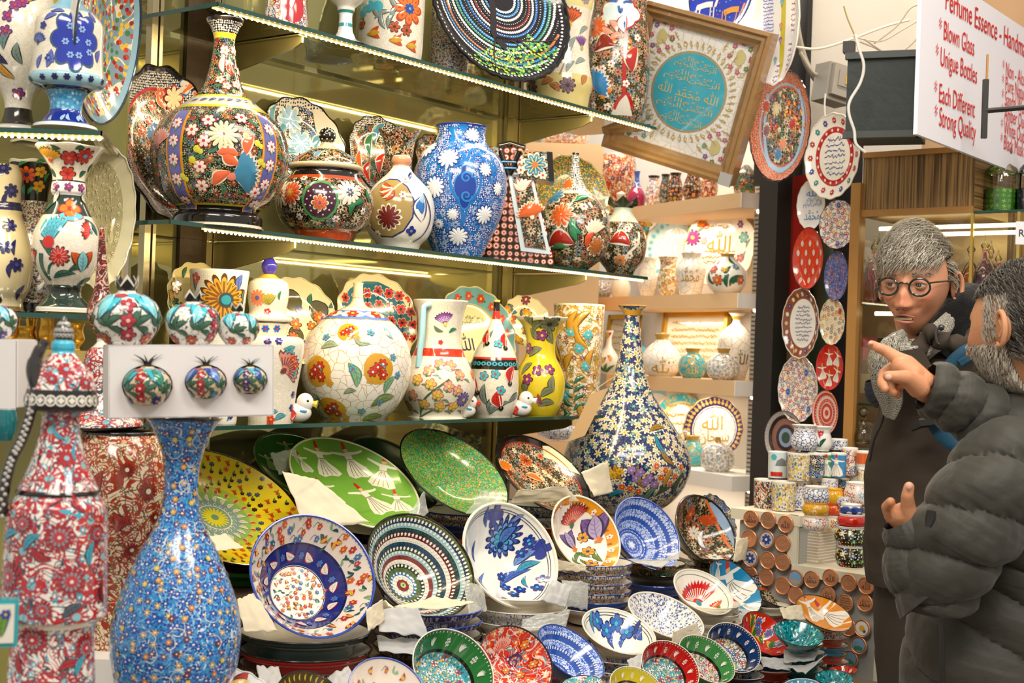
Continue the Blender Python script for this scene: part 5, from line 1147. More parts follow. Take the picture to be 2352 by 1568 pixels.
v,S,k=vase('floral_jug','white jug with orange butterflies and purple blossoms','jug',40,303,[(303,60),(296,58),(288,42),(270,33),(245,30),(220,38),(180,62),(140,80),(90,90),(40,84),(0,70),(-40,60)],[(290,'e9e4d8'),(250,'2a2420'),(-100,X1)],[GL,F_ivory],D=2.75,deco=lambda pt,S:[[pt.flower(S.at(x,y),13*S.k,5,'8a3a7a','c83a3a','4a2a4a',h=3)for x,y in((35,30),(20,55),(15,90),(50,20),(12,8),(42,220))],[pt.leaf(S.at(x,y),a,50*S.k,14*S.k,c,'2a2420',h=3)for x,y,a,c in((35,190,2.2,'e0a02a'),(10,130,1.2,'6d8a88'),(60,20,.5,'e8a02a'),(75,10,1.2,'e8a02a'),(50,160,1.8,'7d9088'),(20,160,2.2,'3a3a6a'))]],cuts=[('foot',250),('body',-100)])
splate('large_platter','large oval platter with bead sprays standing on its side behind the blue jar',252,75,420,.34,98,2.73,[(.9,X1),(.95,'8fb4c0'),(1,'1a2430')],None,[GL,fill('bead_spray_glaze','7f98a0',[('s',12,.05,'e6d9b8',.5,2),('d',70,0,.42,['c8401c','e8b82a','3f7a40','e6b02a','9c1c1c'],None,None,.9)],bump=.8)],scal=None,rim='2a3a44',outer='e8e2d6',dep=.2,rw=.03)
def d_l2(pt,S):
 k=S.k
 pt.fan(S.at(118,372),1.3,34*k,'e8a81c','c88a1c','d2401c',9,3,1.0,'5a4a1c');pt.flower(S.at(158,368),17*k,6,'c8342c','e0603a','5a1a14',h=3);pt.flower(S.at(192,362),20*k,8,'c8342c','4ab0c8','5a1a14',h=3);pt.flower(S.at(155,402),16*k,6,'d0402c','b02020','5a1a14',h=3)
 for x,y,a in((140,350,2.6),(170,350,.3),(130,410,2),(180,410,.8),(200,395,1.5),(120,400,1.6)):pt.leaf(S.at(x,y),a,24*k,9*k,'2f6a48','1a2a1c',h=2)
 for i in range(8):pt.flower((-pi+2*pi*i/8,S.sz((S.by-432)*k)),9*k,5,'8a3a7a','e06a7a','2a1a2a',h=3)
 for i in range(5):pt.leaf(S.at(122,556),1.0+i*.28,62*k,17*k,'5fc0d4','1f6a7a',h=3)
 pt.disc(S.at(114,560),14*k,'cc2a20',6,14);pt.flower(S.at(160,483),22*k,4,'e87a2c','c8342c','c8342c',h=3);pt.cloud(S.at(163,500),24*k,4,'5fc0d4',.1,2,.5,0,'c8241c')
 pt.fan(S.at(205,535),2.6,26*k,'c8302c','e87a6a','4ab0c8',9,3,1.4,'6a1a18');pt.flower(S.at(136,592),21*k,11,'c83a34','d2201c','6a1a18',vein='e88a7a',h=3)
 pt.tulip(S.at(184,625),1.7,52*k,'d0582c','7fc4cc','5a3a1a',h=3);pt.fan(S.at(84,612),1.6,40*k,'c8483c','f0dcd0','8fd0dc',7,3,.7,'5a2a24')
 pt.stroke(S.at(120,645),[(-2*k,0),(-10*k,30*k),(-6*k,66*k)],9*k,'24594a',2);pt.stroke(S.at(115,640),[(0,0),(14*k,36*k),(44*k,46*k)],5*k,'24594a',2)
 for x,y,a in((95,555,-.9),(125,640,.3),(190,505,-1),(155,625,.3),(100,495,.8),(172,660,.6)):pt.leaf(S.at(x,y),a,48*k,12*k,'2f6a5a','16302a',h=3)
 pt.leaf(S.at(125,470),1.2,34*k,14*k,'f0ead8','1c2a24',h=3);pt.leaf(S.at(200,470),1.9,34*k,14*k,'f0ead8','1c2a24',h=3)
v,S,k=vase('tulip_vase','tall white vase with ruffled mouth painted with turquoise and red tulips','vase',147,716,[(716,62),(708,62),(700,56),(685,42),(672,37),(660,38),(650,44),(630,58),(600,71),(570,76),(540,74),(510,62),(485,48),(465,38),(450,35),(442,39),(430,39),(422,37),(416,36),(400,38),(380,47),(360,60),(345,72),(338,78)],[(706,'f0ead8'),(672,'24382f'),(664,'16150f'),(656,'1a2a22'),(496,X1),(450,'24382f'),(420,'f0e4e0'),(416,'16150f'),(342,X1),(330,'f4efe2')],[GL,F_ivory],D=2.62,deco=d_l2,scal=(6,.004,.86),cuts=[('foot',660),('body',450),('neck_ring',416),('neck',345),('rim',300)],N=72)
v,S,k=vase('ruffled_vase','speckled floral vase with black ruffled neck behind the tulip vase','vase',66,716,[(716,46),(700,46),(690,44),(672,55),(640,70),(600,78),(560,72),(520,58),(490,42),(470,34),(455,33),(430,36),(405,43),(385,50),(372,56)],[(696,'1c1a16'),(462,X1),(378,'17150f'),(366,'f4efe2')],[GL,F_vine],D=2.8,scal=(6,.004,.86),deco=lambda pt,S:[pt.flower(S.at(62,405),20*S.k,8,'e8642a','3a3f8a',h=3),pt.flower(S.at(92,398),14*S.k,5,'e8b02a','a86a1c',h=3),pt.flower(S.at(88,430),14*S.k,5,'e8b02a','a86a1c',h=3)]+[pt.leaf(S.at(x,y),a,24*S.k,8*S.k,'3f9a6a',h=2)for x,y,a in((58,450,1.5),(64,450,.9),(84,450,1.3),(45,385,.4),(80,380,.3),(100,420,1.3))],cuts=[('foot',696),('body',462),('neck',376),('rim',300)])
vase('cream_vase','cream and navy vase cut off by the edge of the view','vase',4,712,[(712,50),(690,46),(660,60),(600,66),(540,52),(500,38),(480,38),(465,34),(430,33),(400,34),(380,26)],[(700,'8a7a4a'),(486,'e9d9a8'),(465,'2c2c5a'),(458,'e9d9a8'),(370,'e9dcb8')],GL,D=2.72,deco=lambda pt,S:[pt.flower(S.at(x,y),17*S.k,7,'2c2c66','4a4a8a',h=3)for x,y in((8,390),(25,440),(20,520),(10,570),(35,610))]+[pt.leaf(S.at(x,y),1.4,40*S.k,12*S.k,'2c2c66',h=2)for x,y in((20,640),(10,480),(30,590),(35,690))],cuts=[('body',486),('neck',300)])
splate('scalloped_plate','khaki oval scalloped plate with tiny daisies behind the tulip vase',242,502,322,.42,97,2.79,[(.8,X1),(1,'d8cfa4')],lambda pt,S:scatter(pt,S.R,110,.0,.78,lambda c,g,i:(pt.flower(c,5.2*S.k,6,'e8dfb0','6a3a1c',h=3),pt.stroke(c,[(0,0),(2*S.k,-12*S.k)],1.2*S.k,'d9cf9a',2,sm=False)),3,.11),[GL,fill('khaki_daisy_glaze','b0a678',[('s',40,.03,'d0c48a',.5,1.3)])],rim='e6dfc8',scal=(18,.015),rw=.03)
# ------------------------------------------------------------------ bowls and plates on the counter
def on_v(px,py,v):
 """depth of a point at this photo position standing at shelf offset v"""
 return on_shelf(px,1.5,v).y
def mandala(cols,bg=None,n=12,lines='f2ece0',seed=0):
 def f(pt,S):
  R=S.R;g=random.Random(seed)
  for j,rho in enumerate((.16,.3,.46,.62,.8)):
   m=n+(j*4);c1=cols[j%len(cols)]
   ring(pt,R,rho,m,lambda c,a,i:pt.leaf((c[0]-.05*R*cos(a),c[1]-.05*R*sin(a)),a,R*.13,R*.065,c1 if i%2 else cols[(j+1)%len(cols)],lines,h=2),j*.2)
   circ(pt,R,rho+.075,.012,lines,3)
  pt.flower((0,0),.1*R,8,cols[0],cols[1],lines,h=4)
 return f
def rimdeco(pt,S,r0=.86,n=7,dot='f4f0e4'):
 R=S.R
 def grp(c,a,i):
  for dx,dy in((0,0),(1,0),(-1,0),(.5,.9),(-.5,.9),(.5,-.9),(-.5,-.9))if i%2 else():pt.disc((c[0]+dx*.04*R,c[1]+dy*.04*R),.018*R,dot,4,6)
  if not i%2:
   for t in(-.6,-.2,.2,.6):pt.leaf((c[0]-.05*R*cos(a),c[1]-.05*R*sin(a)),a+t,.12*R,.03*R,dot,None,h=4)
 ring(pt,R,r0,n*2,grp);beads(pt,R,.975,64,.013,dot,4)
def rows(n,tones,dots,seg=False):
 def f(pt,S):
  R=S.R
  for j in range(1,n):
   rho=j/n;m=int(2*pi*rho*R/(R*.085));c=dots[j%len(dots)]
   if j%2:ring(pt,R,rho,m,lambda q,a,i:pt.flower(q,R*.03,6,c,tones[0],None,a,h=3),j)
   else:ring(pt,R,rho,m,lambda q,a,i:pt.stroke(q,[(-.03*R*sin(a)-.012*R*cos(a),.03*R*cos(a)-.012*R*sin(a)),(.0,0),(.03*R*sin(a)-.012*R*cos(a),-.03*R*cos(a)-.012*R*sin(a))],R*.014,c,3,sm=False),j)
  pt.flower((0,0),R*.09,12,dots[0],tones[-1],None,h=4)
 return f
def sprigs(n=26,r0=.05,r1=.42,cols=('c8342c','e0702a','2f6fb8','c85a78'),seed=2,gap=.12,sz=.05,leafc=('7fb88a','1f5a5a')):
 def f(pt,S):
  R=S.R
  def one_(c,g,i):
   k=i%4
   if k==0:pt.flower(c,sz*R,6,g.choice(cols),'e8c02a',None,g.uniform(0,3),h=3)
   elif k==1:pt.tulip(c,g.uniform(0,6.28),sz*2.2*R,'b8242c','e8b83a',h=3)
   elif k==2:pt.leaf(c,g.uniform(0,6.28),sz*2*R,sz*.7*R,g.choice(leafc),None,h=2);pt.leaf(c,g.uniform(0,6.28),sz*2*R,sz*.7*R,g.choice(leafc),None,h=2)
   else:pt.stroke(c,[(0,0),(sz*R,sz*R),(sz*2*R,sz*.4*R)],sz*.14*R,'4a6a5a',2);pt.flower((c[0]+sz*2*R,c[1]),sz*.8*R,5,g.choice(cols),'e8c02a',h=3)
  scatter(pt,R,n,r0,r1,one_,seed,gap)
 return f
LEAN={}
def bowl(label,cx,cy,dia,asp,phi,D,dep=.72,name='ceramic_bowl',group=None,**kw):
 dep={.36:.72,.42:.7,.45:.62,.5:.6,.35:.5}.get(dep,dep);a=dict(flat=.36,pw=1.22,rw=.04,th=.04,foot=.42,K=22);a.update(kw)
 return dish(name,label,'bowl',cx,cy,dia,asp,phi,D,dep=dep,**a)
_sc={}
def stack(label,cx,D,items,dia,base,group,dep=.30):
 """horizontal bowls seen from their sides. items: [(rim centre row, outer colour or (1, fill), rim colour)] from the top; filled down to the counter"""
 k=D/F;its=list(items);gap=its[-1][0]-its[-2][0]if len(its)>1 else 26
 R=dia/2*k
 while True:
  z=P(cx,its[-1][0]+gap,D).z
  if z-dep*R-.12*R<base:break
  its.append((its[-1][0]+gap,*its[len(its)%len(items)][1:]))
 for i,it in enumerate(its):
  cy,outer,rim=it[:3];inner=it[3]if len(it)>3 else 'ece6d6';jx=rnd.uniform(-3,3)
  mats=GL
  if isinstance(outer,bpy.types.Material):mats=[GL,outer];outer=X1
  dsc={0:'topmost',1:'second from the top'}.get(i,'number %d from the top'%(i+1))if i<2 else['third from the top','fourth from the top','fifth from the top','sixth from the top','seventh from the top','eighth from the top','ninth from the top','tenth from the top','eleventh from the top','twelfth from the top'][min(i-2,9)]
  dish('stacked_bowl','%s, %s'%(label,dsc),'bowl',cx+jx,cy,dia*rnd.uniform(.98,1.02),0,0,D,dep=dep,n=UP,segs=((1,inner),),outer=outer,rim=rim,rw=.035,th=.05,foot=.74,flat=.6,pw=1.1,mats=mats,group=group,N=40,K=8)
D1,D2,D3,D4,D5,D6=2.98,3.18,3.42,3.68,3.92,4.1
# leaning front row
def d_b1(pt,S):
 R=S.R;sprigs(84,.02,.41,sz=.036,gap=.066)(pt,S)
 circ(pt,R,.445,.012,'1a1a2a',2);circ(pt,R,.70,.012,'1a1a2a',2);circ(pt,R,.455,.006,'f2ece0',3)
 ring(pt,R,.575,11,lambda c,a,i:(pt.leaf((c[0]-.06*R*cos(a+1.2),c[1]-.06*R*sin(a+1.2)),a+1.2,.17*R,.08*R,'f2ece0','b8302c',h=3),pt.flower(((.575*R)*cos(a+.28),(.575*R)*sin(a+.28)),.045*R,6,'3f7fd0','c8342c',None,h=3)))
 sprigs(90,.75,.95,('c8342c','d8602a','2f6fb8','b8304a'),5,.085,.05)(pt,S);beads(pt,R,.985,90,.008,'1f3fa0',3)
bowl('big bowl leaning forward with red tulips and a navy leaf band',720,1320,300,.86,42,D1,.36,segs=((.44,'f2ede2'),(.70,'1f2a7c'),(1,'e9ddd0')),outer='1f3f9c',rim='2447b0',deco=d_b1,N=80,flat=.44,pw=1.15)
def d_b2(pt,S):
 R=S.R;pal=['4a6a2a','e8e2d2','8a1f24','2f6fa8','e8e2d2','1c2a2c','a83a34','e8e2d2','3a5f8a','5a6a24','e8e2d2','7a1c20','2a3a3a','e8e2d2','2c5a78','5a6a2a']
 for j in range(2,17):
  rho=j/17;m=int(2*pi*rho/.072);c='f0ebdc' if pal[j-1]!='e8e2d2' else['b03a34','3a4f8a','2f7a6a'][j%3]
  if pal[j-1]=='e8e2d2':ring(pt,R,rho,m,lambda q,a,i:pt.spiral(q,.018*R,.007*R,c,.8,a,3))
  else:ring(pt,R,rho,m,lambda q,a,i:pt.flower(q,.024*R,5,c,None,None,a,h=3))
 pt.flower((0,0),.06*R,14,'c8d07a','1f4a2a',h=4)
_pal=['2a4a2a','8a1f24','e8e2d2','2f6fa8','5a6a24','1c2a2c','e8e2d2','8a2a28','9cc4cc','3a4a34','1f3a5a','e8e2d2','6a1c20','2a3a3a','9cc4cc','2c3f58','5a6a2a']
bowl('leaning bowl of fine concentric rings in maroon, blue and olive',968,1297,272,.74,42,D2,.42,segs=[((j+1)/17,_pal[j])for j in range(17)],outer='15140f',rim='1a1812',deco=d_b2,N=72,K=34,flat=.2,pw=1.35)
def d_b3(pt,S):
 k=S.k;at=S.at
 for r,n_,c in((36,16,'3a5fb0'),(28,12,'6fa0d8'),(19,9,'3aa0c0')):pt.flower(at(1152,1235),r*k,n_,c,None,'22306a',h=2+(36-r)//4)
 pt.leaf(at(1145,1250),.8,40*k,20*k,'4a78c8','1c2a5a',h=8);pt.disc(at(1147,1250),7*k,'14246a',10)
 for x,y,a,l,w_,c in((1100,1350,1.9,80,12,'4a6fc4'),(1110,1352,1.5,80,12,'3f62b8'),(1125,1355,1.2,84,10,'5f86d0'),(1150,1350,.6,90,16,'4a6fc4'),(1160,1340,.35,80,14,'3f62b8'),(1115,1210,1.9,50,12,'5f78b8'),(1180,1300,.5,60,22,'6f94d8'),(1185,1315,.2,60,18,'3aa0c0'),(1090,1290,1.7,60,10,'4a6fc4'),(1215,1270,.9,40,10,'7f90c0'),(1170,1205,.5,40,9,'7f90c0'),(1215,1350,1.3,50,7,'3aa0a8')):pt.leaf(at(x,y),a,l*k*.74,w_*k*.8,c,'1f2c66',h=3)
 for x,y in((1218,1248),(1198,1270),(1150,1325),(1160,1350),(1248,1330),(1235,1350),(1180,1365),(1215,1240),(1195,1355)):pt.flower(at(x,y),10*k,5,'22389a','3ac0d0','14246a',h=5)
 for r in(.9,.93):circ(pt,S.R,r,.008,'1a2440',3)
 for a in(.2,1.6,2.9,4.6):pt.cloud((.85*S.R*cos(a),.85*S.R*sin(a)),18*k,4,'2a3a90',.3,2)
bowl('white leaning bowl with large blue lotus and leaves',1174,1273,254,.76,56,D3,.42,segs=((1,'f0eee6'),),outer='ece5cc',rim='efe9d6',deco=d_b3,rw=.06,N=72)
def d_b4(pt,S):
 k=S.k;at=S.at
 ring(pt,S.R,.87,15,lambda c,a,i:(pt.flower(c,.06*S.R,5,'f4efe4','c8342c',None,h=3),pt.leaf((.8*S.R*cos(a+.2),.8*S.R*sin(a+.2)),a,.1*S.R,.05*S.R,'a8621c',h=3)))
 pt.poly((-.15*S.R,0),[(.8*S.R*cos(t)*.95,.84*S.R*sin(t))for t in[i*.2618 for i in range(24)]],'f1ede4',4,0)
 pt.fan(at(1312,1205),1.9,36*k,'b8403c','e8a090','4a7a5a',11,6,1.2,'6a1a1c')
 for x,y,a,l in((1375,1240,1.7,62),(1318,1262,1.9,50)):pt.tulip(at(x,y),a,l*k,'7a5a9c','b0a0c8','3a2a4a',h=6);pt.flower(at(x,y),8*k,5,'e07a1c',None,h=9)
 for x,y in((1338,1235),(1350,1268),(1358,1295)):pt.flower(at(x,y),12*k,6,'e8a02c','2a3a8a','5a3a1a',h=7)
 for x,y,a in((1325,1290,.8),(1385,1290,1.4),(1370,1300,1.9),(1320,1270,-.6),(1345,1300,1.8)):pt.leaf(at(x,y),a,36*k,9*k,'6f8f4a','3a4a2a',h=5)
bowl('leaning white bowl with purple tulips and a yellow flowered rim',1347,1226,192,.70,56,D4,.42,segs=((.78,'f1ede4'),(1,'e2961f')),outer='d9c890',rim='efe9d6',deco=d_b4,rw=.05,N=64)
bowl('leaning blue bowl with white lace rings and a flower centre',1487,1224,182,.68,54,D5,.42,segs=[((j+1)/9,X1 if j%2==0 else '2a55b0')for j in range(9)],mats=[GL,F_blrings],outer='2a52b4',rim='2a50b8',deco=rows(10,['2a55b0','dfe8f4'],['e6ecf6']),K=20,N=64)
def d_b6(pt,S):
 k=S.k;at=S.at
 pt.stroke(at(1655,1210),[(-22*k,60*k),(0,24*k),(14*k,-20*k),(12*k,-64*k)],16*k,'ffffff',3,mi=2);pt.stroke(at(1648,1210),[(-30*k,60*k),(-6*k,24*k),(4*k,-20*k),(2*k,-64*k)],4*k,'e8742a',5);pt.stroke(at(1665,1210),[(-14*k,60*k),(6*k,24*k),(22*k,-20*k),(18*k,-64*k)],4*k,'e8742a',5)
 pt.flower(at(1592,1225),17*k,9,'efe6d0','3f9ac8','c8502a',h=4);pt.fan(at(1615,1210),1,26*k,'c8501c','e8c060','3f7a58',9,4,1.1);pt.leaf(at(1620,1260),1.4,46*k,12*k,'e9e4da','5a5a5a',h=4);pt.flower(at(1585,1180),13*k,7,'b8502a','e8943a',h=4);pt.flower(at(1640,1280),14*k,8,'efe6d0','3f9ac8',h=4)
bowl('leaning black relief bowl with a curved band of pale blue beads',1622,1216,174,.64,58,D6,.42,segs=((1,X1),),mats=[GL,F_orflor,fill('pale_blue_bead_glaze','20242c',[('d',150,0,.45,['9cb8dc','b8cce6'],None,None,.3)],bump=.8)],outer=X1,omat=1,rim='12100e',deco=d_b6,relief=.1,rw=.05,N=60)
# second row
bowl('small white bowl with a blue flower spray, lying open',1422,1448,174,.52,20,3.42,.5,segs=((1,'f0ede4'),),outer='ece6d4',rim='efe9da',rw=.05,deco=lambda pt,S:[circ(pt,S.R,.88,.012,'2a3038',2),circ(pt,S.R,.93,.012,'2a3038',2)]+[pt.flower(S.at(x,y),15*S.k,5,'3f6fc0','3ac0c8','1c2a6a',h=3)for x,y in((1392,1448),(1415,1432),(1440,1452),(1370,1425))]+[pt.leaf(S.at(x,y),a,l*S.k,9*S.k,c,'1c2a5a',h=2)for x,y,a,l,c in((1405,1490,1.7,60,'4a6fc4'),(1410,1490,1.2,60,'3a5aa8'),(1425,1488,.8,54,'4a6fc4'),(1380,1450,2.2,36,'5f86d0'),(1460,1470,1.0,46,'3a4a90'),(1475,1470,1.3,36,'4a6fc4'),(1365,1455,1.6,40,'3aa0c0'))])
bowl('white bowl with tiny blue scroll pattern beside the carnation bowl',1530,1413,182,.46,24,3.6,.5,segs=((1,X1),),mats=[GL,F_bw],outer='e6e0cc',rim='efe9da',rw=.05)
bowl('white bowl with a big red carnation',1616,1358,146,.56,30,3.74,.45,segs=((1,'f1ede2'),),outer='efe8d6',rim='efe9da',rw=.05,deco=lambda pt,S:[pt.fan(S.at(1604,1385),1.55,48*S.k,'cc2420','f0dcd0','2f9ac0',13,3,1.25),pt.leaf(S.at(1575,1345),-1,26*S.k,9*S.k,'3a3f8a','8a2a4a',h=3),pt.leaf(S.at(1640,1352),.2,30*S.k,7*S.k,'3f9a8a',h=3),pt.fan(S.at(1650,1395),1.4,24*S.k,'cc2420','e8a04a','4a7a3a',5,3,.6),circ(pt,S.R,.9,.01,'3a4030',2)])
bowl('turquoise leaning bowl with two white whirling dancers',1690,1346,148,.56,48,3.9,.45,segs=((1,'1f86b8'),),outer='2a92b4',rim='15181c',rw=.035,deco=lambda pt,S:[pt.dervish(S.at(1680,1342),.35,96*S.k),pt.dervish(S.at(1712,1390),.3,64*S.k),pt.dervish(S.at(1650,1305),.1,30*S.k)])
bowl('shallow black and orange bowl with blue dots behind the yellow dancer bowl',1780,1358,126,.44,26,4.0,.35,segs=((.55,X1),(.68,'e0702a'),(.98,(2,'ffffff')),(1,'14110f')),mats=[GL,F_orflor,bpy.data.materials['pale_blue_bead_glaze']],outer='3a1c10',rim='14110f')
bowl('yellow orange bowl with white whirling dancers',1893,1407,134,.50,25,3.72,.4,segs=((1,'e58f12'),),outer='d8ccb0',rim='17140f',rw=.035,deco=lambda pt,S:[pt.dervish(S.at(1902,1413),.5,84*S.k),pt.dervish(S.at(1862,1400),.35,68*S.k)]+[pt.stroke((0,0),[(r*S.R*cos(a),r*S.R*sin(a))for a in(-.6,-.2,.2,.6)],.006*S.R,'c87a10',1)for r in(.3,.4,.5,.6,.7,.8)])
# front row
def rimbowl(label,cx,cy,dia,asp,phi,D,rimc,fillm,outer,deco2=None,**kw):
 return bowl(label,cx,cy,dia,asp,phi,D,.42,segs=((.70,X1),(.73,'1a1814'),(1,rimc)),mats=[GL,fillm],outer=outer,rim='e9e4d6',rw=.03,deco=lambda pt,S:(rimdeco(pt,S),deco2 and deco2(pt,S)),flat=.62,**kw)
rimbowl('front bowl with green rim and aqua scroll centre',1042,1535,204,.78,42,2.66,'2f7a3c',F_multi,'1f4a2a')
bowl('front bowl of bright red with swirls and black beaded edge',1186,1520,184,.80,44,2.8,.42,segs=((1,X1),),mats=[GL,F_redscr],outer='1c1512',rim='1a1614',deco=lambda pt,S:(beads(pt,S.R,.975,70,.012,'e9e4d6',3),[pt.flower(S.at(x,y),9*S.k,6,'e88a2c','f2e6d2','7a1a10',h=3)for x,y in((1205,1480),(1225,1525),(1160,1540),(1195,1550))],pt.spiral(S.at(1180,1520),16*S.k,5*S.k,'4a2a5a',h=4),pt.fan(S.at(1150,1500),1.9,30*S.k,'e8b0a0','c83020','c83020',9,3)))
bowl('front blue bowl with rows of white dots, tipped on its edge',1312,1498,176,.50,37,2.98,.42,segs=[((j+1)/8,X1 if j%2 else '2a55a8')for j in range(8)],mats=[GL,F_blrings],outer='1f4a94',rim='24489c',deco=rows(8,['2a55b0','dfe8f4'],['eef2fa']),K=18)
rimbowl('front bowl with red rim and black floral centre',1540,1532,142,.76,38,3.05,'c01c18',F_multi,'2a1412')
rimbowl('front bowl with light green rim and red lace centre',1624,1512,142,.6,36,3.2,'3f8a48',F_redlace,'3f8a48')
rimbowl('front bowl with navy rim and yellow mosaic centre',1686,1486,132,.74,38,3.36,'16386e',F_mixb,'14203a')
bowl('red bowl with yellow and blue flowers and white heart border',1757,1454,120,.64,44,3.48,.42,segs=((1,'cf2a14'),),outer='1c2a4a',rim='1a1614',rw=.03,deco=lambda pt,S:(ring(pt,S.R,.86,12,lambda c,a,i:pt.flower(c,.07*S.R,3,'f2e6d8','cf2a14',None,a,h=3)),[pt.flower(S.at(x,y),9*S.k,7,c,'c8342c','f0e8dc',h=4)for x,y in((1742,1430),(1765,1455),(1785,1480),(1740,1450))for c in('4a6fb8',)],[pt.tulip(S.at(x,y),a,26*S.k,'e8c82a','3f7a3a',h=3)for x,y,a in((1730,1465,1.2),(1750,1480,1.5),(1770,1490,1.0),(1725,1445,1.6))]))
bowl('teal bowl with dark swirls on its teal stack',1834,1453,114,.48,12,3.42,.45,segs=((1,X1),),mats=[GL,F_teal],outer='0c6a72',rim='0f3a3c',rw=.03)
rimbowl('front bowl with yellow rim cut off by the lower edge',1462,1580,128,.7,28,2.85,'c8bc2c',F_redlace,'8a8a2a')
bowl('front white bowl with blue rim and red carnations, cut off below',890,1590,186,.8,30,2.5,.36,segs=((1,'efe6da'),),outer='1f3f9c',rim='2447b0',deco=sprigs(40,.05,.92,('c8342c','b83a4a','2f4f9a','c8602a'),9,.16,.06),flat=.6)
bowl('front orange bowl with wheat ears, black rim, cut off below',708,1600,150,.75,20,2.42,.36,segs=((.7,'d8743a'),(1,'4a3a14')),outer='14110f',rim='17130d',deco=lambda pt,S:ring(pt,S.R,.82,30,lambda c,a,i:pt.leaf(c,a,.14*S.R,.05*S.R,'c8b83a',None,h=3)))
dish('scalloped_plate','front white scalloped plate with red tulips, cut off below','plate',526,1620,210,.8,10,2.35,dep=.2,segs=((1,'f1eee6'),),outer='e9e4d8',rim='f1eee6',scal=(18,.02),deco=lambda pt,S:[pt.tulip(S.at(x,y),a,56*S.k,'c82a1c','e8b82a','5a2a1a',h=3)for x,y,a in((520,1575,.1),(500,1560,1.4))]+[pt.leaf(S.at(x,y),a,50*S.k,10*S.k,'3f7a4a','1a2a1c',h=2)for x,y,a in((500,1560,1.0),(480,1590,2.0),(560,1560,.8),(450,1590,1.3))]+[pt.leaf(S.at(505,1560),1.2,40*S.k,12*S.k,'e8b82a',h=3)])
bowl('small orange bowl edge behind the red swirl bowl',1262,1562,60,.5,20,3.0,.45,segs=((1,'d8501c'),),outer='d8501c',rim='17130d')
bowl('small dark rimmed bowl between the blue bowl and the yellow rimmed bowl',1342,1572,104,.4,0,2.85,.4,segs=((1,X1),),mats=[GL,F_multi],outer='17130d',rim='17130d')
bowl('small teal bowl at the lower corner of the counter',1916,1556,84,.42,4,3.2,.5,segs=((1,X1),),mats=[GL,F_teal],outer='0f8288',rim='0f3a3c')
bowl('small red bowl with daisies behind the corner teal bowl',1937,1538,62,.3,0,3.42,.5,segs=((1,'c02a1c'),),outer='b8b0a8',rim='8a1c14',deco=lambda pt,S:ring(pt,S.R,.75,8,lambda c,a,i:pt.flower(c,.13*S.R,6,'f2e6d8','c82020',h=3)))
bowl('small pale blue bowl cut off at the lower edge',1842,1575,84,.4,0,3.15,.5,segs=((1,'3a8aa8'),),outer='3a8aa8',rim='dfe6ea',deco=lambda pt,S:rimdeco(pt,S))
bowl('small navy bowl cut off at the lower edge',1772,1584,66,.4,0,3.3,.5,segs=((1,'16284a'),),outer='16284a',rim='dfe6ea')
# stacks below the leaning bowls
stack('dark bowl under the big tulip bowl',702,3.0,[(1447,'14302c','1a1e1c'),(1487,'b01c18','17130f'),(1517,F_black,'17130f')],305,TB,'stack under the big tulip bowl',.22)
stack('patterned bowl under the concentric ring bowl',985,3.2,[(1392,fill('indigo_lace_glaze','2a2a6a',[('s',40,.05,'c8c4d8',.5,2)]),'2447b0'),(1420,bpy.data.materials['indigo_lace_glaze'],'2447b0'),(1450,F_black,'17130f'),(1478,F_black,'17130f')],252,TB,'stack under the concentric ring bowl',.25)
stack('cream bowl under the white lotus bowl',1192,3.45,[(1360,'efe6d2','f4efe2'),(1390,F_bw,'f0ebdc'),(1420,'f0ece2','f0ebdc'),(1446,F_bwdash,'f0ebdc')],214,TB,'stack under the white lotus bowl',.26)
stack('blue rimmed bowl under the purple tulip bowl',1366,3.7,[(1288,F_vine,'24489c'),(1310,F_vine,'24489c'),(1331,F_vine,'24489c'),(1352,F_vine,'24489c'),(1372,'22489c','24489c'),(1392,'ece6dc','e9e4da')],172,TB,'stack under the purple tulip bowl',.3)
stack('dark bowl under the blue lace bowl',1505,3.95,[(1290,F_black,'17130f'),(1312,'15120f','17130f'),(1336,'1f3f90','24489c'),(1356,'1f3f90','24489c')],146,TB,'stack under the blue lace bowl',.3)
stack('dark patterned bowl under the black relief bowl',1642,4.15,[(1276,F_dark,'2a2420'),(1296,F_yell,'2a2420')],128,TB,'stack under the black relief bowl',.3)
stack('cream bowl under the blue spray bowl',1432,3.45,[(1482,F_bw,'efe9da'),(1508,F_blackw,'e9e4da'),(1532,F_bw,'efe9da')],156,TC,'stack under the blue spray bowl',.3)
stack('speckled bowl under the blue scroll bowl',1546,3.65,[(1448,F_bwdash,'efe9da'),(1474,F_bwdash,'efe9da')],140,TC,'stack under the blue scroll bowl',.35)
stack('cream bowl under the red carnation bowl',1632,3.78,[(1385,'efe8d6','f0ebdc'),(1404,'efe8d6','f0ebdc'),(1424,'efe8d6','f0ebdc')],134,TC,'stack under the red carnation bowl',.3)
stack('cream bowl with blue rings beside the turquoise bowl',1762,3.98,[(1388,'ece4cc','f0ebdc'),(1408,'a8281c','4a1c14'),(1428,'14302c','17130f')],98,TC,'stack beside the turquoise dancer bowl',.3)
stack('small coloured bowl under the yellow dancer bowl',1898,3.74,[(1440,F_mos,'17130f'),(1460,'a8381c','17130f'),(1478,'2a7a9a','17130f'),(1497,'b0301c','17130f'),(1515,F_dark,'17130f'),(1533,'7a2a1c','17130f')],100,TC,'stack under the yellow dancer bowl',.3)
stack('navy bowl under the navy rimmed bowl',1702,3.4,[(1528,F_blackw,'dfe0e0'),(1548,'141c34','dfe0e0')],104,TC,'stack under the navy rimmed bowl',.35)
stack('navy bowl under the red flowered bowl',1772,3.52,[(1492,'161c38','17130f'),(1512,'16243f','17130f'),(1534,'a82a1c','e0dccf'),(1554,F_dark,'17130f')],98,TC,'stack under the red flowered bowl',.35)
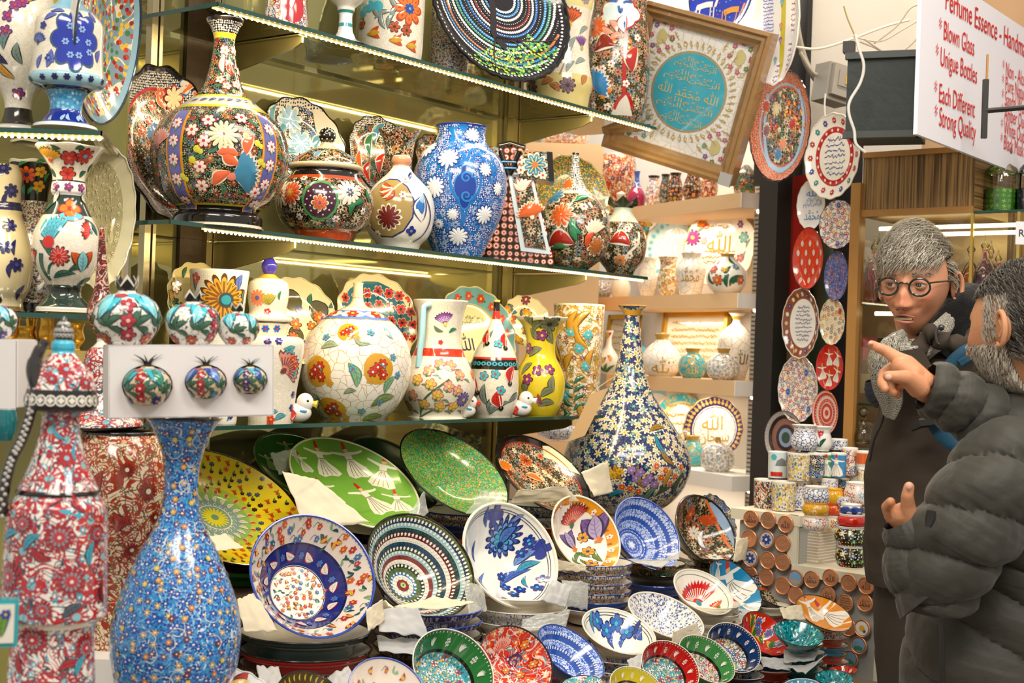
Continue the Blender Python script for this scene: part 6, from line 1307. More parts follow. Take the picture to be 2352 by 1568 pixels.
stack('teal bowl under the teal swirl bowl',1842,3.53,[(1474,'0f6f74','0c3a3c'),(1494,'0f6f74','0c3a3c'),(1514,'0f6f74','0c3a3c'),(1534,'0f6f74','0c3a3c')],96,TC,'stack under the teal swirl bowl',.35)
stack('small bowl under the corner teal bowl',1925,3.24,[(1568,'0f6f74','0c3a3c'),(1586,'a82a1c','17130f')],74,TC,'stack under the corner teal bowl',.35)
# back row platters
def d_yel1(pt,S):
 R=S.R;pt.cloud((0,0),.3*R,16,'7f9a8a',.05,1);pt.flower((0,0),.17*R,20,'d8c82a','6a8a80',h=3);circ(pt,R,.2,.012,'efe2c4',4)
 ring(pt,R,.28,22,lambda c,a,i:(pt.leaf(c,a,.12*R,.05*R,'e9dcc0',None,h=3),pt.spiral((.23*R*cos(a),.23*R*sin(a)),.03*R,.008*R,'efe2c4',1,a,4)))
 ring(pt,R,.42,22,lambda c,a,i:pt.leaf(c,a,.07*R,.045*R,'e0602a','efe2c4',h=3))
 def one_(c,g,i):
  k=i%3
  if k==0:pt.flower(c,.034*R,6,g.choice(('e0702a','1c1a14','2f5a7a','e0702a')),'c82a1c',None,h=3)
  elif k==1:[pt.stroke(c,[(x*R,.03*R),(x*.4*R,0),(x*.5*R,-.04*R)],.008*R,'c8401c',3)for x in(-.03,-.01,.01,.03)]
  else:pt.flower(c,.026*R,5,'1c1a14','c82a1c',None,h=3);pt.leaf(c,1.2,.06*R,.02*R,'3f8a3a',h=3)
 scatter(pt,R,190,.5,.95,one_,4,.075)
dish('large_platter','big yellow platter with small flowers and a lace star','plate',508,1158,408,.56,24,3.2,dep=.2,segs=((.3,'8fa884'),(.42,'8fae5a'),(.52,'b4bf3a'),(1,'e8ca20')),outer='b8401c',rim='17140f',rw=.02,deco=d_yel1,N=90,flat=.3,K=30)
dish('large_platter','light green platter with white whirling dancers in red hats','plate',816,1106,322,.51,27,3.46,dep=.14,segs=((.95,'76a83c'),(1,'e6dcb4')),outer='e2d9b8',rim='e6dcb4',rw=.03,N=80,deco=lambda pt,S:[pt.dervish(S.at(x,y),a,h*S.k,'ece4c8','c8241c')for x,y,a,h in((739,1058,.05,104),(806,1060,.1,106),(880,1086,-.55,104),(752,1130,.1,92),(852,1146,.3,112),(915,1152,-.3,84),(696,1062,.2,60))])
dish('large_platter','green platter densely speckled with orange dots','plate',1045,1083,282,.52,34,3.68,dep=.14,segs=((1,X1),),mats=[GL,F_green],outer='1c2a1c',rim='15170f',rw=.03,N=80)
def d_p4(pt,S):
 k=S.k;at=S.at
 pt.poly(at(1290,1060),[(-30*k,50*k),(20*k,40*k),(50*k,-20*k),(40*k,-60*k),(0,-20*k),(-20*k,10*k),(-40*k,20*k)],'d8d8a8',2,0)
 pt.flower(at(1206,1058),19*k,10,'d8601c','8a1c14','e8c890',vein='5a2a10',h=4);pt.fan(at(1172,1085),1.9,36*k,'e0781c','efd8a8','8a3a10',9,4,1.2,'efd8a8');pt.leaf(at(1205,1090),-.5,50*k,18*k,'e0681c','efd8a8',h=5)
 for x,y in((1240,1048),(1282,1076)):pt.flower(at(x,y),9*k,7,'d8641c','8a1c14','efd8a8',h=5)
 for x,y in((1250,1085),(1262,1095),(1275,1105),(1290,1112),(1245,1100),(1180,1035),(1228,1072)):pt.flower(at(x,y),8*k,6,'ece0b8','c8a02a',h=4)
 circ(pt,S.R,.86,.02,'a8281c',3)
dish('large_platter','black rimmed platter with orange peonies wrapped in paper','plate',1248,1088,252,.50,37,3.9,dep=.14,segs=((.85,X1),(1,'17120e')),mats=[GL,F_orflor],outer='17120e',rim='12100d',rw=.03,deco=d_p4,N=72,relief=.05)
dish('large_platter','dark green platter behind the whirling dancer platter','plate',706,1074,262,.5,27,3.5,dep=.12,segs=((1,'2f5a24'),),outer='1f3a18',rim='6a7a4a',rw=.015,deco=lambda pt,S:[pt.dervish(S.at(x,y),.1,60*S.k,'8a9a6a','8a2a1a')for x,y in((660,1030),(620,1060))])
dish('large_platter','dark green platter between the green platters','plate',905,1085,240,.5,34,3.77,dep=.12,segs=((1,'20361f'),),outer='15200f',rim='4a5a3a',rw=.015)
dish('scalloped_plate','teal and black scalloped plate beside the white shop wall','plate',1650,1190,120,.55,62,4.5,dep=.2,segs=((.7,'1f8a94'),(1,X1)),mats=[GL,F_blackw],outer='1f8a94',rim='15282a',scal=(16,.03))
stack('shallow dish under the yellow platter',565,3.32,[(1232,'c8421c','2a1a10'),(1262,'3a2018','b8b0a0'),(1292,'3a8a34','17140f'),(1325,F_teal,'17140f')],290,TA,'dishes under the yellow platter',.2)
stack('shallow dish under the whirling dancer platter',905,3.56,[(1216,'2a2420','17140f'),(1238,'ece6dc','e9e4d8'),(1262,'c0c0c4','d0d0d4')],250,TA,'dishes under the whirling dancer platter',.2)
stack('blue rimmed dish under the green speckled platter',1085,3.78,[(1172,F_vine,'24489c'),(1198,'1f2c66','24489c'),(1222,'b8281c','3a1a14')],232,TA,'dishes under the green speckled platter',.2)
stack('blue rimmed dish under the orange peony platter',1240,3.98,[(1155,F_bwdash,'24489c'),(1178,F_bw,'24489c'),(1202,'a8201c','e0dccf'),(1228,'1f4a8a','24489c')],178,TA,'dishes under the orange peony platter',.24)
# paper and bubble wrap between the dishes
M_pap=pmat('tissue_paper','ded2b8',.8,bump=(12,.5));M_papw=pmat('white_tissue','c6c6c6',.7,alpha=.88,bump=(14,.5));M_bub=pmat('bubble_wrap','d9dcd6',.15,alpha=.38,coat=.8,bump=(150,.8))
def paper(label,pts,D,mat=None,amp=.0065,name='wrapping_paper',cat='wrapping paper',grp='sheets of wrapping paper',seed=0):
 """crumpled sheet spanning a quad given by four photo points (with depths)"""
 q=[P(x,y,d)for x,y,d in pts];b=MB();nrm=(q[1]-q[0]).cross(q[3]-q[0]).normalized();o=Vector((seed*3.1,0,0))
 def f(u,v):
  p=q[0]*(1-u)*(1-v)+q[1]*u*(1-v)+q[2]*u*v+q[3]*(1-u)*v
  e=noise.noise(p*12+o)*amp*.8+noise.noise(p*34+o)*amp*.14+abs(noise.noise(p*22+o))*amp*.7
  s_=noise.noise(Vector((u*5,v*5,seed)))*.008;return p+nrm*e+(q[1]-q[0])*s_+UP*s_*.6
 b.grid(f,22,16);o_=b.build(name,mat or M_pap);tag(o_,label,cat,grp);md=o_.modifiers.new('t','SOLIDIFY');md.thickness=.0012;return o_
paper('cream paper sheet tucked in front of the whirling dancer platter',[(648,1082,3.24),(730,1100,3.28),(850,1200,3.3),(700,1215,3.2)],3.2,seed=1)
paper('folded cream paper in front of the orange peony platter',[(1172,1155,3.72),(1190,1125,3.70),(1300,1118,3.70),(1330,1150,3.72)],3.7,seed=2)
paper('cream paper standing beside the daisy covered bottle',[(1335,1085,3.85),(1395,1058,3.95),(1410,1130,3.95),(1365,1140,3.85)],3.85,seed=3)
paper('tan paper lying on the yellow platter',[(462,1235,2.98),(520,1225,3.05),(560,1260,3.0),(470,1265,2.95)],3,seed=4)
for i,(lb,pts,m)in enumerate((('crumpled cream paper between the blue vase and the tulip bowl',[(545,1375,2.86),(585,1360,2.9),(640,1450,2.86),(560,1450,2.82)],M_pap),('white tissue folded over the edge of the bowls under the ring bowl',[(868,1398,3.03),(960,1395,3.03),(985,1460,3.0),(870,1450,2.98)],M_papw),('crumpled white tissue in front of the ring bowl',[(905,1395,3.06),(1000,1405,3.04),(1090,1385,3.06),(1000,1370,3.1)],M_pap),('white tissue below the indigo bowls',[(865,1460,3.02),(980,1470,3.02),(1000,1505,3.0),(870,1495,2.98)],M_papw),('cream tissue sticking out at the side of the tulip bowl',[(840,1400,2.95),(880,1375,3.0),(885,1425,3.0),(845,1450,2.93)],M_pap),('white tissue beside the lotus bowl stack',[(1268,1330,3.4),(1315,1345,3.42),(1300,1395,3.38),(1240,1380,3.32)],M_papw),('cream tissue in front of the purple tulip bowl',[(1262,1280,3.6),(1345,1300,3.58),(1345,1312,3.58),(1275,1310,3.6)],M_pap),('white tissue in front of the blue lace bowl',[(1430,1285,3.84),(1520,1305,3.82),(1560,1265,3.86),(1560,1285,3.84)],M_papw),('cream tissue in front of the blue scroll bowl',[(1545,1450,3.5),(1600,1430,3.54),(1610,1465,3.54),(1540,1480,3.5)],M_pap),('white tissue in front of the turquoise dancer bowl',[(1660,1395,3.84),(1720,1400,3.84),(1740,1425,3.82),(1680,1430,3.8)],M_papw),('cream tissue between the teal and yellow bowls',[(1790,1395,3.62),(1840,1390,3.65),(1850,1425,3.62),(1800,1420,3.58)],M_pap),('white tissue over the stacked teal bowls',[(1800,1490,3.44),(1880,1495,3.42),(1870,1515,3.4),(1800,1520,3.4)],M_papw),('lower white tissue between the teal bowls',[(1790,1525,3.42),(1860,1530,3.4),(1900,1500,3.4),(1850,1545,3.36)],M_papw),('white tissue wrapped around the navy bowls',[(1745,1505,3.4),(1820,1515,3.42),(1815,1540,3.4),(1755,1530,3.38)],M_papw),('grey tissue sticking up behind the black relief bowl',[(1690,1240,4.05),(1722,1230,4.08),(1712,1285,4.06),(1685,1290,4.0)],M_pap),('white tissue at the front beside the scalloped plate',[(590,1525,2.7),(640,1530,2.72),(650,1570,2.66),(600,1575,2.62)],M_papw),('white tissue in the front behind the carnation bowl',[(745,1560,2.7),(800,1530,2.74),(815,1560,2.7),(760,1590,2.6)],M_papw),('white tissue under the blue spray bowl',[(1440,1515,3.3),(1490,1490,3.34),(1500,1530,3.3),(1450,1550,3.25)],M_papw))):paper(lb,pts,0,m,seed=10+i)
for i,(lb,pts)in enumerate((('bubble wrap under the green speckled platter',[(1070,1180,3.42),(1160,1160,3.5),(1150,1128,3.52),(1100,1128,3.46)]),('bubble wrap beside the lotus bowl',[(1060,1330,3.2),(1110,1340,3.22),(1120,1400,3.2),(1080,1420,3.14)]),('bubble wrap hanging over the blue rimmed bowls',[(1290,1330,3.5),(1350,1340,3.52),(1350,1400,3.5),(1300,1390,3.46)]),('bubble wrap around the white bowls under the lotus bowl',[(1200,1420,3.28),(1310,1400,3.32),(1300,1440,3.3),(1200,1450,3.26)]),('bubble wrap at the side of the whirling dancer platter',[(930,1190,3.3),(975,1125,3.36),(985,1175,3.36),(950,1200,3.3)]),('bubble wrap behind the dark green platter',[(620,1040,3.42),(680,1030,3.45),(690,1075,3.42),(640,1090,3.4)]))):paper(lb,pts,0,M_bub,.012,'bubble_wrap','bubble wrap','pieces of bubble wrap',40+i)
# ------------------------------------------------------------------ wooden shelves of the second shop
def on_R(px,z,off=.1):return RL(px,z,off)
def rv(name,label,cat,ax,by,prof,segs,zi,mats=GL,off=.12,**kw):
 q=RL(ax,1.5,off);by2=proj(Vector((q.x,q.y,ZR[zi])))[1];d=by2-by
 return vase(name,label,cat,ax,by2,[(y+d,w)for y,w in prof],[(y+d,c)for y,c in segs],mats,D=q.y,N=36,sub=3,**kw)
dk='dark vases on the upper wooden shelf'
rv('floral_vase','tall rust speckled vase at the far end of the upper wooden shelf','vase',1412,452,[(452,26),(420,34),(380,45),(345,46),(320,40)],[(250,X1)],0,[GL,F_rust],group=dk,off=.1,deco=lambda pt,S:scat_l(pt,S,60,330,440,lambda c,g,i:pt.flower(c,5*S.k,6,g.choice(('e8702a','f0e4cc','3a3a6a','c82a1c')),'e8c04a',h=2),3,9))
rv('bottle_vase','small magenta bottle with white heart scroll','vase',1461,446,[(446,14),(430,21),(412,20),(395,10),(375,5),(360,7)],[(395,'9c1f4a'),(300,'3f5fae')],0,off=.07,group=dk,deco=lambda pt,S:[pt.spiral(S.at(1455,425),9*S.k,2*S.k,'f0dce0',h=3),pt.spiral(S.at(1468,425),9*S.k,2*S.k,'f0dce0',h=3,flip=-1)])
for i,(x,w,c1,lb)in enumerate(((1500,18,F_mos,'small checkered purple and orange vase'),(1527,14,F_black,'narrow black dotted vase beside the checkered vase'),(1550,18,F_dark,'dark vase with yellow dot bands'),(1590,22,F_dark,'round dark vase below the framed calligraphy'),(1628,20,F_rust,'small rust coloured vase below the frame corner'),(1683,0,F_dark,''))):
 if w:rv('small_vase',lb,'vase',x,446,[(446,w*.6),(430,w*.95),(410,w),(392,w*.8),(380,w*.6),(372,w*.75)],[(376,X1),(300,'2a2018')],0,[GL,c1],off=.1,group=dk)
rv('round_jar','dark green jar at the near end of the upper wooden shelf','jar',1712,445,[(445,18),(430,26),(405,29),(385,24),(372,12),(366,5)],[(300,X1)],0,[GL,F_black],off=.16,group=dk,top='close')
rv('ceramic_cat','tiny white cat figurine beside the magenta bottle','figurine',1425,449,[(449,12),(440,14),(430,9),(424,9),(414,11),(408,4)],[(300,'ead8c0')],0,off=.03,top='close',deco=lambda pt,S:[pt.disc(S.at(x,419),2.4*S.k,'1a1a1a',3)for x in(1421,1430)]+[pt.disc(S.at(1418,440),5*S.k,'c82a1c',3)])
wc='white and gold pieces on the second wooden shelf'
def rplate(label,cx,cy,dia,asp,phi,off,segs,deco=None,mats=GL,**kw):
 D=RL(cx,1.5,off).y;a=dict(dep=.13,flat=.6,scal=(12,.02),rim='c9a24a',rw=.025,outer='efe9dc',N=60,K=12);a.update(kw)
 return dish(kw.pop('name','scalloped_plate')if 'name' in kw else 'scalloped_plate',label,'plate',cx,cy,dia,asp,phi,D,segs=segs,deco=deco,mats=mats,**{k_:v_ for k_,v_ in a.items()if k_!='name'})
GC='b98f35'
rplate('white scalloped plate with gold calligraphy and pink flowers',1652,568,184,.86,-70,.22,((1,'f1ead9'),),lambda pt,S:[pt.text(S.at(1652,552),ALLAH,52*S.k,GC,4),pt.scribble(S.at(1640,520),60*S.k,14*S.k,1,GC,2,3),pt.scribble(S.at(1650,590),90*S.k,34*S.k,3,GC,5,3)]+[pt.flower(S.at(x,y),r*S.k,n,c,'e8c04a','5a3a4a',h=3)for x,y,r,n,c in((1590,545,17,12,'9c3a78'),(1617,553,8,6,'e8a0a0'),(1708,545,12,6,'6fb8b8'),(1700,515,8,6,'8a4a9a'),(1700,592,9,5,'c86a7a'))]+[pt.tulip(S.at(1600,520),.6,30*S.k,'d8402a','e8842a',h=3)]+[pt.leaf(S.at(x,y),a,26*S.k,7*S.k,'8fa08a',h=2)for x,y,a in((1585,575,-1),(1712,570,1),(1706,600,1.4),(1600,540,.8))])
rplate('white scalloped plate with turquoise lace border',1545,570,150,.86,-70,.24,((.66,X1),(1,'bcd8d8')),lambda pt,S:ring(pt,S.R,.84,26,lambda c,a,i:pt.flower(c,.07*S.R,5,'7fc0c8',GC,None,h=3)),[GL,F_crack])
rplate('white scalloped plate with tulips at the far end of the second wooden shelf',1478,545,110,.86,-70,.24,((1,'f1ead9'),),ylw(['4ab0b8','e0b83a','c86a4a'],14,3,'5a8a70'))
rv('white_vase','white vase with gold muhammad calligraphy','vase',1585,668,[(668,24),(650,28),(620,34),(605,34),(590,24),(582,20),(575,22),(571,24)],[(300,X1)],1,[GL,F_crack],off=.06,group=wc,deco=lambda pt,S:pt.text(S.at(1584,632),MUH,34*S.k,GC,4,W=46*S.k))
rv('pomegranate_ornament','white pomegranate vase painted with pink and orange flowers','ornament',1668,668,[(668,26),(655,40),(635,47),(615,44),(598,30),(588,20),(580,14),(576,18)],[(582,'f2ede2'),(570,'c9a24a')],1,off=.06,group=wc,deco=lambda pt,S:[pt.flower(S.at(x,y),r*S.k,7,c,'e8c04a','5a4a3a',h=3)for x,y,r,c in((1640,620,10,'d0605a'),(1648,645,12,'e07030'),(1665,620,8,'e8b02a'),(1700,645,10,'d8602a'),(1655,605,7,'d05a8a'),(1690,615,8,'3f9ac0'))]+[pt.leaf(S.at(x,y),a,34*S.k,10*S.k,'2f6a4a',h=2)for x,y,a in((1670,662,1.5),(1675,660,1.0),(1682,655,.7),(1665,640,1.1),(1640,655,2),(1690,610,2))])
for x,w,c1,lb in((1532,24,F_gold,'white mug shaped vase with gold leaves'),(1486,22,F_crack,'white crackle vase with pink band beside the gold leaf vase'),(1372,32,F_vine,'green patterned round pot at the far end of the second wooden shelf'),(1425,22,F_ivory,'small white pot with blue flowers')):rv('white_vase',lb,'vase',x,668,[(668,w*.6),(650,w*.85),(630,w),(610,w*.8),(590,w*.75),(578,w*.95)]if x>1480 else[(668,w*.7),(655,w),(640,w),(628,w*.8)],[(300,X1)],1,[GL,c1],off=.08,group=wc)
# third shelf
tc3='bottles on the third wooden shelf'
def rframe(label,cx,cy,w,h,off,colr,script=True,lean=-.12):
 q=RL(cx,1.5,off);D=q.y;p=P(cx,cy,D);k=D/F/.68;W,H=w*k,h*D/F;M=frameM(p,-dR,bR,UP)@Matrix.Rotation(lean,4,'X')
 r=thing('picture_frame',label,'picture',M);b=MB();b.box((0,.006,0),(W-.03,.006,H-.03),'efe4cc')
 pt=Paint(b,Plane(),0);g=MB()
 if script:
  for j in range(6):pt.scribble((0,(j-2.5)*H*.12),W*.7,H*.09,1,colr,j,9)
 kid(r,'panel',b,GL)
 for sx,sy,ww,hh in((0,1,W,.02),(0,-1,W,.02),(1,0,.02,H),(-1,0,.02,H)):g.box((sx*(W/2-.01),0,sy*(H/2-.01)),(ww,.018,hh))
 kid(r,'frame',g,GOLD);return r
rframe('wide gold framed picture with rows of raised gold script',1592,780,175,128,.24,GC);rframe('gold framed picture behind the tulip bottle',1428,782,90,120,.25,GC)
rv('white_bottle','tall white crackle bottle with flared mouth and gold script','vase',1688,880,[(880,22),(860,28),(830,38),(805,42),(780,38),(762,25),(752,12),(742,9),(732,14),(726,21)],[(760,X1),(728,'eadfe0'),(700,GC)],2,[GL,F_crack],off=.17,group=tc3,deco=lambda pt,S:pt.text(S.at(1700,820),ALLAH,34*S.k,'6a5a3a',4))
rv('gold_capped_bottle','white round bottle with gold cap and bold gold script','vase',1518,873,[(873,26),(862,38),(845,45),(825,44),(808,34),(796,20),(786,14),(780,17),(776,19)],[(790,X1),(770,GC)],2,[GL,F_crack],off=.05,group=tc3,deco=lambda pt,S:pt.text(S.at(1522,838),ALLAH,40*S.k,GC,4,W=56*S.k))
rv('gold_capped_bottle','white bottle with tall gold stopper behind the round script bottle','vase',1521,800,[(790,16),(775,17),(755,18),(742,16),(732,9),(728,7),(705,7),(702,6)],[(728,'f0eadf'),(690,GC)],2,off=.2,group=tc3,top='close')
rv('gold_capped_bottle','white bottle with gold stopper beside the daisy bottle neck','vase',1462,800,[(790,16),(775,17),(755,18),(742,16),(732,9),(728,7),(705,7),(702,6)],[(728,'f0eadf'),(690,GC)],2,off=.2,group=tc3,top='close')
rv('turquoise_jar','turquoise pomegranate jar with gold script','jar',1589,876,[(876,20),(862,30),(845,32),(828,26),(818,14),(812,16),(808,18)],[(816,X1),(800,GC)],2,[GL,F_tq],off=.05,group=tc3,deco=lambda pt,S:pt.text(S.at(1590,846),ALLAH,26*S.k,'d9b860',4))
rv('pomegranate_ornament','blue and gold mosaic pomegranate on the third wooden shelf','ornament',1660,880,[(880,22),(870,34),(855,39),(838,36),(824,22),(818,12),(812,14),(808,17)],[(818,X1),(800,GC)],2,[GL,F_pomp],off=.05,group=tc3)
rv('turquoise_jar','blue and orange bottle partly hidden by the daisy bottle neck','jar',1461,866,[(866,14),(850,22),(830,25),(805,20),(795,8),(775,5),(765,8),(755,3)],[(795,'2f86a8'),(740,GC)],2,off=.08,group=tc3,top='close',deco=lambda pt,S:[pt.flower(S.at(x,y),9*S.k,6,'d8602a','e8c04a',h=3)for x,y in((1465,820),(1470,845))])
rv('tulip_bottle','small white bottle with tulips behind the gold cylinder vase','vase',1396,862,[(862,16),(850,24),(830,25),(812,16),(800,8),(780,6),(765,10)],[(750,'f1ece0')],2,off=.06,group=tc3,deco=lambda pt,S:[pt.tulip(S.at(x,y),1.6,18*S.k,c,'e8c04a',h=3)for x,y,c in((1385,835,'8a3a7a'),(1402,830,'d8402a'),(1396,778,'b8304a'))]+[pt.leaf(S.at(1395,855),a,24*S.k,6*S.k,'3f7a4a',h=2)for a in(1.0,1.6,2.1)])
# fourth shelf
def d_gp(pt,S):
 R=S.R;circ(pt,R,.7,.02,'3a2a5a',3);ring(pt,R,.85,40,lambda c,a,i:(pt.disc(c,.055*R,'c9a24a',3,7),pt.disc((c[0]*1.1,c[1]*1.1),.03*R,'c9a24a',3,6)))
 pt.text(S.at(1637,965),ALLAH,44*S.k,GC,4);pt.text(S.at(1640,1005),'\ufee5\ufe8e\ufea4\ufe92\ufeb3',34*S.k,GC,4,W=74*S.k)
rplate('round plate with gold knotted border and gold subhanallah script',1637,985,150,.9,-70,.16,((.7,X1),(1,'3a2a5a')),d_gp,[GL,F_crack],name='gold_plate')
rplate('turquoise and gold plate with rows of script',1555,965,130,.84,-60,.22,((.55,X1),(.75,'d8c890'),(1,(2,'ffffff'))),lambda pt,S:[pt.scribble(S.at(1560,930+22*i),70*S.k,16*S.k,1,GC,i,3)for i in range(4)],[GL,F_crack,F_tq],scal=None,name='gold_plate')
rplate('white plate with turquoise rim behind the daisy bottle',1500,940,110,.84,-60,.25,((.75,'f0ebe0'),(1,'9fd0d4')),None,name='gold_plate')
rv('turquoise_jar','turquoise bottle with gold rim on the lowest white shelf','jar',1588,1078,[(1078,20),(1062,28),(1045,29),(1028,22),(1018,13),(1010,19)],[(1016,X1),(1000,GC)],3,[GL,F_tq],off=.1,group='pieces on the lowest white shelf')
rv('pomegranate_ornament','blue and gold mosaic pomegranate in front of the gold bordered plate','ornament',1647,1085,[(1085,24),(1072,36),(1055,39),(1038,36),(1024,22),(1018,8),(1008,6)],[(1020,X1),(1000,GC)],3,[GL,F_pomp],off=.06,group='pieces on the lowest white shelf')
# deep in the shop, seen past the mirror
def dv(label,ax,by,D,prof,segs,mats=GL,name='shop_vase',**kw):return vase(name,label,'vase',ax,by,prof,segs,mats,D=D,N=32,sub=3,group='vases deep inside the shop',**kw)
b=MB();p=P(1265,700,6.0);b.box((p.x,p.y+.1,p.z/2),(.36,.4,p.z));one('display_plinth','white plinth deep inside the shop under the swirled jar','plinth',b,M_white)
dv('large white jar with grey swirls deep inside the shop',1255,700,6.0,[(700,34),(690,52),(672,60),(652,56),(636,40),(626,20)],[(500,X1)],[GL,F_bwdash],top='close')
b=MB();p=P(1295,338,5.6);b.box((p.x,p.y,p.z/2+.0),(.3,.22,p.z));one('display_plinth','tall wood topped plinth deep inside the shop','plinth',b,M_wood)
dv('round multicoloured vase standing on the tall wood plinth',1298,338,5.6,[(338,34),(325,52),(305,58),(290,54),(278,30)],[(200,X1)],[GL,F_mos])
b=MB();p=P(1222,1060,5.2);b.box((p.x,p.y,p.z/2),(.42,.3,p.z));one('display_plinth','pinkish low plinth behind the orange peony platter','plinth',b,pmat('pink_plinth','dcc0a8',.6))
dv('blue and white bowl on the low plinth',1282,1012,5.1,[(1012,24),(1004,44),(990,50),(980,48)],[(900,X1)],[GL,F_bw],name='shop_bowl')
# big bottle covered with daisies, standing free
p=P(1436,1178,4.42);b=MB();b.box((p.x+.02,p.y+.04,p.z/2),(.2,.2,p.z),'d8cfae');one('carton','beige carton under the daisy covered bottle','carton',b,MATT)
def d_dai(pt,S):
 k=S.k
 for x,y in((1505,1060),(1525,1070),(1545,1085),(1535,1100),(1560,1065),(1430,1105),(1448,1108),(1465,1115),(1515,1085)):pt.flower(S.at(x,y),8*k,6,'d8501c','e8c04a','efe2c4',h=4)
 for x,y in((1450,1068),(1470,1072),(1490,1085),(1500,1100),(1480,1095),(1460,1085)):pt.flower(S.at(x,y),10*k,5,'9a78b0','c0a0d0','3a2a5a',h=3)
 for x,y in((1410,1078),(1425,1070),(1400,1068)):pt.flower(S.at(x,y),9*k,7,'e0b02a','b87a1c',h=4)
 for x,y,a,l,c in((1530,1040,1.9,60,'2f86a8'),(1500,1130,.6,60,'3a5a3a'),(1480,1140,1.2,50,'6a8a6a'),(1540,1130,1.4,60,'3a5a3a'),(1450,1150,.9,50,'5a7a8a'),(1520,1110,1.2,50,'c08f2c'),(1430,1090,2.0,40,'b8862a'),(1545,1060,2.2,60,'a07a2a'),(1480,1110,1.9,60,'a07a2a'),(1400,1130,.5,40,'2fa0b8'),(1490,985,.2,50,'a07a2a')):pt.leaf(S.at(x,y),a,l*k,12*k,c,'1a1a3a',h=2)
v,S,k=vase('daisy_bottle','very large dark blue bottle covered in white daisies, long flared neck','vase',1436,1178,[(1178,52),(1172,70),(1150,104),(1120,130),(1085,144),(1055,146),(1020,136),(985,114),(950,88),(915,62),(880,44),(845,33),(800,26),(760,20),(730,17),(715,22),(706,30),(702,33)],[(930,X1),(704,X1),(690,'c08f2c')],[GL,F_daisy],D=4.42,deco=d_dai,cuts=[('body',900),('neck',600)],N=80)
q=P(1345,960,4.08);r=thing('price_tag','brown card tag tied to the daisy covered bottle','tag',faceM(q));k=q.y/F
b=MB();b.grid(lambda u,v:((-24+40*u+50*(1-v)-16)*k,0,(56-112*v+16*u)*k),2,2,'c8a678');kid(r,'card',b,MATT)
b=MB();b.tube([(20*k,0,66*k),(50*k,.03,88*k),(88*k,.06,110*k)],1.4*k,'b8a070',n=5);kid(r,'cord',b,MATT)
# ------------------------------------------------------------------ framed calligraphy
BL_,BR_,TL_=P(1393,335,4.66),P(1685,427,4.48),P(1472,-12,4.53)
ex=(BR_-BL_);ez=(TL_-BL_);W,H=ex.length,ez.length;ex.normalize();ez=(ez-ex*ez.dot(ex)).normalized();ey=ez.cross(ex);H=H*.98
r=thing('framed_calligraphy','large tilted wooden frame with turquoise roundel and gold script','picture',frameM(BL_+ex*W/2+ez*H/2,ex,ey,ez))
M_fr=pmat('brown_gilt_frame','9a7648',.3,coat=.5,var=.25,vs=40);fw=.052
for i in range(4):
 g=MB();n=6;L2_=(W if i%2==0 else H)/2;O_=(H if i%2==0 else W)/2
 prof=[(0,.02),(0,-.045),(.012,-.05),(.02,-.038),(.03,-.04),(fw*.8,-.024),(fw,-.02),(fw,.02)]
 for a,b_ in zip(prof,prof[1:]):
  q=[]
  for t,o_,y in((-1,a[0],a[1]),(1,a[0],a[1]),(1,b_[0],b_[1]),(-1,b_[0],b_[1])):
   u,v_=t*(L2_-o_),-(O_-o_);ca,sa=(1,0,-1,0)[i],(0,1,0,-1)[i];q.append(g.v((u*ca-v_*sa,y,u*sa+v_*ca)))
  g.f(q)
 kid(r,'frame_side',g,M_fr).data.update()
b=MB();b.box((0,0,0),(W-fw*2,.006,H-fw*2),'ffffff',1)
class PF:
 def m(s,c,dx,dy,o):return(c[0]+dx,-.004-o,c[1]+dy)
pt=Paint(b,PF(),0);k=4.45/F;RR=W*.265
pt.poly((0,.0),[(RR*cos(t)*1.06,RR*1.06*sin(t))for t in[i*.157 for i in range(40)]],'b0a078',1,0);pt.poly((0,0),[(RR*cos(t),RR*sin(t))for t in[i*.157 for i in range(40)]],'45b4cc',2,0)
g=random.Random(5)
for j in range(5):
 y=(j-2)*RR*.36;pt.text((0,y),(BISM,BISM,ALLAH+' '+MUH+' '+ALLAH,BISM,BISM)[j],RR*.34,'d8c488',6,W=2*sqrt(max(1e-5,RR*RR-y*y))*.86)
for i in range(46):
 a=2*pi*i/46
 for rr,l in((1.22,.16),(1.5,.2)):
  c=(RR*rr*cos(a),RR*rr*sin(a))
  if abs(c[0])<W/2-fw-.02 and abs(c[1])<H/2-fw-.02:
   pt.stroke(c,[(-l*RR*cos(a)*.6,-l*RR*sin(a)*.6),(g.uniform(-.05,.05)*RR,g.uniform(-.05,.05)*RR),(l*RR*cos(a+.5)*.7,l*RR*sin(a+.5)*.7)],.03*RR,'cdb878',5);pt.spiral(c,.07*RR,.024*RR,'cdb878',.8,a,5)
for sx in(-1,1):
 for sy in(-1,1):
  c=(sx*(W/2-fw-.04),sy*(H/2-fw-.045));pt.cloud(c,.017,3,'d2c58c',.1,3,1.4)
  for i in range(9):a=i*.8;pt.flower((c[0]+.036*cos(a),c[1]+.045*sin(a)),.009,5,g.choice(('8a6aa8','5fb0a8','c86a8a','6a8a5a')),'e8c04a',h=4)
kid(r,'panel',b,[GL,fill('white_crackle_panel','f4f2ee',[('e',40,.03,'d0c8b8')],bump=.2)])
b=MB();b.grid(lambda u,v:((u-.5)*(W-.09),-.03+.002*sin(u*60+v*9),(v-.5)*(H-.1)),40,30);kid(r,'film_cover',b,thin_glass('plastic_film','fdfdfd',.08,.25))
b=MB();b.box((W/2-.018,-.045,-H/2+.018),(.04,.012,.04),'b0b0ac');kid(r,'corner_guard',b,GL)
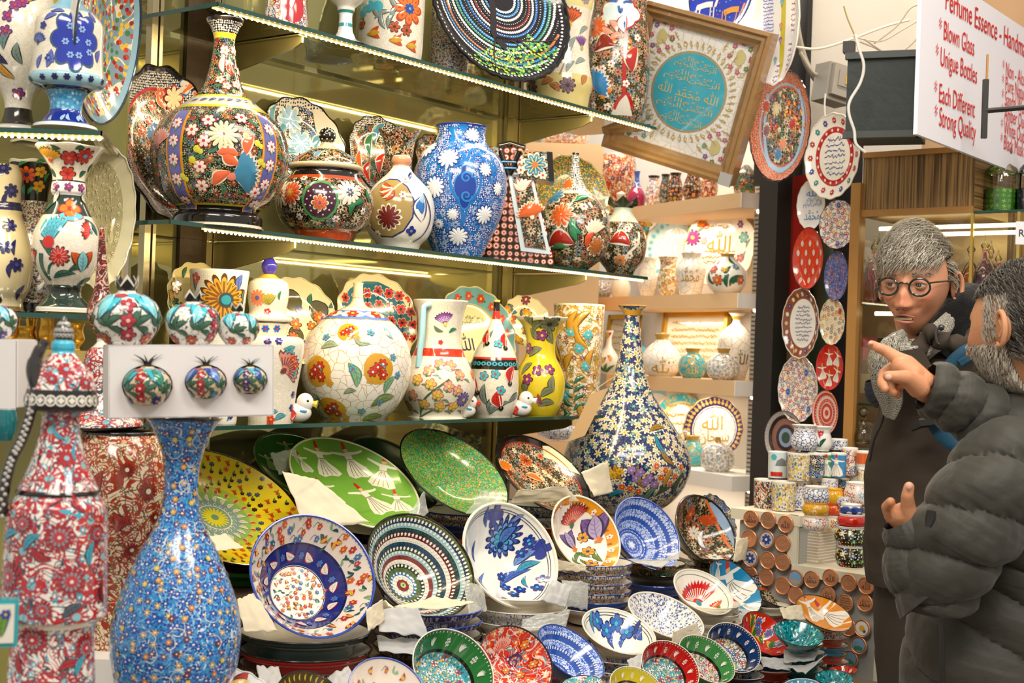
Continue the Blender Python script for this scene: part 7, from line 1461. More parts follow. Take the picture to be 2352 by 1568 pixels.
# ------------------------------------------------------------------ hanging oval plates
def hang(label,cx,cy,rx,ry,off,segs,deco=None,mats=GL,**kw):
 off-=.045;D=RL(cx,1.5,off).y;a=dict(dep=.12,flat=.66,rim='e9e2d0',rw=.03,outer='e9e4d6',scal=(16,.012),N=56,K=14);a.update(kw)
 n=(-bR*.86+dR*-.10*0-CF*.28).normalized();w=ray(cx,cy).normalized();real=abs(n.dot(w));ov=min(1.0,(rx/ry)/real)
 g=kw.get('n_')
 return dish('hanging_plate',label,'plate',cx,cy,2*ry,0,0,D,n=n,upv=UP,oval=ov,segs=segs,deco=deco,mats=mats,**a)
hang('blue plate with horses and riders at the top edge',1655,-18,82,96,-.1,((1,'2038b0'),),lambda pt,S:[pt.stroke(S.at(x,y),[(-22*S.k,0),(0,4*S.k),(22*S.k,2*S.k)],13*S.k,c,4)or pt.stroke(S.at(x+22,y),[(0,0),(8*S.k,18*S.k)],7*S.k,c,4,sm=False)or[pt.stroke(S.at(x+dx,y),[(0,0),(-2*S.k,-28*S.k)],3*S.k,c,4,sm=False)for dx in(-20,-12,12,20)]for x,y,c in((1622,15,'ece6e0'),(1682,25,'e09a3a'))]+[scatter(pt,S.R,60,.1,.9,lambda c,g,i:pt.disc(c,.02*S.R,g.choice(('d8402a','5fc0d0','e8c83a','5faf6a')),3,6),3,.1)],outer='1a1a2a',rim='1a1a2a',scal=None)
hang('turquoise plate edge above the framed calligraphy',1474,-28,38,40,-.1,((1,'3aa0c0'),),None,rim='2a7a98')
def d_h2(pt,S):
 k=S.k;pt.stroke(S.at(1798,60),[(-4*k,-120*k),(2*k,-40*k),(4*k,30*k),(0,110*k)],30*k,'c8b83a',1);pt.cloud(S.at(1765,50),30*k,7,'f0eef0',.1,2,2.4);pt.scribble(S.at(1765,45),60*k,160*k,20,'5a6ab8',3,4,.003)
 for x,y in((1820,40),(1815,130),(1785,178)):pt.cloud(S.at(x,y),20*k,5,'f0eef0',.1,2,2.0);pt.scribble(S.at(x,y),20*k,70*k,6,'8a2a5a',5,4)
 for x,y,c in((1795,100,'9a4aa8'),(1795,68,'d8843a'),(1785,145,'3ab0c0'),(1795,15,'3ab0c0')):pt.fan(S.at(x,y),1.6,18*k,c,'e0c0e0','4a8a4a',6,4,.8)
hang('long oval white plate with blue script and purple tulips at the top edge',1782,45,50,150,-.13,((1,'ece9e4'),),d_h2,rim='ece9e4',rw=.02)
def d_h3(pt,S):
 R=S.R;circ(pt,R,.72,.03,'d85a1c',4);sprigs(60,.05,.66,('e8642a','5f8fc8','c8342c','e9dcc8','7a4a8a'),3,.1,.06,('4a8a5a','e9dcc8'))(pt,S)
 for x,y,c in((1760,245,'c8482a'),(1820,285,'b82a2a'),(1800,330,'e8946a'),(1790,355,'3a8ac0'),(1762,300,'8a5a6a'),(1782,250,'e8d8a8')):pt.flower(S.at(x,y),15*S.k,10,c,'e8dcc0','efe6d4',vein='5a2a3a',h=5)
 pt.stroke((0,0),[(-.5*R,.62*R),(-.62*R,.0),(-.45*R,-.6*R),(0,-.82*R)],.09*R,'9fc0dc',4);pt.stroke((0,0),[(.5*R,.62*R),(.66*R,0),(.45*R,-.6*R),(0,-.82*R)],.09*R,'9fc0dc',4)
hang('pointed oval relief plate with salmon border and crowded flowers',1790,288,68,128,-.05,((.7,(2,'ffffff')),(.78,'9fc0dc'),(1,X1)),d_h3,[GL,fill('salmon_bead_glaze','b85a3a',[('d',190,0,.45,['e89a78','e8a88a'],None,None,.5)],bump=.9),F_orflor],scal=(30,.008),rim='2a1c18',outer='2a1c18',relief=.12)
def scr(col,n,rr=.6):
 return lambda pt,S:pt.scribble((0,0),rr*2*S.R*.72,rr*2*S.R*.95,n,col,7,5,.02*S.R)
def multi(*fs):return lambda pt,S:[f(pt,S)for f in fs]
def border(cols,n=14,r=.82,sz=.09,k=6):return lambda pt,S:ring(pt,S.R,r,n,lambda c,a,i:pt.flower(c,sz*S.R,k,cols[i%len(cols)],'f0ebe0',None,a,h=4))
hang('white plate with red flower ring and blue script',1910,358,60,98,.0,((.56,'efe9dc'),(.70,'b8242c'),(1,'efe9dc')),multi(border(('b8242c','2a3f9a','2f8a88','b8242c'),16,.85,.075),border(('efe6dc',),18,.63,.04),scr('2c3f90',7,.5)),outer='efe9dc')
hang('small white oval plate covered with light blue script',1862,470,31,57,.03,((1,'ece8e4'),),lambda pt,S:[pt.text((0,y*S.R),t_,.42*S.R,'3a86c4',4,W=w_*S.R)for y,t_,w_ in((.55,ALLAH,.9),(.1,BISM,1.3),(-.4,MUH,1.1))])
hang('oval plate with red and blue star mosaic',1923,515,41,56,.0,((1,X1),),lambda pt,S:[pt.flower((x*S.R,y*S.R),.13*S.R,12,'2f4fa0','8fb0e0','efe9dc',h=4)for x,y in((0,.8),(0,-.8))],[GL,F_mos],rim='2a1c1c')
def tul(pt,S):
 for i in range(-2,3):
  for j in range(-3,4):
   c=((i*.3+(j%2)*.15)*S.R/max(.5,S.oval),(j*.3)*S.R)
   if c[0]**2+c[1]**2<(.9*S.R)**2:pt.leaf(c,-1.57,.22*S.R,.15*S.R,'ece6dc',None,h=3,bend=0);pt.leaf((c[0],c[1]+.02*S.R),1.57,.12*S.R,.04*S.R,'6a9a3a',None,h=3,bend=0)
hang('red oval plate with rows of white tulip drops',1855,593,35,71,.02,((1,'d83a1c'),),tul,rim='2a1410',scal=None)
hang('narrow blue and violet speckled oval plate',1920,633,27,57,.02,((1,X1),),None,[GL,F_purp],rim='2a2a4a',scal=None)
hang('white oval plate with grey script and maroon flower border',1838,742,41,80,.02,((.6,'ece9e4'),(.7,'f0ebe4'),(1,'8a4a2a')),multi(border(('3a3a9a','efe6dc','d8b87a','efe6dc'),20,.84,.07),scr('5a5a78',9,.55)),rim='efe9e0')
hang('small yellow oval plate with violet flowers',1911,738,28,53,.02,((1,X1),),lambda pt,S:pt.flower((.5*S.R,.45*S.R),.16*S.R,10,'c83a3a','3a4a9a',h=4),[GL,F_yelp])
hang('large oval plate of red and blue star mosaic, lowest of the ovals',1832,893,44,76,.02,((1,X1),),lambda pt,S:[pt.flower((x*S.R,y*S.R),.12*S.R,12,'2f4fa0','8fb0e0','efe9dc',h=4)for x,y in((.3,.5),(.5,-.6),(-.6,-.1))],[GL,F_mos],rim='efe9e0')
hang('red oval plate with white whirling dancers',1905,843,30,52,.02,((1,'c8200f'),),lambda pt,S:[pt.dervish((x*S.R,y*S.R),a,.72*S.R,hat='e8c83a')for x,y,a in((-.15,.42,.1),(.45,.4,-.3),(-.1,-.5,0),(.45,-.3,-.2),(-.6,-.2,.2))],rim='e0301c',scal=None)
hang('round red plate with concentric beaded rings',1895,948,29,51,.0,[((j+1)/8,('c8301c','e8c8b8')[j%2])for j in range(8)],lambda pt,S:[beads(pt,S.R,rr,int(40*rr)+6,.025,'f0e0d0' if rr>.5 else 'c83a2a',3)for rr in(.3,.44,.56,.69,.81,.92)],scal=None,rim='c8301c')
hang('dark plate with grey and maroon arcs behind the white mug',1800,1005,44,62,.0,[((j+1)/6,('2a4a3a','8a9ac0','2a201c','8a5a50','2a201c','a8a0a0')[j])for j in range(6)],lambda pt,S:beads(pt,S.R,.95,40,.02,'d8d0c8',3),scal=None,rim='3a302c')
# ------------------------------------------------------------------ bench top: mugs, bowls, tiles, coasters
def mug(label,ax,y0,y1,hw,D,mats,seg=None,deco=None,flare=1,name='ceramic_mug',group='mugs on the bench',cat='mug',inner='efe9dc',prof=None):
 pr=prof or[(y1,hw*.9),(y1-3,hw*.94),((y0+y1)/2,hw*.97),(y0+4,hw),(y0,hw*flare)]
 return vase(name,label,cat,ax,y1,pr,seg or[(y0+3,X1),(y0-9,'f0ebe0')],mats,D=D,N=36,sub=3,group=group,deco=deco)
Fyb=fill('yellow_blue_mug_glaze','e8e0c8',[('s',30,.06,'d8a02a',.45,1.6),('s',34,.03,'4a88b8',.55,1.8),('d',110,0,.34,['d8c83a','d8c83a','4a6a9a','e8e0c8'],None,None)],bump=.3)
Fbd=fill('black_swirl_mug_glaze','3a3430',[('s',34,.07,'dcd2c0',.5,1.8),('s',30,.025,'e0822a',.58,1.8),('d',120,0,.28,['e8e0d0','b83a2a','4a7ab8'],None,None)],bump=.3)
def bd(px):return BL(px,1.2,.0).y
DM=lambda px,o=.08:BL(px,1.2,o).y
zlift=lambda px,o:proj(Vector((BL(px,1.2,o).x,BL(px,1.2,o).y,ZB1)))[1]
def bm(label,ax,y0,y1,hw,o,*a,**kw): # keeps the height but rests the base on the bench
 return mug(label,ax,y0,y1,hw,DM(ax,o),*a,**kw)
bm('black swirled mug at the end of the bench',1757,1100,1166,27,.08,[GL,Fbd]);bm('yellow and blue mug standing on the bench board',1799,1105,1171,28,.06,[GL,Fyb])
bm('white mug with blue reeds behind the yellow mug',1835,1103,1168,26,.12,[GL,F_bw]);bm('mug with grey mosque and red tram',1786,1037,1099,23,.12,[GL,GL],seg=[(1097,'20283a'),(1034,'d9e4e6'),(1020,'f0ebe0')],deco=lambda pt,S:[pt.poly(S.at(1795,1062),[(-14*S.k,-6*S.k),(14*S.k,-6*S.k),(10*S.k,6*S.k),(0,12*S.k),(-10*S.k,6*S.k)],'7d8488',3,0),pt.poly(S.at(1784,1087),[(-15*S.k,-5*S.k),(13*S.k,-5*S.k),(13*S.k,5*S.k),(-15*S.k,5*S.k)],'c8241c',3,0),pt.stroke(S.at(1806,1060),[(0,0),(0,26*S.k)],2*S.k,'4a4a50',3,sm=False),pt.disc(S.at(1778,1048),7*S.k,'4ab0b8',3)])
bm('yellow and blue mug on the second layer of mugs',1835,1040,1102,28,.10,[GL,Fyb]);bm('dark blue and white patterned mug on the second layer',1874,1040,1096,20,.12,[GL,F_blackw])
for ax,c_,lb in((1902,'4a9a58','green mug with a white whirling dancer'),(1925,'3a8ac0','blue mug with a white whirling dancer')):bm(lb,ax,1040,1095,18,.15,[GL,GL],seg=[(1093,c_),(1044,c_),(1030,'f0ebe0')],deco=lambda pt,S,ax=ax:pt.dervish(S.at(ax-4,1068),0,50*S.k))
bm('violet and orange zigzag mug',1950,1028,1090,19,.2,[GL,F_mos]);bm('orange sunset mug beside the jacket',1984,1036,1080,18,.2,[GL,GL],seg=[(1062,'d8cfc0'),(1040,'d8642a'),(1020,'f0ebe0')])
bm('white mug with blue petals in the lower layer of mugs',1904,1098,1150,20,.14,[GL,F_bw]);bm('yellow mug between the stacked bowls',1874,1100,1150,16,.16,[GL,Fyb]);bm('small blue banded pot beside the jacket',1935,1097,1118,18,.2,[GL,F_blackw]);bm('small yellow pot beside the jacket',1965,1093,1122,14,.22,[GL,F_yelp]);bm('small white and orange jar beside the jacket',1983,1074,1126,14,.18,[GL,F_yelp])
bm('round white pot with blue spirals on top of the mugs',1847,976,1032,30,.12,[GL,F_bwdash],prof=[(1032,22),(1022,30),(1008,31),(994,25),(984,24),(976,30)])
bm('white pot with red tulip on top of the mugs',1887,980,1034,24,.16,[GL,GL],seg=[(900,'ece9e2')],prof=[(1034,17),(1022,23),(1005,22),(990,18),(980,26)],deco=lambda pt,S:[pt.tulip(S.at(1884,1005),1.57,22*S.k,'b8241c','c8342c',h=3),pt.leaf(S.at(1884,1025),1.0,24*S.k,8*S.k,'1f5a4a',h=2),pt.leaf(S.at(1884,1025),2.1,24*S.k,8*S.k,'1f5a4a',h=2)])
bm('pale blue patterned cup behind the tulip pot',1925,1008,1032,22,.22,[GL,F_bw])
def potb(label,ax,y0,y1,hw,D,mats,col=X1,rimc='f0ece6',**kw):return vase('round_bowl',label,'bowl',ax,y1,[(y1,hw*.72),(y1-4,hw*.86),((y0+y1)/2+4,hw),((y0+y1)/2-6,hw*.96),(y0+4,hw*.84),(y0,hw*.88)],[(y0+4,col),(y0-9,rimc)],mats,D=D,N=40,sub=3,group='round bowls stacked on the bench',**kw)
Fyf=fill('yellow_daisy_bowl_glaze','e0a81c',[('f',34,8,.36,['f0e8b0','e8c83a','f0e8b0'],'e8821c','c8641c')]);For=fill('orange_daisy_bowl_glaze','d8481c',[('f',34,8,.36,['f0d8c0','e8a03a'],'c8281c',None)])
Fft=fill('folk_flower_bowl_glaze','241a18',[('f',44,6,.42,['c82a2a','e8c83a','f0e8d8','3f7ab8','3f9a4a'],'f0e8d8',None),('d',120,0,.28,['f0e8d8','e8c83a'],None,None)],bump=.5)
Fwf=fill('white_folk_bowl_glaze','ece6dc',[('f',40,6,.40,['d86a5a','8fb8d8','b83a2a','e8a088'],'f4efe4',None)],bump=.3)
potb('white bowl with blue spirals on top of the yellow daisy bowl',1874,1117,1156,31,3.86,[GL,F_bwdash]);potb('yellow bowl with daisies in the middle of the stack',1873,1153,1184,31,3.86,[GL,Fyf],rimc='e8a81c');potb('white bowl with coral flowers at the bottom of the stack',1872,1184,1218,30,3.86,[GL,Fwf])
potb('yellow bowl edge behind the spiral bowl',1913,1122,1156,24,4.0,[GL,Fyf],rimc='e8a81c');potb('orange bowl edge behind the yellow daisy bowl',1910,1156,1184,22,4.0,[GL,For],rimc='d8481c');potb('pale green flowered bowl behind the coral flower bowl',1912,1184,1218,22,4.0,[GL,F_yelp])
potb('red bowl with blue flowers behind the stacks',1928,1115,1142,26,4.14,[GL,F_redscr],rimc='c8281c');potb('white lidded pot with purple flowers beside the jacket',1972,1108,1156,34,3.98,[GL,Fwf]);potb('small blue and white covered bowl beside the yellow stack',1940,1140,1162,20,3.98,[GL,F_bw]);
potb('blue bowl with white hearts on the red bowl',1955,1158,1182,27,3.78,[GL,fill('blue_heart_glaze','1f3f8a',[('d',40,0,.3,['e9e9f0'],None,None,.3)])]);potb('red bowl with white edge in the folk bowl stack',1957,1180,1210,34,3.76,GL,'c8200f');potb('black bowl with red and yellow flowers',1954,1208,1252,38,3.76,[GL,Fft]);potb('brown bowl with orange flowers at the bottom beside the tiles',1955,1252,1300,37,3.76,[GL,Fft])
tl_o=BL(1872,1.2,.10)
for i in range(13):
 b=MB();b.box((0,0,0),(.094,.094,.0062),'d8c4a8' if i<12 else '9aa89a');b.box((0,0,.0036),(.096,.096,.003),'efece6' if i<12 else 'a8b4a4')
 z=ZB2+.0036+i*.0083;one('ceramic_tile','unglazed edge tile in the pile on the bench, %s'%(('lowest one','second from below','third from below','fourth from below','fifth from below','sixth from below','seventh from below','eighth from below','ninth from below','tenth from below','eleventh from below','second from the top','topmost one with green face')[i]),'tile',b,MATT,group='pile of ceramic tiles',M=frameM(Vector((tl_o.x,tl_o.y,z)),-dB,bB,UP)@Matrix.Rotation(rnd.uniform(-.05,.05),4,'Z'))
M_cop=pmat('copper_disc','d8966c',.38,metal=.55,bump=(80,.5));M_cop2=pmat('engraved_copper','7a3f22',.5,metal=.4)
cst=[(1727,1191,'m'),(1766,1194,'g'),(1806,1203,'a'),(1723,1236,'o'),(1763,1238,'b'),(1799,1247,'o'),(1726,1281,'b'),(1765,1286,'o'),(1799,1290,'o'),(1725,1320,'s'),(1762,1325,'o'),(1799,1344,'o'),(1829,1328,'v'),(1866,1330,'m'),(1909,1326,'a'),(1951,1338,'o'),(1991,1344,'a'),(1903,1366,'m'),(1943,1384,'s'),(1988,1384,'m'),(1950,1440,'o'),(1982,1442,'w'),(1974,1481,'l'),(1954,1512,'l'),(2028,1500,'l'),(1829,1366,'o')]
wrd={'m':'with dark muhammad script','a':'with dark allah script','o':'with a plain stippled face','g':'with greenish enamel script','b':'with blue and white tile centre','s':'with lines of script','v':'with a painted mosque','w':'with yellow and blue enamel','l':'with a painted landscape'}
rowsn=lambda y:'highest' if y<1210 else 'second' if y<1262 else 'third' if y<1305 else 'fourth' if y<1357 else 'fifth' if y<1400 else 'sixth' if y<1460 else 'lowest'
seen={}
for x,y,t in cst:
 c=BL(x,1.2,-.016);D=c.y;k=D/F;b=MB();R=20.5*k
 L_=Lathe([(.001,0),(R*.95,0),(R,.002),(R,.005),(R*.93,.007),(R*.84,.005),(.001,.005)],1)
 L_.mesh(b,[(9,'c47e52')],28);M=frameM(P(x,y,D),-dB,UP,bB*-1)if False else frameM(P(x,y,D),-dB,UP,(-dB).cross(UP))
 class PC:
  def m(s,c,dx,dy,o):return(c[0]+dx,c[1]+dy,.0055+o)
 b2=MB();pt=Paint(b2,PC(),0)
 if t=='m':pt.text((0,0),MUH,R*.8,'5a2c18',2,W=R*1.3)
 elif t=='a':pt.text((0,0),ALLAH,R*.9,'5a2c18',2)
 elif t=='b':pt.disc((0,0),R*.78,'b8c0d0',1,20);pt.flower((0,0),R*.6,7,'3a4a8a','e8e8f0',h=2)
 elif t=='s' or t=='g':pt.scribble((0,0),R*1.3,R*1.3,5,'6a3a20' if t=='s' else '6a7a5a',3,2,.0012)
 elif t in 'vl':pt.disc((0,0),R*.78,'7fa8d0',1,20);pt.poly((0,-.25*R),[(-.5*R,-.3*R),(.5*R,-.3*R),(.55*R,0),(.1*R,.2*R),(-.5*R,.1*R)],'b8a070' if t=='v' else '4a8a5a',2,0)
 elif t=='w':pt.disc((0,0),R*.78,'e8e4dc',1,20);pt.disc((0,0),R*.35,'e0a82a',2);pt.disc((.3*R,-.3*R),R*.2,'3a5a9a',2)
 else:ring(pt,R,.5,10,lambda c,a,i:pt.disc(c,.05*R,'a8663c',1,6))
 key=(wrd[t],rowsn(y));near=['nearest the shop post','in the middle of the row','nearest the tile pile','beside the jacket']
 i_=min(3,int((x-1700)/75));lab='copper magnet disc %s, %s row, %s'%(wrd[t],rowsn(y),near[i_]);seen[lab]=seen.get(lab,0)+1
 if seen[lab]>1:lab=lab.replace('copper magnet','second copper magnet')
 lab={1974:'copper magnet disc with a painted sea view, beside the trouser leg',1954:'painted copper magnet disc half hidden by the small stacked bowls',2028:'painted copper magnet disc cut off by the trouser leg'}.get(x,lab)
 r=thing('copper_disc',lab,'magnet',M,'copper discs on the grey cloth');kid(r,'disc',b,M_cop);kid(r,'inlay',b2,GL)
# ------------------------------------------------------------------ perfume bottles in the showcase
M_pg={n_:thin_glass('glass_'+n_,c_,.03,1.5)for n_,c_ in(('pink','f08cb0'),('violet','c884c8'),('amber','f4bc74'),('clear','f0ead8'),('magenta','e070b8'))}
sa,sz0,ssh,sL_,sL3,shC=SHC
def perf(label,px,col,sh,off,h,w,kind=0,group='perfume bottles in the showcase'):
 p=CL(px,1.5,off);z=sz0+ssh[sh]+.001;r=thing('perfume_bottle',label,'bottle',Matrix.Translation((p.x,p.y,z)),group)
 pr=[(.001,0),(w*.45,0),(w*.5,.004),(w*.18,.02),(w*.15,.03),(w*.6,h*.3),(w*.95,h*.42),(w,h*.5),(w*.7,h*.62),(w*.22,h*.68),(w*.2,h*.74),(w*.5,h*.76)]if kind==0 else[(.001,0),(w*.7,0),(w,h*.15),(w,h*.4),(w*.5,h*.6),(w*.2,h*.66),(w*.2,h*.74),(w*.34,h*.76)]
 b=MB();Lathe(pr,3).mesh(b,[(9,'ffffff')],20);kid(r,'body',b,M_pg[col])
 b=MB();Lathe([(w*.2,h*.75),(w*.3,h*.8),(w*.42,h*.84),(w*.2,h*.9),(w*.1,h*.94),(w*.08,h),(.001,h)],3).mesh(b,[(9,'ffffff')],16);kid(r,'stopper',b,M_pg['clear']);return r
for lb,px,c_,sh,off,h,w,kd in(('pink faceted perfume bottle in the corner of the showcase',2000,'pink',0,.08,.2,.026,0),('amber round perfume bottle beside the pink faceted bottle',1984,'amber',0,.14,.16,.026,1),('tall magenta bottle behind the pink faceted bottle',2010,'magenta',0,.2,.22,.02,0),('amber perfume bottle behind the grey haired head',2030,'amber',0,.1,.15,.03,1),('amber flask with pink stopper right of the grey haired head',2222,'amber',0,.12,.19,.03,1),('violet perfume bottle with tall stopper',2254,'violet',0,.08,.2,.03,1),('clear bottle behind the violet perfume bottle',2268,'clear',0,.2,.19,.022,0),('pink bottle partly behind the dark haired head',2285,'pink',0,.16,.16,.024,0),('clear glass decanter with round stopper on the lower showcase shelf',1990,'clear',1,.1,-.0,.03,1)):
 if h>0:perf(lb,px,c_,sh,off,h,w,kd)
p=P(1982,1018,4.2);r=thing('glass_decanter','clear glass decanter with round stopper low in the showcase','decanter',Matrix.Translation(p));k=4.2/F
b=MB();Lathe([(.001,0),(16*k,0),(20*k,10*k),(18*k,28*k),(8*k,44*k),(5*k,56*k),(8*k,60*k)],3).mesh(b,[(9,'ffffff')],20);kid(r,'body',b,M_pg['clear']);b=MB();b.ball((0,0,72*k),12*k);kid(r,'stopper',b,M_pg['clear']);b=MB();b.tube(catmull([(16*k,0,14*k),(26*k,0,30*k),(20*k,0,46*k),(7*k,0,50*k)],4),2.5*k);kid(r,'handle',b,M_pg['clear'])
b=MB();b.box((0,0,-.02),(.3,.12,.02));o_=b.build('showcase_step',M_gl);o_.parent=r;o_.name='glass_plate'
for i,(x,y,w,h,c_,lb)in enumerate(((2000,800,46,50,'b8252c','red bag seen low in the showcase'),(2024,800,30,50,'8ab0d8','pale blue box seen low in the showcase'),(1990,880,50,44,'c9b070','gold patterned box low in the showcase'))):
 p=P(x,y,4.42 if i<2 else 4.3);k=p.y/F;b=MB();b.box((0,0,0),(w*k,.06,h*k),c_);o_=one('gift_box',lb,'box',b,GL,M=Matrix.Translation(p))
# glass jars above
a_=CL(2225,1.5,0);zj=P(2262,482,3.95).z;r=thing('glass_shelf','green edged glass plate under the crystal jars','shelf',Matrix.Translation((a_.x,a_.y,zj)))
b=MB();slab(b,-dC*.32,dC,.32,bC,.3,0,.008);kid(r,'pane',b,M_gl);b=MB();slab(b,-dC*.32-bC*.003,dC,.32,bC,.003,0,.008);kid(r,'front_edge',b,M_edge)
F_gg=fill('green_crystal','3f9a28',[('f',70,4,.4,['7fd04a','2a7a18','a8e070'],None,None,.2)],rough=.05,bump=1);F_bb=fill('blue_crystal','1a2f7a',[('f',70,4,.4,['4a6fd0','101f5a','8aa8f0'],None,None,.2)],rough=.05,bump=1)
for px,w,fm,lb in((2287,38,F_gg,'crystal jar filled with bright green crystals'),(2352,26,F_bb,'crystal jar filled with dark blue crystals')):
 p=CL(px,1.5,.1);k=p.y/F;r=thing('crystal_jar',lb,'jar',Matrix.Translation((p.x,p.y,zj)))
 b=MB();Lathe([(.001,.004),(w*.9*k,.004),(w*k,8*k),(w*k,56*k),(.001,56*k)],1).mesh(b,[(9,X1)],32);kid(r,'crystals',b,[GL,fm])
 b=MB();Lathe([(.001,0),(w*k,0),(w*1.08*k,8*k),(w*1.08*k,84*k),(w*.95*k,92*k),(w*.8*k,96*k)],2).mesh(b,[(9,'ffffff')],32);kid(r,'glass_body',b,M_pg['clear'])
 b=MB();Lathe([(w*.95*k,94*k),(w*.9*k,104*k),(w*.4*k,118*k),(w*.2*k,126*k),(w*.55*k,140*k),(w*.4*k,160*k),(.001,166*k)],3).mesh(b,[(9,'ffffff')],32);kid(r,'lid',b,M_pg['clear'])
q=P(2346,535,3.7);r=thing('price_sign','small white card hanging on the showcase edge','sign',Matrix.Translation(q));b=MB();b.box((0,0,0),(.03,.003,.06),'dcdce0');kid(r,'card',b,MATT);b=MB();sl=Paint(b,Plane(),0);sl.text((-.0,.0),'R',.018,'3a3a40',5);[b.V.__setitem__(i,(v_[0],v_[1]-.0016,v_[2]))for i,v_ in enumerate(b.V)];kid(r,'lettering',b,MATT)
# ------------------------------------------------------------------ foreground at the side: ewer, lidded vase, blue vase, boxed pomegranates
def d_fb(pt,S):
 g=random.Random(3)
 def one_(c,g,i):
  a=g.uniform(0,6.28);pt.stroke(c,[(0,0),(16*S.k*cos(a),16*S.k*sin(a)),(30*S.k*cos(a+.7),30*S.k*sin(a+.7)),(40*S.k*cos(a+1.3),40*S.k*sin(a+1.3))],2.6*S.k,'dfe2da',2,.7)
 scat_l(pt,S,70,990,1568,one_,4,26)
 scat_l(pt,S,90,980,1568,lambda c,g,i:pt.flower(c,7*S.k,6,g.choice(('e0a850','e8c850','7a3548','d8884a')),'f0e8c8','2a3a6a',h=3),9,17)
p0=P(402,1680,2.3);b=MB();b.box((p0.x-.02,p0.y,p0.z/2),(.26,.22,p0.z));one('display_stand','grey stand under the tall blue vase','stand',b,M_white)
vase('trumpet_vase','tall turquoise blue vase with flared mouth, covered with tiny flowers','vase',396,1680,[(1680,82),(1660,86),(1620,108),(1568,130),(1520,142),(1470,147),(1420,143),(1370,130),(1320,111),(1270,88),(1220,62),(1180,46),(1140,39),(1100,38),(1060,42),(1020,54),(990,66),(968,80),(960,88)],[(966,X1),(950,'15191c')],[GL,F_blue],D=2.3,deco=d_fb,cuts=[('foot',1640),('body',1170),('neck',962),('rim',900)],N=96)
# white box standing on the blue vase
pc=P(430,955,2.3);k=2.3/F;W2,H2,Dp=347*k,158*k,.075;rot=Matrix.Rotation(-.035,4,'Y');pc2=P(434,955,2.24)
r=thing('gift_box','open fronted white box with three cut-outs showing pomegranates','box',Matrix.Translation(pc2)@Matrix.Rotation(R_(22),4,'Z')@rot)
M_card=pmat('white_card','dedad8',.6);Wb=W2*1.03
b=MB();xs=[(-92,44,62),(22,40,54),(124,32,40)];hz=.0
def cutface(b,W,H,holes,y,th):
 n=48;edges=[-W/2]
 for i in range(len(holes)-1):edges.append((holes[i][0]+holes[i+1][0])/2)
 edges.append(W/2)
 for i,(cx,cz,rx,rz)in enumerate(holes):
  x0,x1=edges[i],edges[i+1];o_,n_=[],[]
  an=sorted([2*pi*j/n for j in range(n-4)]+[atan2(zz-cz,xx-cx)%(2*pi)for xx in(x0,x1)for zz in(0,H)])
  for a in an:
   c_,s_=cos(a),sin(a);t=min(((x1-cx)if c_>0 else(cx-x0))/max(1e-6,abs(c_)),((H-cz)if s_>0 else cz)/max(1e-6,abs(s_)))
   o_.append((cx+c_*t,cz+s_*t));n_.append((cx+rx*c_,cz+rz*s_))
  for yy,fl in((y,0),(y+th,1)):
   A=[b.v((x,yy,z))for x,z in o_];B=[b.v((x,yy,z))for x,z in n_]
   for j in range(n):j2=(j+1)%n;b.f((A[j],A[j2],B[j2],B[j]))
  C1=[b.v((x,y,z))for x,z in n_];C2=[b.v((x,y+th,z))for x,z in n_]
  for j in range(n):j2=(j+1)%n;b.f((C1[j],C1[j2],C2[j2],C2[j]))
holes=[(-98*k,72*k,54*k,44*k),(28*k,78*k,46*k,38*k),(126*k,82*k,38*k,33*k)]
cutface(b,Wb,H2,holes,-Dp/2,.002);kid(r,'front_panel',b,M_card)
b=MB();[b.box(c_,s_)for c_,s_ in(((0,Dp/2,H2/2),(Wb,.002,H2)),((-Wb/2,0,H2/2),(.002,Dp,H2)),((Wb/2,0,H2/2),(.002,Dp,H2)),((0,0,H2),(Wb,Dp,.002)),((0,0,.001),(Wb,Dp,.002)))];kid(r,'carton',b,M_card)
Fpom=fill('ivory_red_floral_glaze','f0ece2',[('s',50,.02,'4a5a58',.5,1.4)],bump=.3)
def pome(label,R,M,cols,seed,spiky=False,group=None,gm=None):
 r=thing('pomegranate_ornament',label,'ornament',M,group);S=Lathe([(.001,0),(R*.5,.0),(R*.62,R*.06),(R*.9,R*.45),(R,R*.82),(R*.9,R*1.18),(R*.62,R*1.44),(R*.3,R*1.56),(R*.26,R*1.62)],4);b=MB();S.mesh(b,[(9,X1)],48);pt=Paint(b,S,.05);g=random.Random(seed);k_=R/60
 sm=S.s[-1]
 for i,th in enumerate((-.9,0,.9,1.9,-1.9)):
  if i%2:[pt.flower((th,sm*q_),13*k_,5,cols[0],'f0c0b0','6a1f2a',h=4)for q_ in(.35,.52,.7)]
  else:pt.tulip((th,sm*.55),1.9 if i else 1.2,56*k_,cols[1],cols[2],'1f5a6a',h=4);pt.flower((th-.1,sm*.3),12*k_,7,cols[3],'e8a23a','5a1a1a',h=4)
  for a in(.6,1.3,2.2,-.6):pt.leaf((th+.25,sm*.45),a,36*k_,10*k_,'3f6a52','26302a',h=2)
 for i in range(9):pt.cloud((-pi+2*pi*i/9,sm*.86),12*k_,5,cols[1]if i%2 else cols[0],.1,2,.6)
 kid(r,'body',b,[GL,gm or Fpom])
 S.k,S.by=1,0
 if spiky:leaf_spikes(r,R*1.6,R*.22,R*.55,7,'16140f',lean_=1.9)
 else:S.by=R*1.6;o_=jagged(S,r,0,R*.24,R*.5,5,'1a1815',out=.45)
 return r
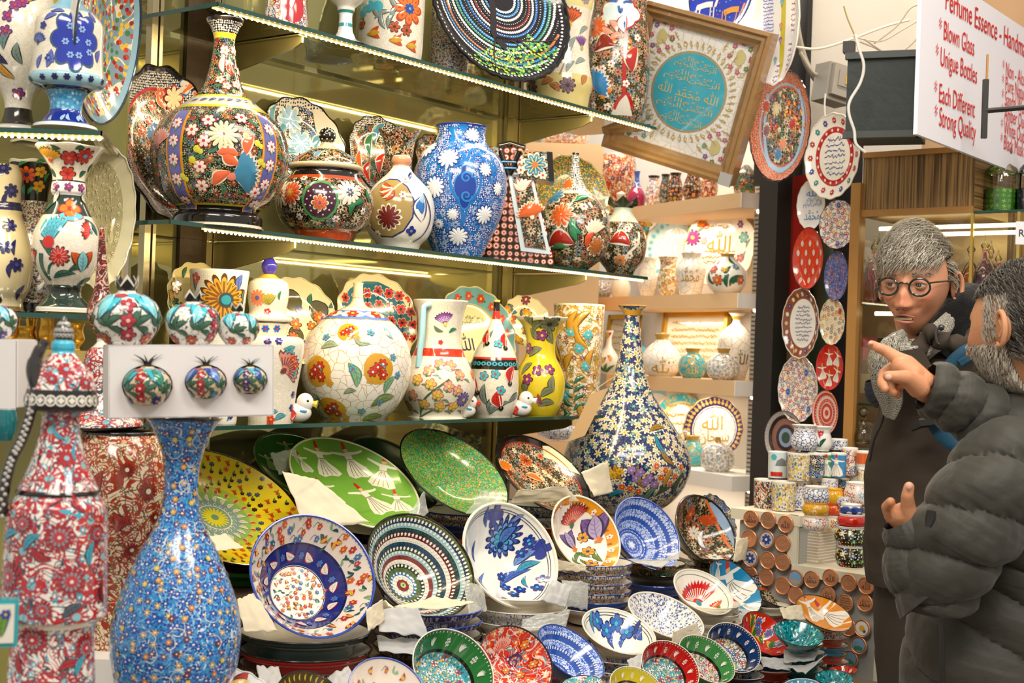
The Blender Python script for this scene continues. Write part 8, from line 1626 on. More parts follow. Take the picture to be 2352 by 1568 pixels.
for hx,c_,sc_,seed,lb in((0,('b01c24','3fb0c0','2f8a6a','1f2f8a'),51,3,'pomegranate ornament in the first and widest cut-out of the white box'),(1,('a8242c','2f3f9a','6f8fd8','2f9ac0'),43,5,'pomegranate ornament in the middle cut-out of the white box'),(2,('2a2f6a','4ab8d0','2a4fa0','3f7a58'),36,8,'smallest pomegranate ornament in the white box')):
 M=r.matrix_world.copy()@Matrix.Translation((holes[hx][0]+.002,.002,holes[hx][1]-sc_*k*.86+.002));bpy.context.view_layer.update();pome(lb,sc_*k,Matrix.Translation(pc2)@Matrix.Rotation(R_(22),4,'Z')@rot@Matrix.Translation((holes[hx][0],-Dp/2-.001,holes[hx][1]-sc_*k*.82))@Matrix.Rotation(R_(-25),4,'Z'),c_,seed,True,'boxed pomegranates',fill('cream_floral_glaze_%d'%hx,'d8c6a2',[('s',50,.02,'4a4a3a',.5,1.4)]))
BM=Matrix.Translation(pc2)@Matrix.Rotation(R_(22),4,'Z')@rot
for hx,R0,lb,sd in((-131,73,'largest white pomegranate ornament on top of the white box',1),(7,59,'middle sized white pomegranate ornament on top of the white box',4),(106,46,'smallest white pomegranate ornament on top of the white box',6)):
 pome(lb,R0*k,BM@Matrix.Translation((hx*k*1.03,0,H2+.001))@Matrix.Rotation(R_(-22+sd*17),4,'Z'),('b8384a','3fc0d4','8fdce4','b8482a'),sd,False,'pomegranates on the white box')
# lidded red vase behind
b=MB();q=P(250,1482,2.52);b.box((q.x,q.y,q.z/2),(.22,.22,q.z));one('display_stand','grey stand under the rust coloured vase','stand',b,M_white)
v,S,k=vase('lidded_vase','large rust and cream vine painted vase with matching lid','vase',258,1482,[(1482,60),(1470,62),(1400,66),(1340,74),(1280,92),(1220,110),(1160,119),(1110,121),(1060,114),(1020,98),(1000,86),(990,84)],[(996,X1),(970,'1a1512')],[GL,F_rust],D=2.52,cuts=[('body',994),('rim',900)],N=72,deco=lambda pt,S:[pt.flower(S.at(x,y),r_*S.k,14,'a83420','e6d2ae',None,vein='6a1f10',h=3)for x,y,r_ in((335,1120,24),(290,1070,18),(350,1180,16),(300,1250,18))]+[pt.leaf(S.at(x,y),a,50*S.k,18*S.k,'a83420','5a2418',h=3)for x,y,a in((230,1120,1.5),(300,1190,2.6),(265,1210,.9),(330,1230,.4))])
b=MB();L_=Lathe([(x*k,(1482-y)*k)for y,x in((984,86),(980,92),(968,88),(955,70),(940,54),(900,40),(860,38),(830,40),(808,32),(795,18),(788,12),(784,11),(770,14),(745,27),(722,34),(700,30),(675,20),(640,14),(600,11),(560,8),(530,5),(515,.5))]);L_.k,L_.ax,L_.by=k,258-12,1482
L_.mesh(b,[((1482-978)*k,'1a1512'),((1482-800)*k,X1),((1482-780)*k,'e8ddd0'),(9,(2,'ffffff'))],48);o=kid(v,'lid',b,[GL,F_red,fill('dark_red_spindle_glaze','5a1814',[('f',36,7,.4,['a8281c','b83a24'],'3a0f0c','2a0c0a'),('s',60,.03,'d8b8a0',.5,1.5)])]);o.matrix_local=Matrix.Translation((-.018,0,0))@Matrix.Rotation(-.035,4,'Y')
# ewer
def d_ew(pt,S):
 k=S.k
 for x,y,r_ in((135,1220,34),(30,1310,36),(160,1320,36),(80,1450,34),(190,1480,30),(215,1220,24),(60,1190,24),(100,1380,24)):
  for rr,n_,c in((1,15,'a01c28'),(.62,12,'8a8f98'),(.45,10,'b8303a')):pt.flower(S.at(x,y),r_*rr*k,n_,c,None if rr>.5 else 'e8dcd4',h=2+int(8*(1-rr)))
 for x,y,a,c in((100,1160,.6,'b02430'),(190,1170,2,'b02430'),(60,1250,.8,'3aa0b8'),(200,1290,1.4,'3aa0b8'),(120,1270,2.6,'b02430'),(20,1230,.4,'3aa0b8'),(230,1380,1.7,'8a1c24'),(140,1400,.5,'4a5a68'),(170,1540,1,'3aa0b8'),(60,1530,2,'b02430'),(130,1520,.2,'b02430'),(40,1400,1.5,'b02430')):pt.leaf(S.at(x,y),a,56*k,16*k,c,'3a2a34',h=3);pt.spiral(S.at(x+14,y+12),12*k,2.4*k,'3a5a6a',h=2)
 for x,y,r_ in((150,1050,22),(120,960,14),(170,1090,16),(150,850,20),(120,870,14),(190,880,16)):pt.flower(S.at(x,y),r_*k,10,'a8242c','8fb8c8',None,h=3)
 for x,y,a in((150,1010,2.3),(130,980,1.9),(170,1060,1.4),(160,1110,1.2)):pt.leaf(S.at(x,y),a,50*k,9*k,'3aa0b8',h=3)
 n=22
 for i in range(n):
  th=-pi+2*pi*i/n;c=(th,S.sz((S.by-918)*k));pt.disc(c,13*k,'e2dccf',3,14);pt.disc(c,9*k,'1f1c1c',4,12);pt.flower(c,7.5*k,4,'e2dccf',None,h=5)
 for i in range(16):
  for y in(745,760,772):pt.spiral((-pi+2*pi*i/16+y,S.sz((S.by-y)*k)),5*k,1.6*k,'d8d4cc',h=3)
b=MB();q=P(118,1690,1.95);b.box((q.x,q.y,q.z/2),(.26,.22,q.z));one('display_stand','grey stand under the ewer','stand',b,M_white)
v,S,k=vase('ewer','tall white ewer with red vine painting, black bands and silver cap','ewer',112,1690,[(1690,80),(1650,96),(1568,98),(1500,94),(1450,92),(1425,100),(1412,118),(1395,119),(1340,117),(1270,115),(1210,114),(1165,110),(1145,98),(1135,92),(1130,94),(1118,88),(1080,70),(1040,56),(1000,46),(965,42),(950,46),(944,68),(935,80),(905,78),(885,74),(860,66),(838,50),(818,32),(808,25),(800,27),(788,26),(782,20),(770,22),(752,17),(738,8),(728,3)],[(1428,X1),(1415,'d8cfc0'),(1134,X1),(1122,'18140f'),(946,X1),(896,'1f1c1c'),(812,X1),(782,'3fb0cc'),(700,'3a3a3c')],[GL,F_red],D=1.95,deco=d_ew,top='close',cuts=[('body',1133),('neck',946),('dome',812),('cap',600)],N=80)
b=MB();k2=1.95/F
hp=[(92,900),(60,905),(48,860),(58,800),(75,780)];hq=[(62,870),(52,920),(44,960),(30,1010),(12,1050),(0,1100),(-8,1180)]
def ew(pts,y=-.02):return[((x-S.ax)*k2,y,(S.by-yy)*k2)for x,yy in pts]
b.tube(catmull(ew(hq),5),13*k2,'26221f',n=12);b.tube(catmull(ew([(60,890),(50,850),(60,810),(76,782)]),5),[17*k2]*8+[14*k2]*4+[10*k2]*3+[5*k2],'2e2b2a',n=12);b.tube(catmull(ew([(62,875),(80,905),(110,930)]),4),12*k2,'26221f',n=10)
for i in range(46):
 t=i/45;q=catmull(ew(hq),8);a=q[int(t*(len(q)-1))];b.ball((a[0]+(3 if i%2 else-4)*k2,a[1]-13*k2,a[2]),(4.4*k2,1.2*k2,4.4*k2),'b8b4ac',n=8,q=5)
kid(v,'handle',b,GL)
# tile, boxes and gold pieces at the edge
q=P(8,1428,1.72);r=thing('painted_tile','turquoise framed tile with a green leaf in front of the ewer','tile',faceM(q));k=q.y/F
b=MB();b.box((0,0,0),(64*k,.02,108*k),'1fa0ac');kid(r,'border',b,GL);b=MB();b.box((0,-.011,0),(46*k,.003,88*k),'e8e2d2');pt=Paint(b,Plane(),0);b.V[:]=b.V
class PT:
 def m(s,c,dx,dy,o):return(c[0]+dx,-.0126-o,c[1]+dy)
pt.S=PT();pt.leaf((-4*k,-30*k),1.3,66*k,22*k,'6a9a2a','2a4a6a',h=2);pt.flower((4*k,22*k),12*k,6,'2a3a9a','e8c04a',h=4);kid(r,'picture',b,GL)
q=P(20,935,2.2);k=q.y/F;r=thing('gift_box','white box cut off by the edge of the view','box',Matrix.Translation(q)@rot);b=MB();b.box((-20*k,0,78*k),(118*k,.09,156*k));kid(r,'carton',b,M_card);b=MB();b.box((42*k,0,78*k),(3*k,.088,150*k));kid(r,'side_flap',b,M_card)
pome('white pomegranate ornament on the box at the edge of the view',50*k,Matrix.Translation(q)@rot@Matrix.Translation((-32*k,0,157*k)),('b8384a','2f5fb8','8fdce4','2f3f9a'),9,False,'pomegranates on the white box')
q=P(22,960,2.5);vase('teal_bottle','teal beaded bottle behind the ewer handle','vase',12,1010,[(1010,16),(990,24),(960,26),(935,20),(920,14)],[(940,'0f6a70'),(900,'9a9a98')],GL,D=2.5,group=None)
zb_=P(90,800,2.75).z
b=MB();b.box((P(110,800,2.75).x,2.72,zb_-.01),(.32,.3,.02));one('display_tray','brass coloured tray behind the ewer cap','tray',b,M_brass)
for i,(x,h,w,lb)in enumerate(((25,72,22,'gold bowl beside the white box at the edge'),(70,66,14,'slim gold vase behind the ewer handle'),(105,80,20,'gold ribbed cup behind the ewer cap'),(170,60,24,'gold jar between the ewer cap and the red spindle'),(60,50,24,'low gold dish behind the ewer handle'))):
 p=P(x,798,2.62+.06*(i%2));k=p.y/F;b=MB();L_=Lathe([(.001,0),(w*.6*k,0),(w*.5*k,h*.1*k),(w*k,h*.4*k),(w*.8*k,h*.75*k),(w*.95*k,h*k),(w*.85*k,h*k),(w*.7*k,h*.6*k)],3);L_.mesh(b,[(9,'d8a640')],24);p.z=zb_
 tag(b.build('gold_vessel',GOLD,M=Matrix.Translation(p)),lb,'vessel','gold vessels below the corner shelf')
# ------------------------------------------------------------------ people
M_skin=pmat('skin',None,.48,.4,bump=(260,.12));M_skin.node_tree.nodes['Principled BSDF'].inputs['Subsurface Weight'].default_value=.12;M_skin.node_tree.nodes['Principled BSDF'].inputs['Subsurface Radius'].default_value=(.012,.005,.003)
M_hair=pmat('hair_strand',None,.5,.4)
def merge(dst,src,M=None):
 o=len(dst.V)
 for v in src.V:dst.V.append(tuple(M@Vector(v))if M is not None else v)
 for f,c,m,u in zip(src.Fc,src.C,src.M,src.U):dst.Fc.append(tuple(i+o for i in f));dst.C.append(c);dst.M.append(m);dst.U.append(u)
def remeshed(b,vox,it=6,colf=None):
 me=bpy.data.meshes.new('r');me.from_pydata(b.V,[],b.Fc);o=bpy.data.objects.new('r',me);COL.objects.link(o)
 a=o.modifiers.new('a','REMESH');a.mode='VOXEL';a.voxel_size=vox;s_=o.modifiers.new('s','SMOOTH');s_.iterations=it;s_.factor=.5
 dg=bpy.context.evaluated_depsgraph_get();ev=o.evaluated_get(dg);m=ev.to_mesh();r=MB()
 for v in m.vertices:r.V.append(tuple(v.co))
 for p in m.polygons:
  vs=tuple(p.vertices);c=m.vertices[vs[0]].co;r.f(vs,colf(c)if colf else 'c98a66')
 ev.to_mesh_clear();bpy.data.objects.remove(o);return r
def capsule(b,a,c,r0,r1,n=14):
 a,c=Vector(a),Vector(c);L=(c-a).length;m=max(2,int(L/max(min(r0,r1),.003)*1.5));t=(c-a).normalized()
 pts=[a-t*r0*x for x in(.98,.8,.45)]+[a+(c-a)*i/m for i in range(m+1)]+[c+t*r1*x for x in(.45,.8,.98)]
 rr=[r0*x for x in(.2,.6,.89)]+[r0+(r1-r0)*i/m for i in range(m+1)]+[r1*x for x in(.89,.6,.2)]
 b.tube(pts,rr,n=n)
def chain(b,pts,D0=0):
 q=[(P(x,y,D),r*D/F)for x,y,D,r in pts]
 for(a,ra),(c,rc)in zip(q,q[1:]):capsule(b,a,c,ra,rc)
def head(skin,seed=0,face=True,beard=None):
 b=MB();nu,nv=132,104
 br=[((0,-.092,.004),.010,(0,-.010,0)),((0,-.098,-.018),.011,(0,-.023,0)),((0,-.102,-.038),.0135,(0,-.036,-.012)),((.012,-.094,-.044),.009,(.004,-.012,-.002)),((-.012,-.094,-.044),.009,(-.004,-.012,-.002)),((.032,-.085,.0),.016,(0,.015,0)),((-.032,-.085,.0),.016,(0,.015,0)),((.03,-.088,.024),.014,(0,-.006,-.002)),((-.03,-.088,.024),.014,(0,-.006,-.002)),((.047,-.072,-.03),.022,(.004,-.007,0)),((-.047,-.072,-.03),.022,(-.004,-.007,0)),((0,-.088,-.066),.015,(0,-.007,0)),((.018,-.088,-.066),.012,(0,-.004,0)),((-.018,-.088,-.066),.012,(0,-.004,0)),((0,-.086,-.083),.013,(0,-.008,0)),((0,-.088,-.109),.018,(0,-.014,-.004)),((.029,-.083,-.054),.007,(0,.007,0)),((-.029,-.083,-.054),.007,(0,.007,0)),((.031,-.083,-.018),.007,(0,.003,0)),((-.031,-.083,-.018),.007,(0,.003,0)),((0,-.088,-.095),.009,(0,.004,0)),((.05,-.055,-.075),.02,(-.006,.004,0)),((-.05,-.055,-.075),.02,(.006,.004,0))]
 def f(u,v):
  a=2*pi*u;s=sin(pi*max(.004,min(.996,v)));sx,sy,sz=sin(a)*s,-cos(a)*s,-cos(pi*v)
  x,y,z=.074*sx,.097*sy,.122*sz;t=max(0,-sz)
  x*=1-.42*t**1.35
  if sy>0:y*=1-.5*t**1.2
  else:y=y*(1-.02*t)-.014*t*t*abs(sy)**.5;y=max(y,-.0925-.02*t*t)if abs(x)<.05 else y
  if sz>0:y+=.012*sz
  p=Vector((x,y,z))
  if face:
   q=Vector(p)
   for c,r,d in br:
    w=math.exp(-((p-Vector(c)).length_squared)/(r*r));q+=Vector(d)*w
   p=q
  return p
 def cf(u,v):
  p=f(u,v);c=lin(skin);w=math.exp(-((Vector((abs(p.x),p.y,p.z))-Vector((.045,-.075,-.035))).length_squared)/.0009)*.5+math.exp(-((p-Vector((0,-.115,-.038))).length_squared)/.0004)*.5
  r_=(c[0]*(1+.04*w),c[1]*(1-.28*w),c[2]*(1-.28*w))
  l=math.exp(-(p.x**2/.0005+(p.z+.074)**2/.00009))if p.y<-.07 else 0
  r_=(r_[0]*(1-.06*l),r_[1]*(1-.32*l),r_[2]*(1-.2*l))
  if beard and p.z<-.03 and p.y<.02 and not(abs(p.x)<.02 and p.z>-.06):
   k=min(1,(-.03-p.z)/.02);n_=.75+.5*noise.noise(p*160);bb=lin(beard);r_=tuple(x*(1-k)+y*k*n_ for x,y in zip(r_,bb))
  return r_
 b.grid(f,nu,nv,skin,cu=True,cf=cf)
 for s in(-1,1): # ears
  c=Vector((s*.0745,.014,-.010));o=Vector((s*.35,.3,0)).normalized();fr=Vector((0,.95,-.0)).normalized()
  rim=[c+Vector((s*(.005+.013*(.5+.5*cos(t))),.010+.017*cos(t)*.9,.031*sin(t)))for t in[(-2.25+5.1*i/16)for i in range(17)]]
  b.tube(rim,[.0028+.0025*sin(pi*i/16)for i in range(17)],skin,n=8)
  b.ball(c+Vector((s*.003,.010,0)),(.006,.017,.028),dark(skin,.72),n=14,q=10);0
  b.tube([c+Vector((s*.009,.006,.016)),c+Vector((s*.010,.014,.0)),c+Vector((s*.008,.006,-.014))],.003,skin,n=6)
 return b,f
def strands(b,f,n,cols,L,sel,dirf,seed=1,w=.0011,lift=.006):
 g=random.Random(seed);k=0
 while k<n:
  u,v=g.random(),g.uniform(.3,.999);p=f(u,v)
  if not sel(p):continue
  k+=1;nn=Vector((p.x/.077**2,p.y/.097**2,p.z/.12**2)).normalized();d=dirf(p,g);d=d-nn*d.dot(nn)*.9
  d.normalize();l=L*g.uniform(.6,1.2);q=[p+nn*.001];c=g.choice(cols)
  for i in range(1,5):
   t=i/4;x=p+d*l*t+nn*(lift*sin(pi*t)*g.uniform(.4,1.4)+.0015)
# keep on the skull
   e=sqrt((x.x/.077)**2+(x.y/.097)**2+(x.z/.12)**2)
   if e<1.02:x=x*(1.03/max(e,.01))if e>.5 else x
   q.append(x)
  sd=nn.cross(d).normalized()*w;pr=None
  for i,x in enumerate(q):
   ww=1-(i/4.6)**2;a,c2=b.v(x-sd*ww),b.v(x+sd*ww)
   m_=b.v(x+nn*w*.6*ww)
   if pr:b.f((pr[0],pr[2],m_,a),c);b.f((pr[2],pr[1],c2,m_),c)
   pr=(a,c2,m_)
def HM(px,py,D,yaw,roll,pitch=0):return Matrix.Translation(P(px,py,D))@Matrix.Rotation(R_(yaw),4,'Z')@Matrix.Rotation(R_(roll),4,'Y')@Matrix.Rotation(R_(pitch),4,'X')
# --- the grey haired man
H1=HM(2104,648,3.2,-31,1,7);k1=3.2/F
r1=thing('person','grey haired man in round glasses, checked scarf and dark softshell jacket with teal straps','person',Matrix.Translation((P(2150,1000,3.25).x,3.25,0)))
base1=Matrix.Translation(-r1.location)
def kidw(root,name,b,mats,smooth=True):
 o=b.build(name,mats,smooth=smooth);o.parent=root;o.matrix_parent_inverse=Matrix.Translation(-root.location);return o
SK='cb8f6c'
hb,f1=head(SK);bd1=MB();merge(bd1,hb,H1)
for s in(-1,1): # eyes
 e=MB();e.ball((s*.031,-.0745,.001),.0125,'e4ddd4',n=20,q=14);ed=Vector((-.30 if s<0 else-.18,-1,-.02)).normalized();ec=Vector((s*.031,-.0745,.001))
 X_=ed.orthogonal().normalized();Y_=ed.cross(X_)
 for rr,cc,o_ in((.0064,'4a4c44',.0118),(.003,'0c0c0c',.0122)):e.ball(ec+ed*(o_-.0008),(rr,rr,.0012),cc,n=16,q=6,ax=(X_,Y_,ed))
 for z0,th,cc in((.0062,.0030,SK),(-.0066,.0022,SK)):e.tube([Vector((s*.031+x,-.0745-sqrt(max(0,.0132**2-x*x*.75))+abs(x)*.1,z0*(1-(x/.0165)**2)))for x in[(-.0145+.0029*i)for i in range(11)]],[th*(.5+.5*sin(pi*i/10))for i in range(11)],dark(cc,.8),n=8)
 e.grid(lambda u,v:(s*.031+(u-.5)*.03,-.0745-sqrt(max(0,.0136**2-((u-.5)*.03)**2*.75))*(1-.25*v)+.0005,.0065*(1-((u-.5)*1.9)**2)+v*.009),12,4,SK)
 merge(bd1,e,H1)
m=MB();m.grid(lambda u,v:((u-.5)*.044,-.0965+6.5*((u-.5)*.048)**2*1.6,-.0735+(v-.5)*.0085*(1-(2*u-1)**2)-.004*(u-.5)),16,4,'3a120e')
m.grid(lambda u,v:((u-.5)*.036,-.0966+10*((u-.5)*.034)**2,-.0745+(v-.5)*.0048),12,2,'9c8a68')
m.tube([((u-.5)*.046,-.0965+9*((u-.5)*.052)**2,-.0685+.0026*sin(pi*u)-.004*(u-.5))for u in[i/12 for i in range(13)]],[.001+.0013*sin(pi*i/12)for i in range(13)],'b5705a',n=8)
m.tube([((u-.5)*.044,-.0968+9*((u-.5)*.05)**2,-.0792-.0026*sin(pi*u)-.004*(u-.5))for u in[i/12 for i in range(13)]],[.0008+.0027*sin(pi*i/12)for i in range(13)],'bd7866',n=8);merge(bd1,m,H1)
for s in(-1,1):e=MB();e.ball((s*.0075,-.118,-.052),(.0042,.004,.0022),'4a1c14',n=10,q=6);merge(bd1,e,H1)
nk=MB();capsule(nk,H1@Vector((0,.02,-.07)),P(2140,830,3.26),.055,.06);capsule(nk,P(2140,830,3.26),P(2160,1100,3.3),.07,.10);capsule(nk,P(2160,1100,3.3),P(2150,1330,3.32),.10,.07)
for s in(-1,1):capsule(nk,P(2150+s*45,1380,3.32),(P(2150+s*50,1400,3.32).x,3.32,.08),.055,.04)
for f_,c_,m_,u_ in zip(nk.Fc,nk.C,nk.M,nk.U):pass
nk.C=[lin(SK)]*len(nk.Fc);merge(bd1,nk)
kidw(r1,'body',bd1,M_skin)
hr=MB();greys=['6b6356','857c6c','9a907f','aca28f','5a5246','8f8570','b5ab98','776e5e']
def sel1(p):return p.z>.052+(.0 if p.y<0 else 0)and p.y<.0 or(p.y>-.012 and p.z>-.012+.02*(p.y<.03))or(p.y>.03 and p.z>-.06)
cap=MB();cap.grid(lambda u,v:(lambda p:Vector((p.x*1.035,p.y*1.03,p.z*1.02)))(f1(u,.52+.48*v)),60,30,'6a645a',cu=True,cf=lambda u,v:'777064');
cp2=MB();cp2.V=cap.V
for fc,c,m_,u_ in zip(cap.Fc,cap.C,cap.M,cap.U):
 q=sum((Vector(cap.V[i])for i in fc),Vector())/4
 if(q.z>.07 or q.y>-.005 and q.z>.01 or q.y>.035):cp2.Fc.append(fc);cp2.C.append(c);cp2.M.append(0);cp2.U.append(None)
merge(hr,cp2,H1)
st=MB();strands(st,f1,7500,greys,.05,sel1,lambda p,g:(Vector((-.75+g.uniform(-.4,.4),-.55+g.uniform(-.3,.3),.1-1.0*(p.y<-.03)))if p.z>.05 else Vector((-.1*(1 if p.x>0 else-1)+g.uniform(-.1,.1),.55,-.8))),3,.0007,.012)
strands(st,f1,1500,greys[2:5]+['c8c1b2','d8d2c4'],.045,lambda p:p.z>.06 and p.y<-.02,lambda p,g:Vector((-.45+g.uniform(-.5,.5),-.5,-.75)),8,.00065,.014)
strands(st,f1,46,['7d766a','6a6258'],.012,lambda p:abs(abs(p.x)-.032)<.017 and.018<p.z<.026 and p.y<-.06,lambda p,g:Vector((1 if p.x>0 else-1,0,.15)),5,.0008,.002)
merge(hr,st,H1);kidw(r1,'hair',hr,M_hair)
M_lens=thin_glass('spectacle_lens','f4f4f2',.01,.6);gm=MB();rims=[]
for s in(-1,1):
 c=Vector((s*.0345,-.106+.004,-.004));n=30
 lp=[c+Vector((.0222*cos(t),abs(.0222*cos(t)+s*.034)*.12,.0192*sin(t)))for t in[2*pi*i/n for i in range(n+1)]];gm.tube(lp,.0024,'14201c',n=8,cap=False);
gm.tube([(-.0115,-.1015,.002),(-.005,-.104,.006),(.005,-.104,.006),(.0115,-.1015,.002)],.0018,'14201c',n=8)
for s in(-1,1):gm.tube([(s*.057,-.097,.006),(s*.066,-.085,.007),(s*.078,-.03,.006),(s*.082,.008,.004),(s*.082,.02,-.006)],.0019,'14201c',n=8)
g2=MB();merge(g2,gm,H1);gl_=kidw(r1,'glasses',g2,GL)
for s in(-1,1):
 lm=MB()
 c=Vector((s*.0345,-.1025,-.004));l2=MB();l2.grid(lambda u,v:c+Vector((.0225*v*cos(2*pi*u),.004+abs(.0225*v*cos(2*pi*u))*.02,.0195*v*sin(2*pi*u))),24,3,cu=True);merge(lm,l2,H1)
 q=lm.build('lens',M_lens);q.parent=gl_
def loft(b,secs,n=72,col='34302c',m=0,disp=None,rows_=3,uvs=1.0):
 """secs: (px, py, D, half width px, half depth m) rings joined from the first to the last"""
 S_=catmull([(*P(x,y,D),hw*D/F,hd)for x,y,D,hw,hd in secs],rows_);L=len(S_)-1;acc=[0]
 for a,c in zip(S_,S_[1:]):acc.append(acc[-1]+(Vector(c[:3])-Vector(a[:3])).length)
 def fn(u,v):
  t=v*L;i=min(int(t),L-1);w=t-i;s_=[a*(1-w)+c*w for a,c in zip(S_[i],S_[i+1])]
  ax=(Vector(S_[min(i+1,L)][:3])-Vector(S_[max(i-1,0)][:3])).normalized();X=Vector((1,0,0));X=(X-ax*X.dot(ax)).normalized()if abs(ax.x)<.8 else(UP-ax*UP.dot(ax)).normalized()
  Y=ax.cross(X);Y=Y if Y.y>0 else-Y;a=2*pi*u;d=disp(u,acc[i]*(1-w)+acc[i+1]*w)if disp else 0
  return Vector(s_[:3])+X*((s_[3]+d)*cos(a))+Y*((s_[4]+d)*sin(a))
 b.grid(fn,n,L*4,col,m,cu=True,uv=lambda u,v:(u*.8*uvs,v*acc[-1]*uvs))
def fold(s,amp,sc=7,sc2=22):return lambda u,q:amp*noise.noise(Vector((cos(2*pi*u)*1.5+s,sin(2*pi*u)*1.5,q*sc)))+amp*.4*noise.noise(Vector((cos(2*pi*u)*4+s,sin(2*pi*u)*4,q*sc2)))
M_soft=pmat('dark_softshell','40372f',.85,.25,bump=(600,.25),var=.15);M_fleece=pmat('black_fleece','0c0b0b',1,.1,sheen=.3,bump=(300,.6));M_teal=pmat('teal_webbing','0b435c',.7,bump=(500,.3));M_trs=pmat('grey_trousers','3e372f',.9,bump=(300,.3))
b=MB();loft(b,[(2140,1345,3.3,152,.12),(2142,1290,3.3,156,.14),(2142,1200,3.3,155,.15),(2143,1100,3.29,150,.15),(2148,1020,3.28,138,.145),(2152,950,3.28,126,.135),(2160,880,3.27,130,.125),(2176,830,3.26,112,.11),(2188,795,3.25,80,.085),(2180,775,3.24,60,.07)],disp=fold(3,.010),n=96);kidw(r1,'jacket',b,M_soft)
b=MB();loft(b,[(2250,830,3.25,50,.06),(2275,900,3.2,56,.07),(2290,1000,3.2,56,.07),(2290,1150,3.2,52,.065),(2285,1300,3.2,44,.055),(2280,1400,3.15,36,.045)],disp=fold(9,.008),n=48);kidw(r1,'sleeve',b,M_soft)
b=MB();loft(b,[(2066,880,3.34,40,.05),(2030,900,3.36,42,.055),(2012,890,3.36,30,.04),(2004,872,3.36,16,.03)],n=40);kidw(r1,'sleeve',b,pmat('navy_cloth','1c2230',.8))
b=MB()
loft(b,[(2140,800,3.2,52,.05),(2165,770,3.2,62,.06),(2205,730,3.22,66,.07),(2232,700,3.26,42,.06),(2238,676,3.28,20,.03)],disp=fold(2,.010),n=60);kidw(r1,'hood_lining',b,M_fleece)
b=MB();q=[P(x,y,d)for x,y,d in((2108,812,3.08),(2128,770,3.07),(2150,770,3.06),(2172,788,3.06),(2205,790,3.08),(2245,770,3.12),(2272,742,3.18),(2275,720,3.22))]
b.tube(catmull([tuple(v)for v in q],6),[.018+.006*sin(i*.9)for i in range(43)],n=14);b.tube(catmull([tuple(P(x,y,d))for x,y,d in((2115,790,3.08),(2100,800,3.07),(2078,812,3.08))],4),.014,n=10)
kidw(r1,'hood',b,M_soft)
b=MB();q=[P(x,y,3.05)for x,y in((2070,806),(2118,798),(2150,860),(2092,872),(2075,850))];prsm=[b.v(v)for v in q];prs2=[b.v(v+Vector((0,.03,0)))for v in q];b.f(prsm);b.f(prs2[::-1]);[b.f((prsm[i],prs2[i],prs2[(i+1)%5],prsm[(i+1)%5]))for i in range(5)];kidw(r1,'collar_flap',b,M_soft,False)
b=MB();loft(b,[(2040,822,3.14,22,.04),(2058,812,3.12,28,.05),(2094,808,3.10,26,.05),(2132,790,3.12,22,.04),(2176,752,3.18,20,.04),(2202,708,3.27,15,.03)],disp=fold(5,.008),n=48,uvs=1)
loft(b,[(2066,800,3.13,22,.05),(2046,818,3.11,42,.05),(2036,840,3.11,44,.045),(2040,880,3.12,34,.04),(2046,920,3.13,26,.03),(2042,955,3.14,12,.02)],disp=fold(6,.009),n=48);kidw(r1,'scarf',b,F_cloth)
def ribbon(b,pts,w,th=.004,col=(1,1,1),up=None):
 q=catmull([(*P(x,y,D),w_*D/F)for x,y,D,w_ in pts],6);pr=None
 for i,s_ in enumerate(q):
  a,c=Vector(q[max(i-1,0)][:3]),Vector(q[min(i+1,len(q)-1)][:3]);t=(c-a).normalized();v_=(Vector(s_[:3])-CAM).normalized();sd=t.cross(v_).normalized()*(s_[3]/2);o=-v_*th
  r_=[b.v(Vector(s_[:3])+x)for x in(-sd+o*.2,-sd*.6+o,sd*.6+o,sd+o*.2,sd-o,-sd-o)]
  if pr:[b.f((pr[j],pr[(j+1)%6],r_[(j+1)%6],r_[j]),col)for j in range(6)]
  pr=r_
b=MB();ribbon(b,[(2300,782,3.06,26),(2262,786,3.05,26),(2215,806,3.05,26),(2185,835,3.06,30),(2160,880,3.07,34),(2140,930,3.08,36),(2150,975,3.08,38),(2180,1015,3.08,30),(2210,1030,3.08,20)],1);kidw(r1,'backpack_strap',b,M_teal)
b=MB();ribbon(b,[(2300,805,3.04,18),(2262,808,3.04,18),(2230,820,3.04,18),(2205,835,3.05,20)],1);kidw(r1,'backpack_strap',b,M_teal)
b=MB();ribbon(b,[(2112,972,3.07,22),(2140,968,3.06,24),(2162,962,3.06,26)],1,.007);ribbon(b,[(2092,984,3.08,14),(2112,975,3.07,18)],1,.005);kidw(r1,'buckle',b,M_blk)
b=MB();b.tube(catmull([tuple(P(x,y,3.14))for x,y in((2034,940),(2024,975),(2008,1010),(1998,1060))],5),.002,'0c0c0c',n=6);kidw(r1,'zipper',b,MATT)
b=MB();b.tube(catmull([tuple(P(x,y,3.04))for x,y in((2160,750),(2150,762),(2152,785),(2158,790))],4),.0028,'3a3a3c',n=6);b.ball(P(2162,752,3.03),.007,'2a2a2c');kidw(r1,'drawcord',b,GL)
b=MB()
for s in(-1,1):loft(b,[(2145+s*55,1320,3.32,78,.10),(2145+s*58,1450,3.32,72,.1),(2145+s*58,1700,3.32,62,.085),(2145+s*60,2100,3.32,54,.07),(2145+s*60,2230,3.32,54,.07)],disp=fold(s,.008),n=40)
kidw(r1,'trousers',b,M_trs)
for s in(-1,1):
 b=MB();x=P(2145+s*60,1500,3.3).x;b.ball((x,3.22,.055),(.05,.14,.055));kidw(r1,'shoe',b,M_blk)
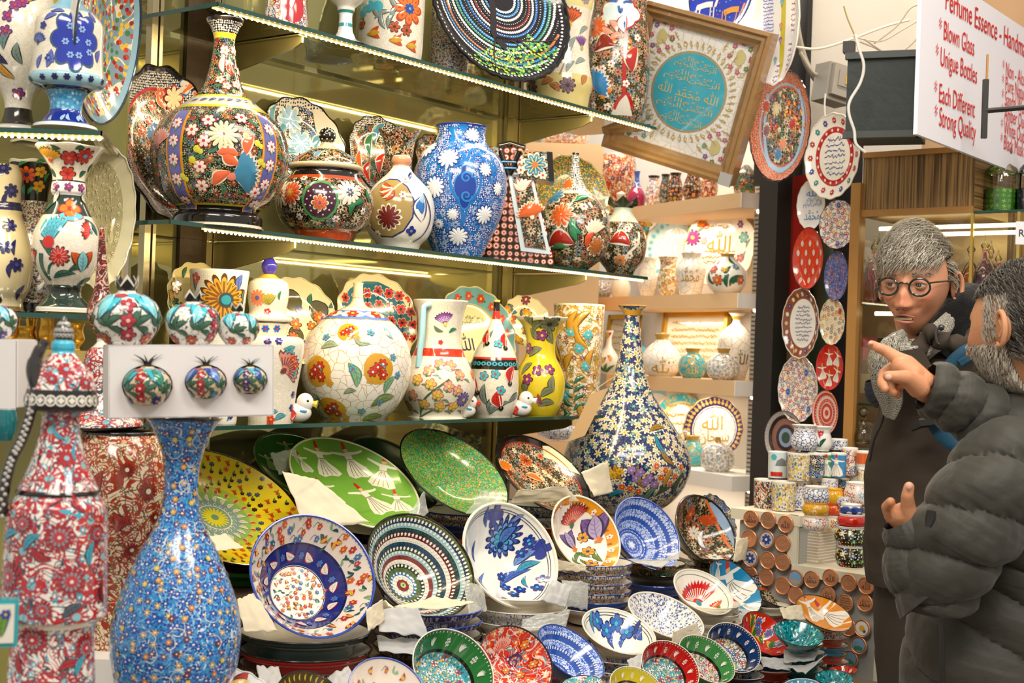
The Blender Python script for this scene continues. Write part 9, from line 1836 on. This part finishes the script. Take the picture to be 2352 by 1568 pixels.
# --- the pointing man seen from behind
r2=thing('person','bearded man with short dark hair in grey quilted jacket, pointing with one hand','person',Matrix.Translation((P(2380,1200,2.7).x,2.7,0)))
H2=HM(2342,752,2.62,-147,-2,4);SK2='c68d66'
hb,f2=head(SK2,1,True,'a89c8a');bd2=MB();merge(bd2,hb,H2)
hd=MB() # pointing hand
chain(hd,[(2160,905,2.62,34),(2130,892,2.60,34),(2095,862,2.58,30),(2068,842,2.58,22)]);chain(hd,[(2120,875,2.58,26),(2082,838,2.59,24),(2058,822,2.60,17),(2036,806,2.61,13.5),(2018,799,2.61,12),(2002,790,2.62,9.5)])
chain(hd,[(2110,890,2.56,26),(2082,868,2.54,19),(2058,865,2.53,14.5),(2040,864,2.53,13)])
chain(hd,[(2078,846,2.62,20),(2048,846,2.63,15),(2030,858,2.62,13),(2026,880,2.60,12),(2034,894,2.58,9.5)])
chain(hd,[(2085,860,2.64,18),(2056,868,2.65,13),(2044,885,2.63,12),(2050,900,2.60,10),(2056,903,2.59,9)])
chain(hd,[(2095,875,2.65,17),(2072,880,2.66,12),(2060,895,2.64,10),(2062,908,2.62,8.5)])
def hc(c):n_=noise.noise(c*40)*.08;s_=lin('c98c66');return(s_[0]*(1+n_),s_[1]*(1+n_),s_[2]*(1+n_))
merge(bd2,remeshed(hd,.0022,5,hc))
h2=MB()
chain(h2,[(2110,1240,2.62,34),(2085,1200,2.58,34),(2076,1182,2.57,30)]);chain(h2,[(2092,1200,2.56,22),(2085,1160,2.55,17),(2084,1138,2.54,14.5),(2088,1118,2.54,12.5)])
chain(h2,[(2070,1205,2.60,20),(2044,1185,2.60,14),(2036,1164,2.59,12.5),(2046,1152,2.57,11)]);chain(h2,[(2072,1200,2.63,20),(2048,1192,2.64,14),(2040,1175,2.63,12),(2048,1166,2.61,10)]);chain(h2,[(2090,1205,2.64,18),(2066,1196,2.66,12),(2056,1184,2.66,10)]);chain(h2,[(2095,1215,2.62,18),(2108,1195,2.6,12),(2110,1186,2.59,9)])
merge(bd2,remeshed(h2,.0022,5,hc))
for pts in([(2160,905,2.62,34),(2250,930,2.62,40),(2350,980,2.66,55)],[(2110,1240,2.62,34),(2148,1335,2.60,34),(2330,1100,2.6,50)],[(2355,830,2.66,70),(2400,1100,2.72,120),(2380,1400,2.75,130),(2380,1600,2.75,120)]):nn=MB();chain(nn,pts);nn.C=[lin(SK2)]*len(nn.Fc);merge(bd2,nn)
nl=MB()
for x,y,D,rx,ry in((2000,788,2.607,6,4),(2041,866,2.515,8,7),(2088,1116,2.525,8,9)):nl.ball(P(x,y,D),(rx*D/F,.003,ry*D/F),'dba894',n=12,q=8)
merge(bd2,nl);kidw(r2,'body',bd2,M_skin)
hr=MB();st=MB();dk2=['2a2520','3a342c','4a443a','2f2a26','6a6258','1f1b18','554e44']
cap=MB();cap.grid(lambda u,v:(lambda p:Vector((p.x*1.04,p.y*1.04,p.z*1.03)))(f2(u,.3+.7*v)),60,36,'332d27',cu=True);cp2=MB();cp2.V=cap.V
for fc,c,m_,u_ in zip(cap.Fc,cap.C,cap.M,cap.U):
 q=sum((Vector(cap.V[i])for i in fc),Vector())/4
 if q.z>.06 or(q.y>.022 and q.z>-.055):cp2.Fc.append(fc);cp2.C.append(c);cp2.M.append(0);cp2.U.append(None)
merge(hr,cp2,H2)
strands(st,f2,4200,dk2,.026,lambda p:p.z>.06 or(p.y>.02 and p.z>-.055),lambda p,g:Vector((g.uniform(-.5,.5),.5+g.uniform(-.3,.3),-.5)),11,.0009,.006)
strands(st,f2,900,['8a8276','9c9488','6f685c'],.014,lambda p:p.y>-.025 and p.y<.03 and p.z>-.02 and p.z<.06,lambda p,g:Vector((0,.3,-.9)),12,.0008,.003);merge(hr,st,H2);kidw(r2,'hair',hr,M_hair)
be=MB();strands(be,lambda u,v:f2(u,v*.5),3600,['9a9082','b8ac9a','d0c6b4','6a6054','8a7e6c','dcd2c2'],.012,lambda p:p.z<-.03 and p.z>-.118 and p.y<.022 and not(abs(p.x)<.024 and p.z>-.06),lambda p,g:Vector((g.uniform(-.3,.3),-.2,-1)),13,.0007,.004)
b2=MB();merge(b2,be,H2);kidw(r2,'beard',b2,M_hair)
M_puf=pmat('grey_quilted_nylon','38362f',.6,.35,sheen=.15,bump=(38,.6));M_puf.node_tree.nodes['Principled BSDF'].inputs['Coat Weight'].default_value=0
def puff(step,amp,skew=0,ph=0,s=0):
 fo=fold(s,.006,16,40)
 def d(u,q):
  sk=skew*(abs(((u+.25+ph)%1)*2-1));t=((q+sk)/step)%1;e=abs(sin(pi*t))**.5
  wr=.0022*(1-e)*sin(u*90+3*sin(q*60))*.6
  return amp*(e-1)+fo(u,q)*(.4+.6*e)+wr
 return d
b=MB();loft(b,[(2126,888,2.60,62,.045),(2140,893,2.60,68,.052),(2175,908,2.60,72,.056),(2215,930,2.61,76,.06),(2260,958,2.62,82,.066),(2310,985,2.64,92,.075),(2370,1010,2.68,100,.09)],n=96,rows_=6,disp=puff(.048,.012,.012,.1,1));kidw(r2,'sleeve',b,M_puf)
b=MB();loft(b,[(2070,1192,2.57,44,.040),(2080,1212,2.57,54,.048),(2094,1262,2.57,74,.06),(2120,1320,2.57,92,.075),(2150,1360,2.56,98,.08)],n=110,rows_=6,disp=puff(.07,.015,.03,.2,4))
loft(b,[(2128,1410,2.57,40,.04),(2135,1378,2.57,82,.07),(2150,1340,2.56,105,.085),(2190,1260,2.55,118,.095),(2240,1180,2.54,124,.10),(2300,1090,2.56,120,.10),(2350,1020,2.62,100,.09)],n=120,rows_=6,disp=puff(.078,.017,.06,.3,5));kidw(r2,'sleeve',b,M_puf)
b=MB();loft(b,[(2270,1850,2.74,200,.17),(2270,1700,2.74,206,.18),(2272,1600,2.74,206,.18),(2280,1500,2.73,206,.18),(2310,1400,2.73,196,.175),(2340,1300,2.73,185,.17),(2360,1200,2.72,190,.17),(2385,1100,2.72,190,.16),(2400,1010,2.71,160,.14),(2400,950,2.7,115,.11),(2398,905,2.68,98,.09)],n=140,rows_=6,disp=puff(.082,.017,.09,.0,7));kidw(r2,'jacket',b,M_puf)
b=MB();loft(b,[(2398,930,2.68,104,.095),(2398,890,2.67,100,.09),(2396,868,2.66,92,.085),(2395,872,2.66,84,.078)],n=60);kidw(r2,'collar',b,pmat('navy_collar','1a1c26',.8))
b=MB();ribbon(b,[(2163,1430,2.50,10),(2164,1500,2.50,12),(2166,1620,2.5,12)],1,.004);kidw(r2,'zipper',b,M_blk)
b=MB();ribbon(b,[(2140,1172,2.44,20),(2137,1190,2.44,24),(2131,1210,2.44,14)],1,.004);kidw(r2,'sleeve_badge',b,M_blk)
b=MB()
for s in(-1,1):loft(b,[(2330+s*70,1780,2.74,90,.1),(2330+s*75,2100,2.74,80,.09),(2330+s*78,2540,2.74,70,.08)],n=36)
kidw(r2,'trousers',b,M_trs)
for s in(-1,1):
 b=MB();x=P(2330+s*78,1500,2.74).x;b.ball((x,2.8,.055),(.055,.15,.055));kidw(r2,'shoe',b,M_blk)
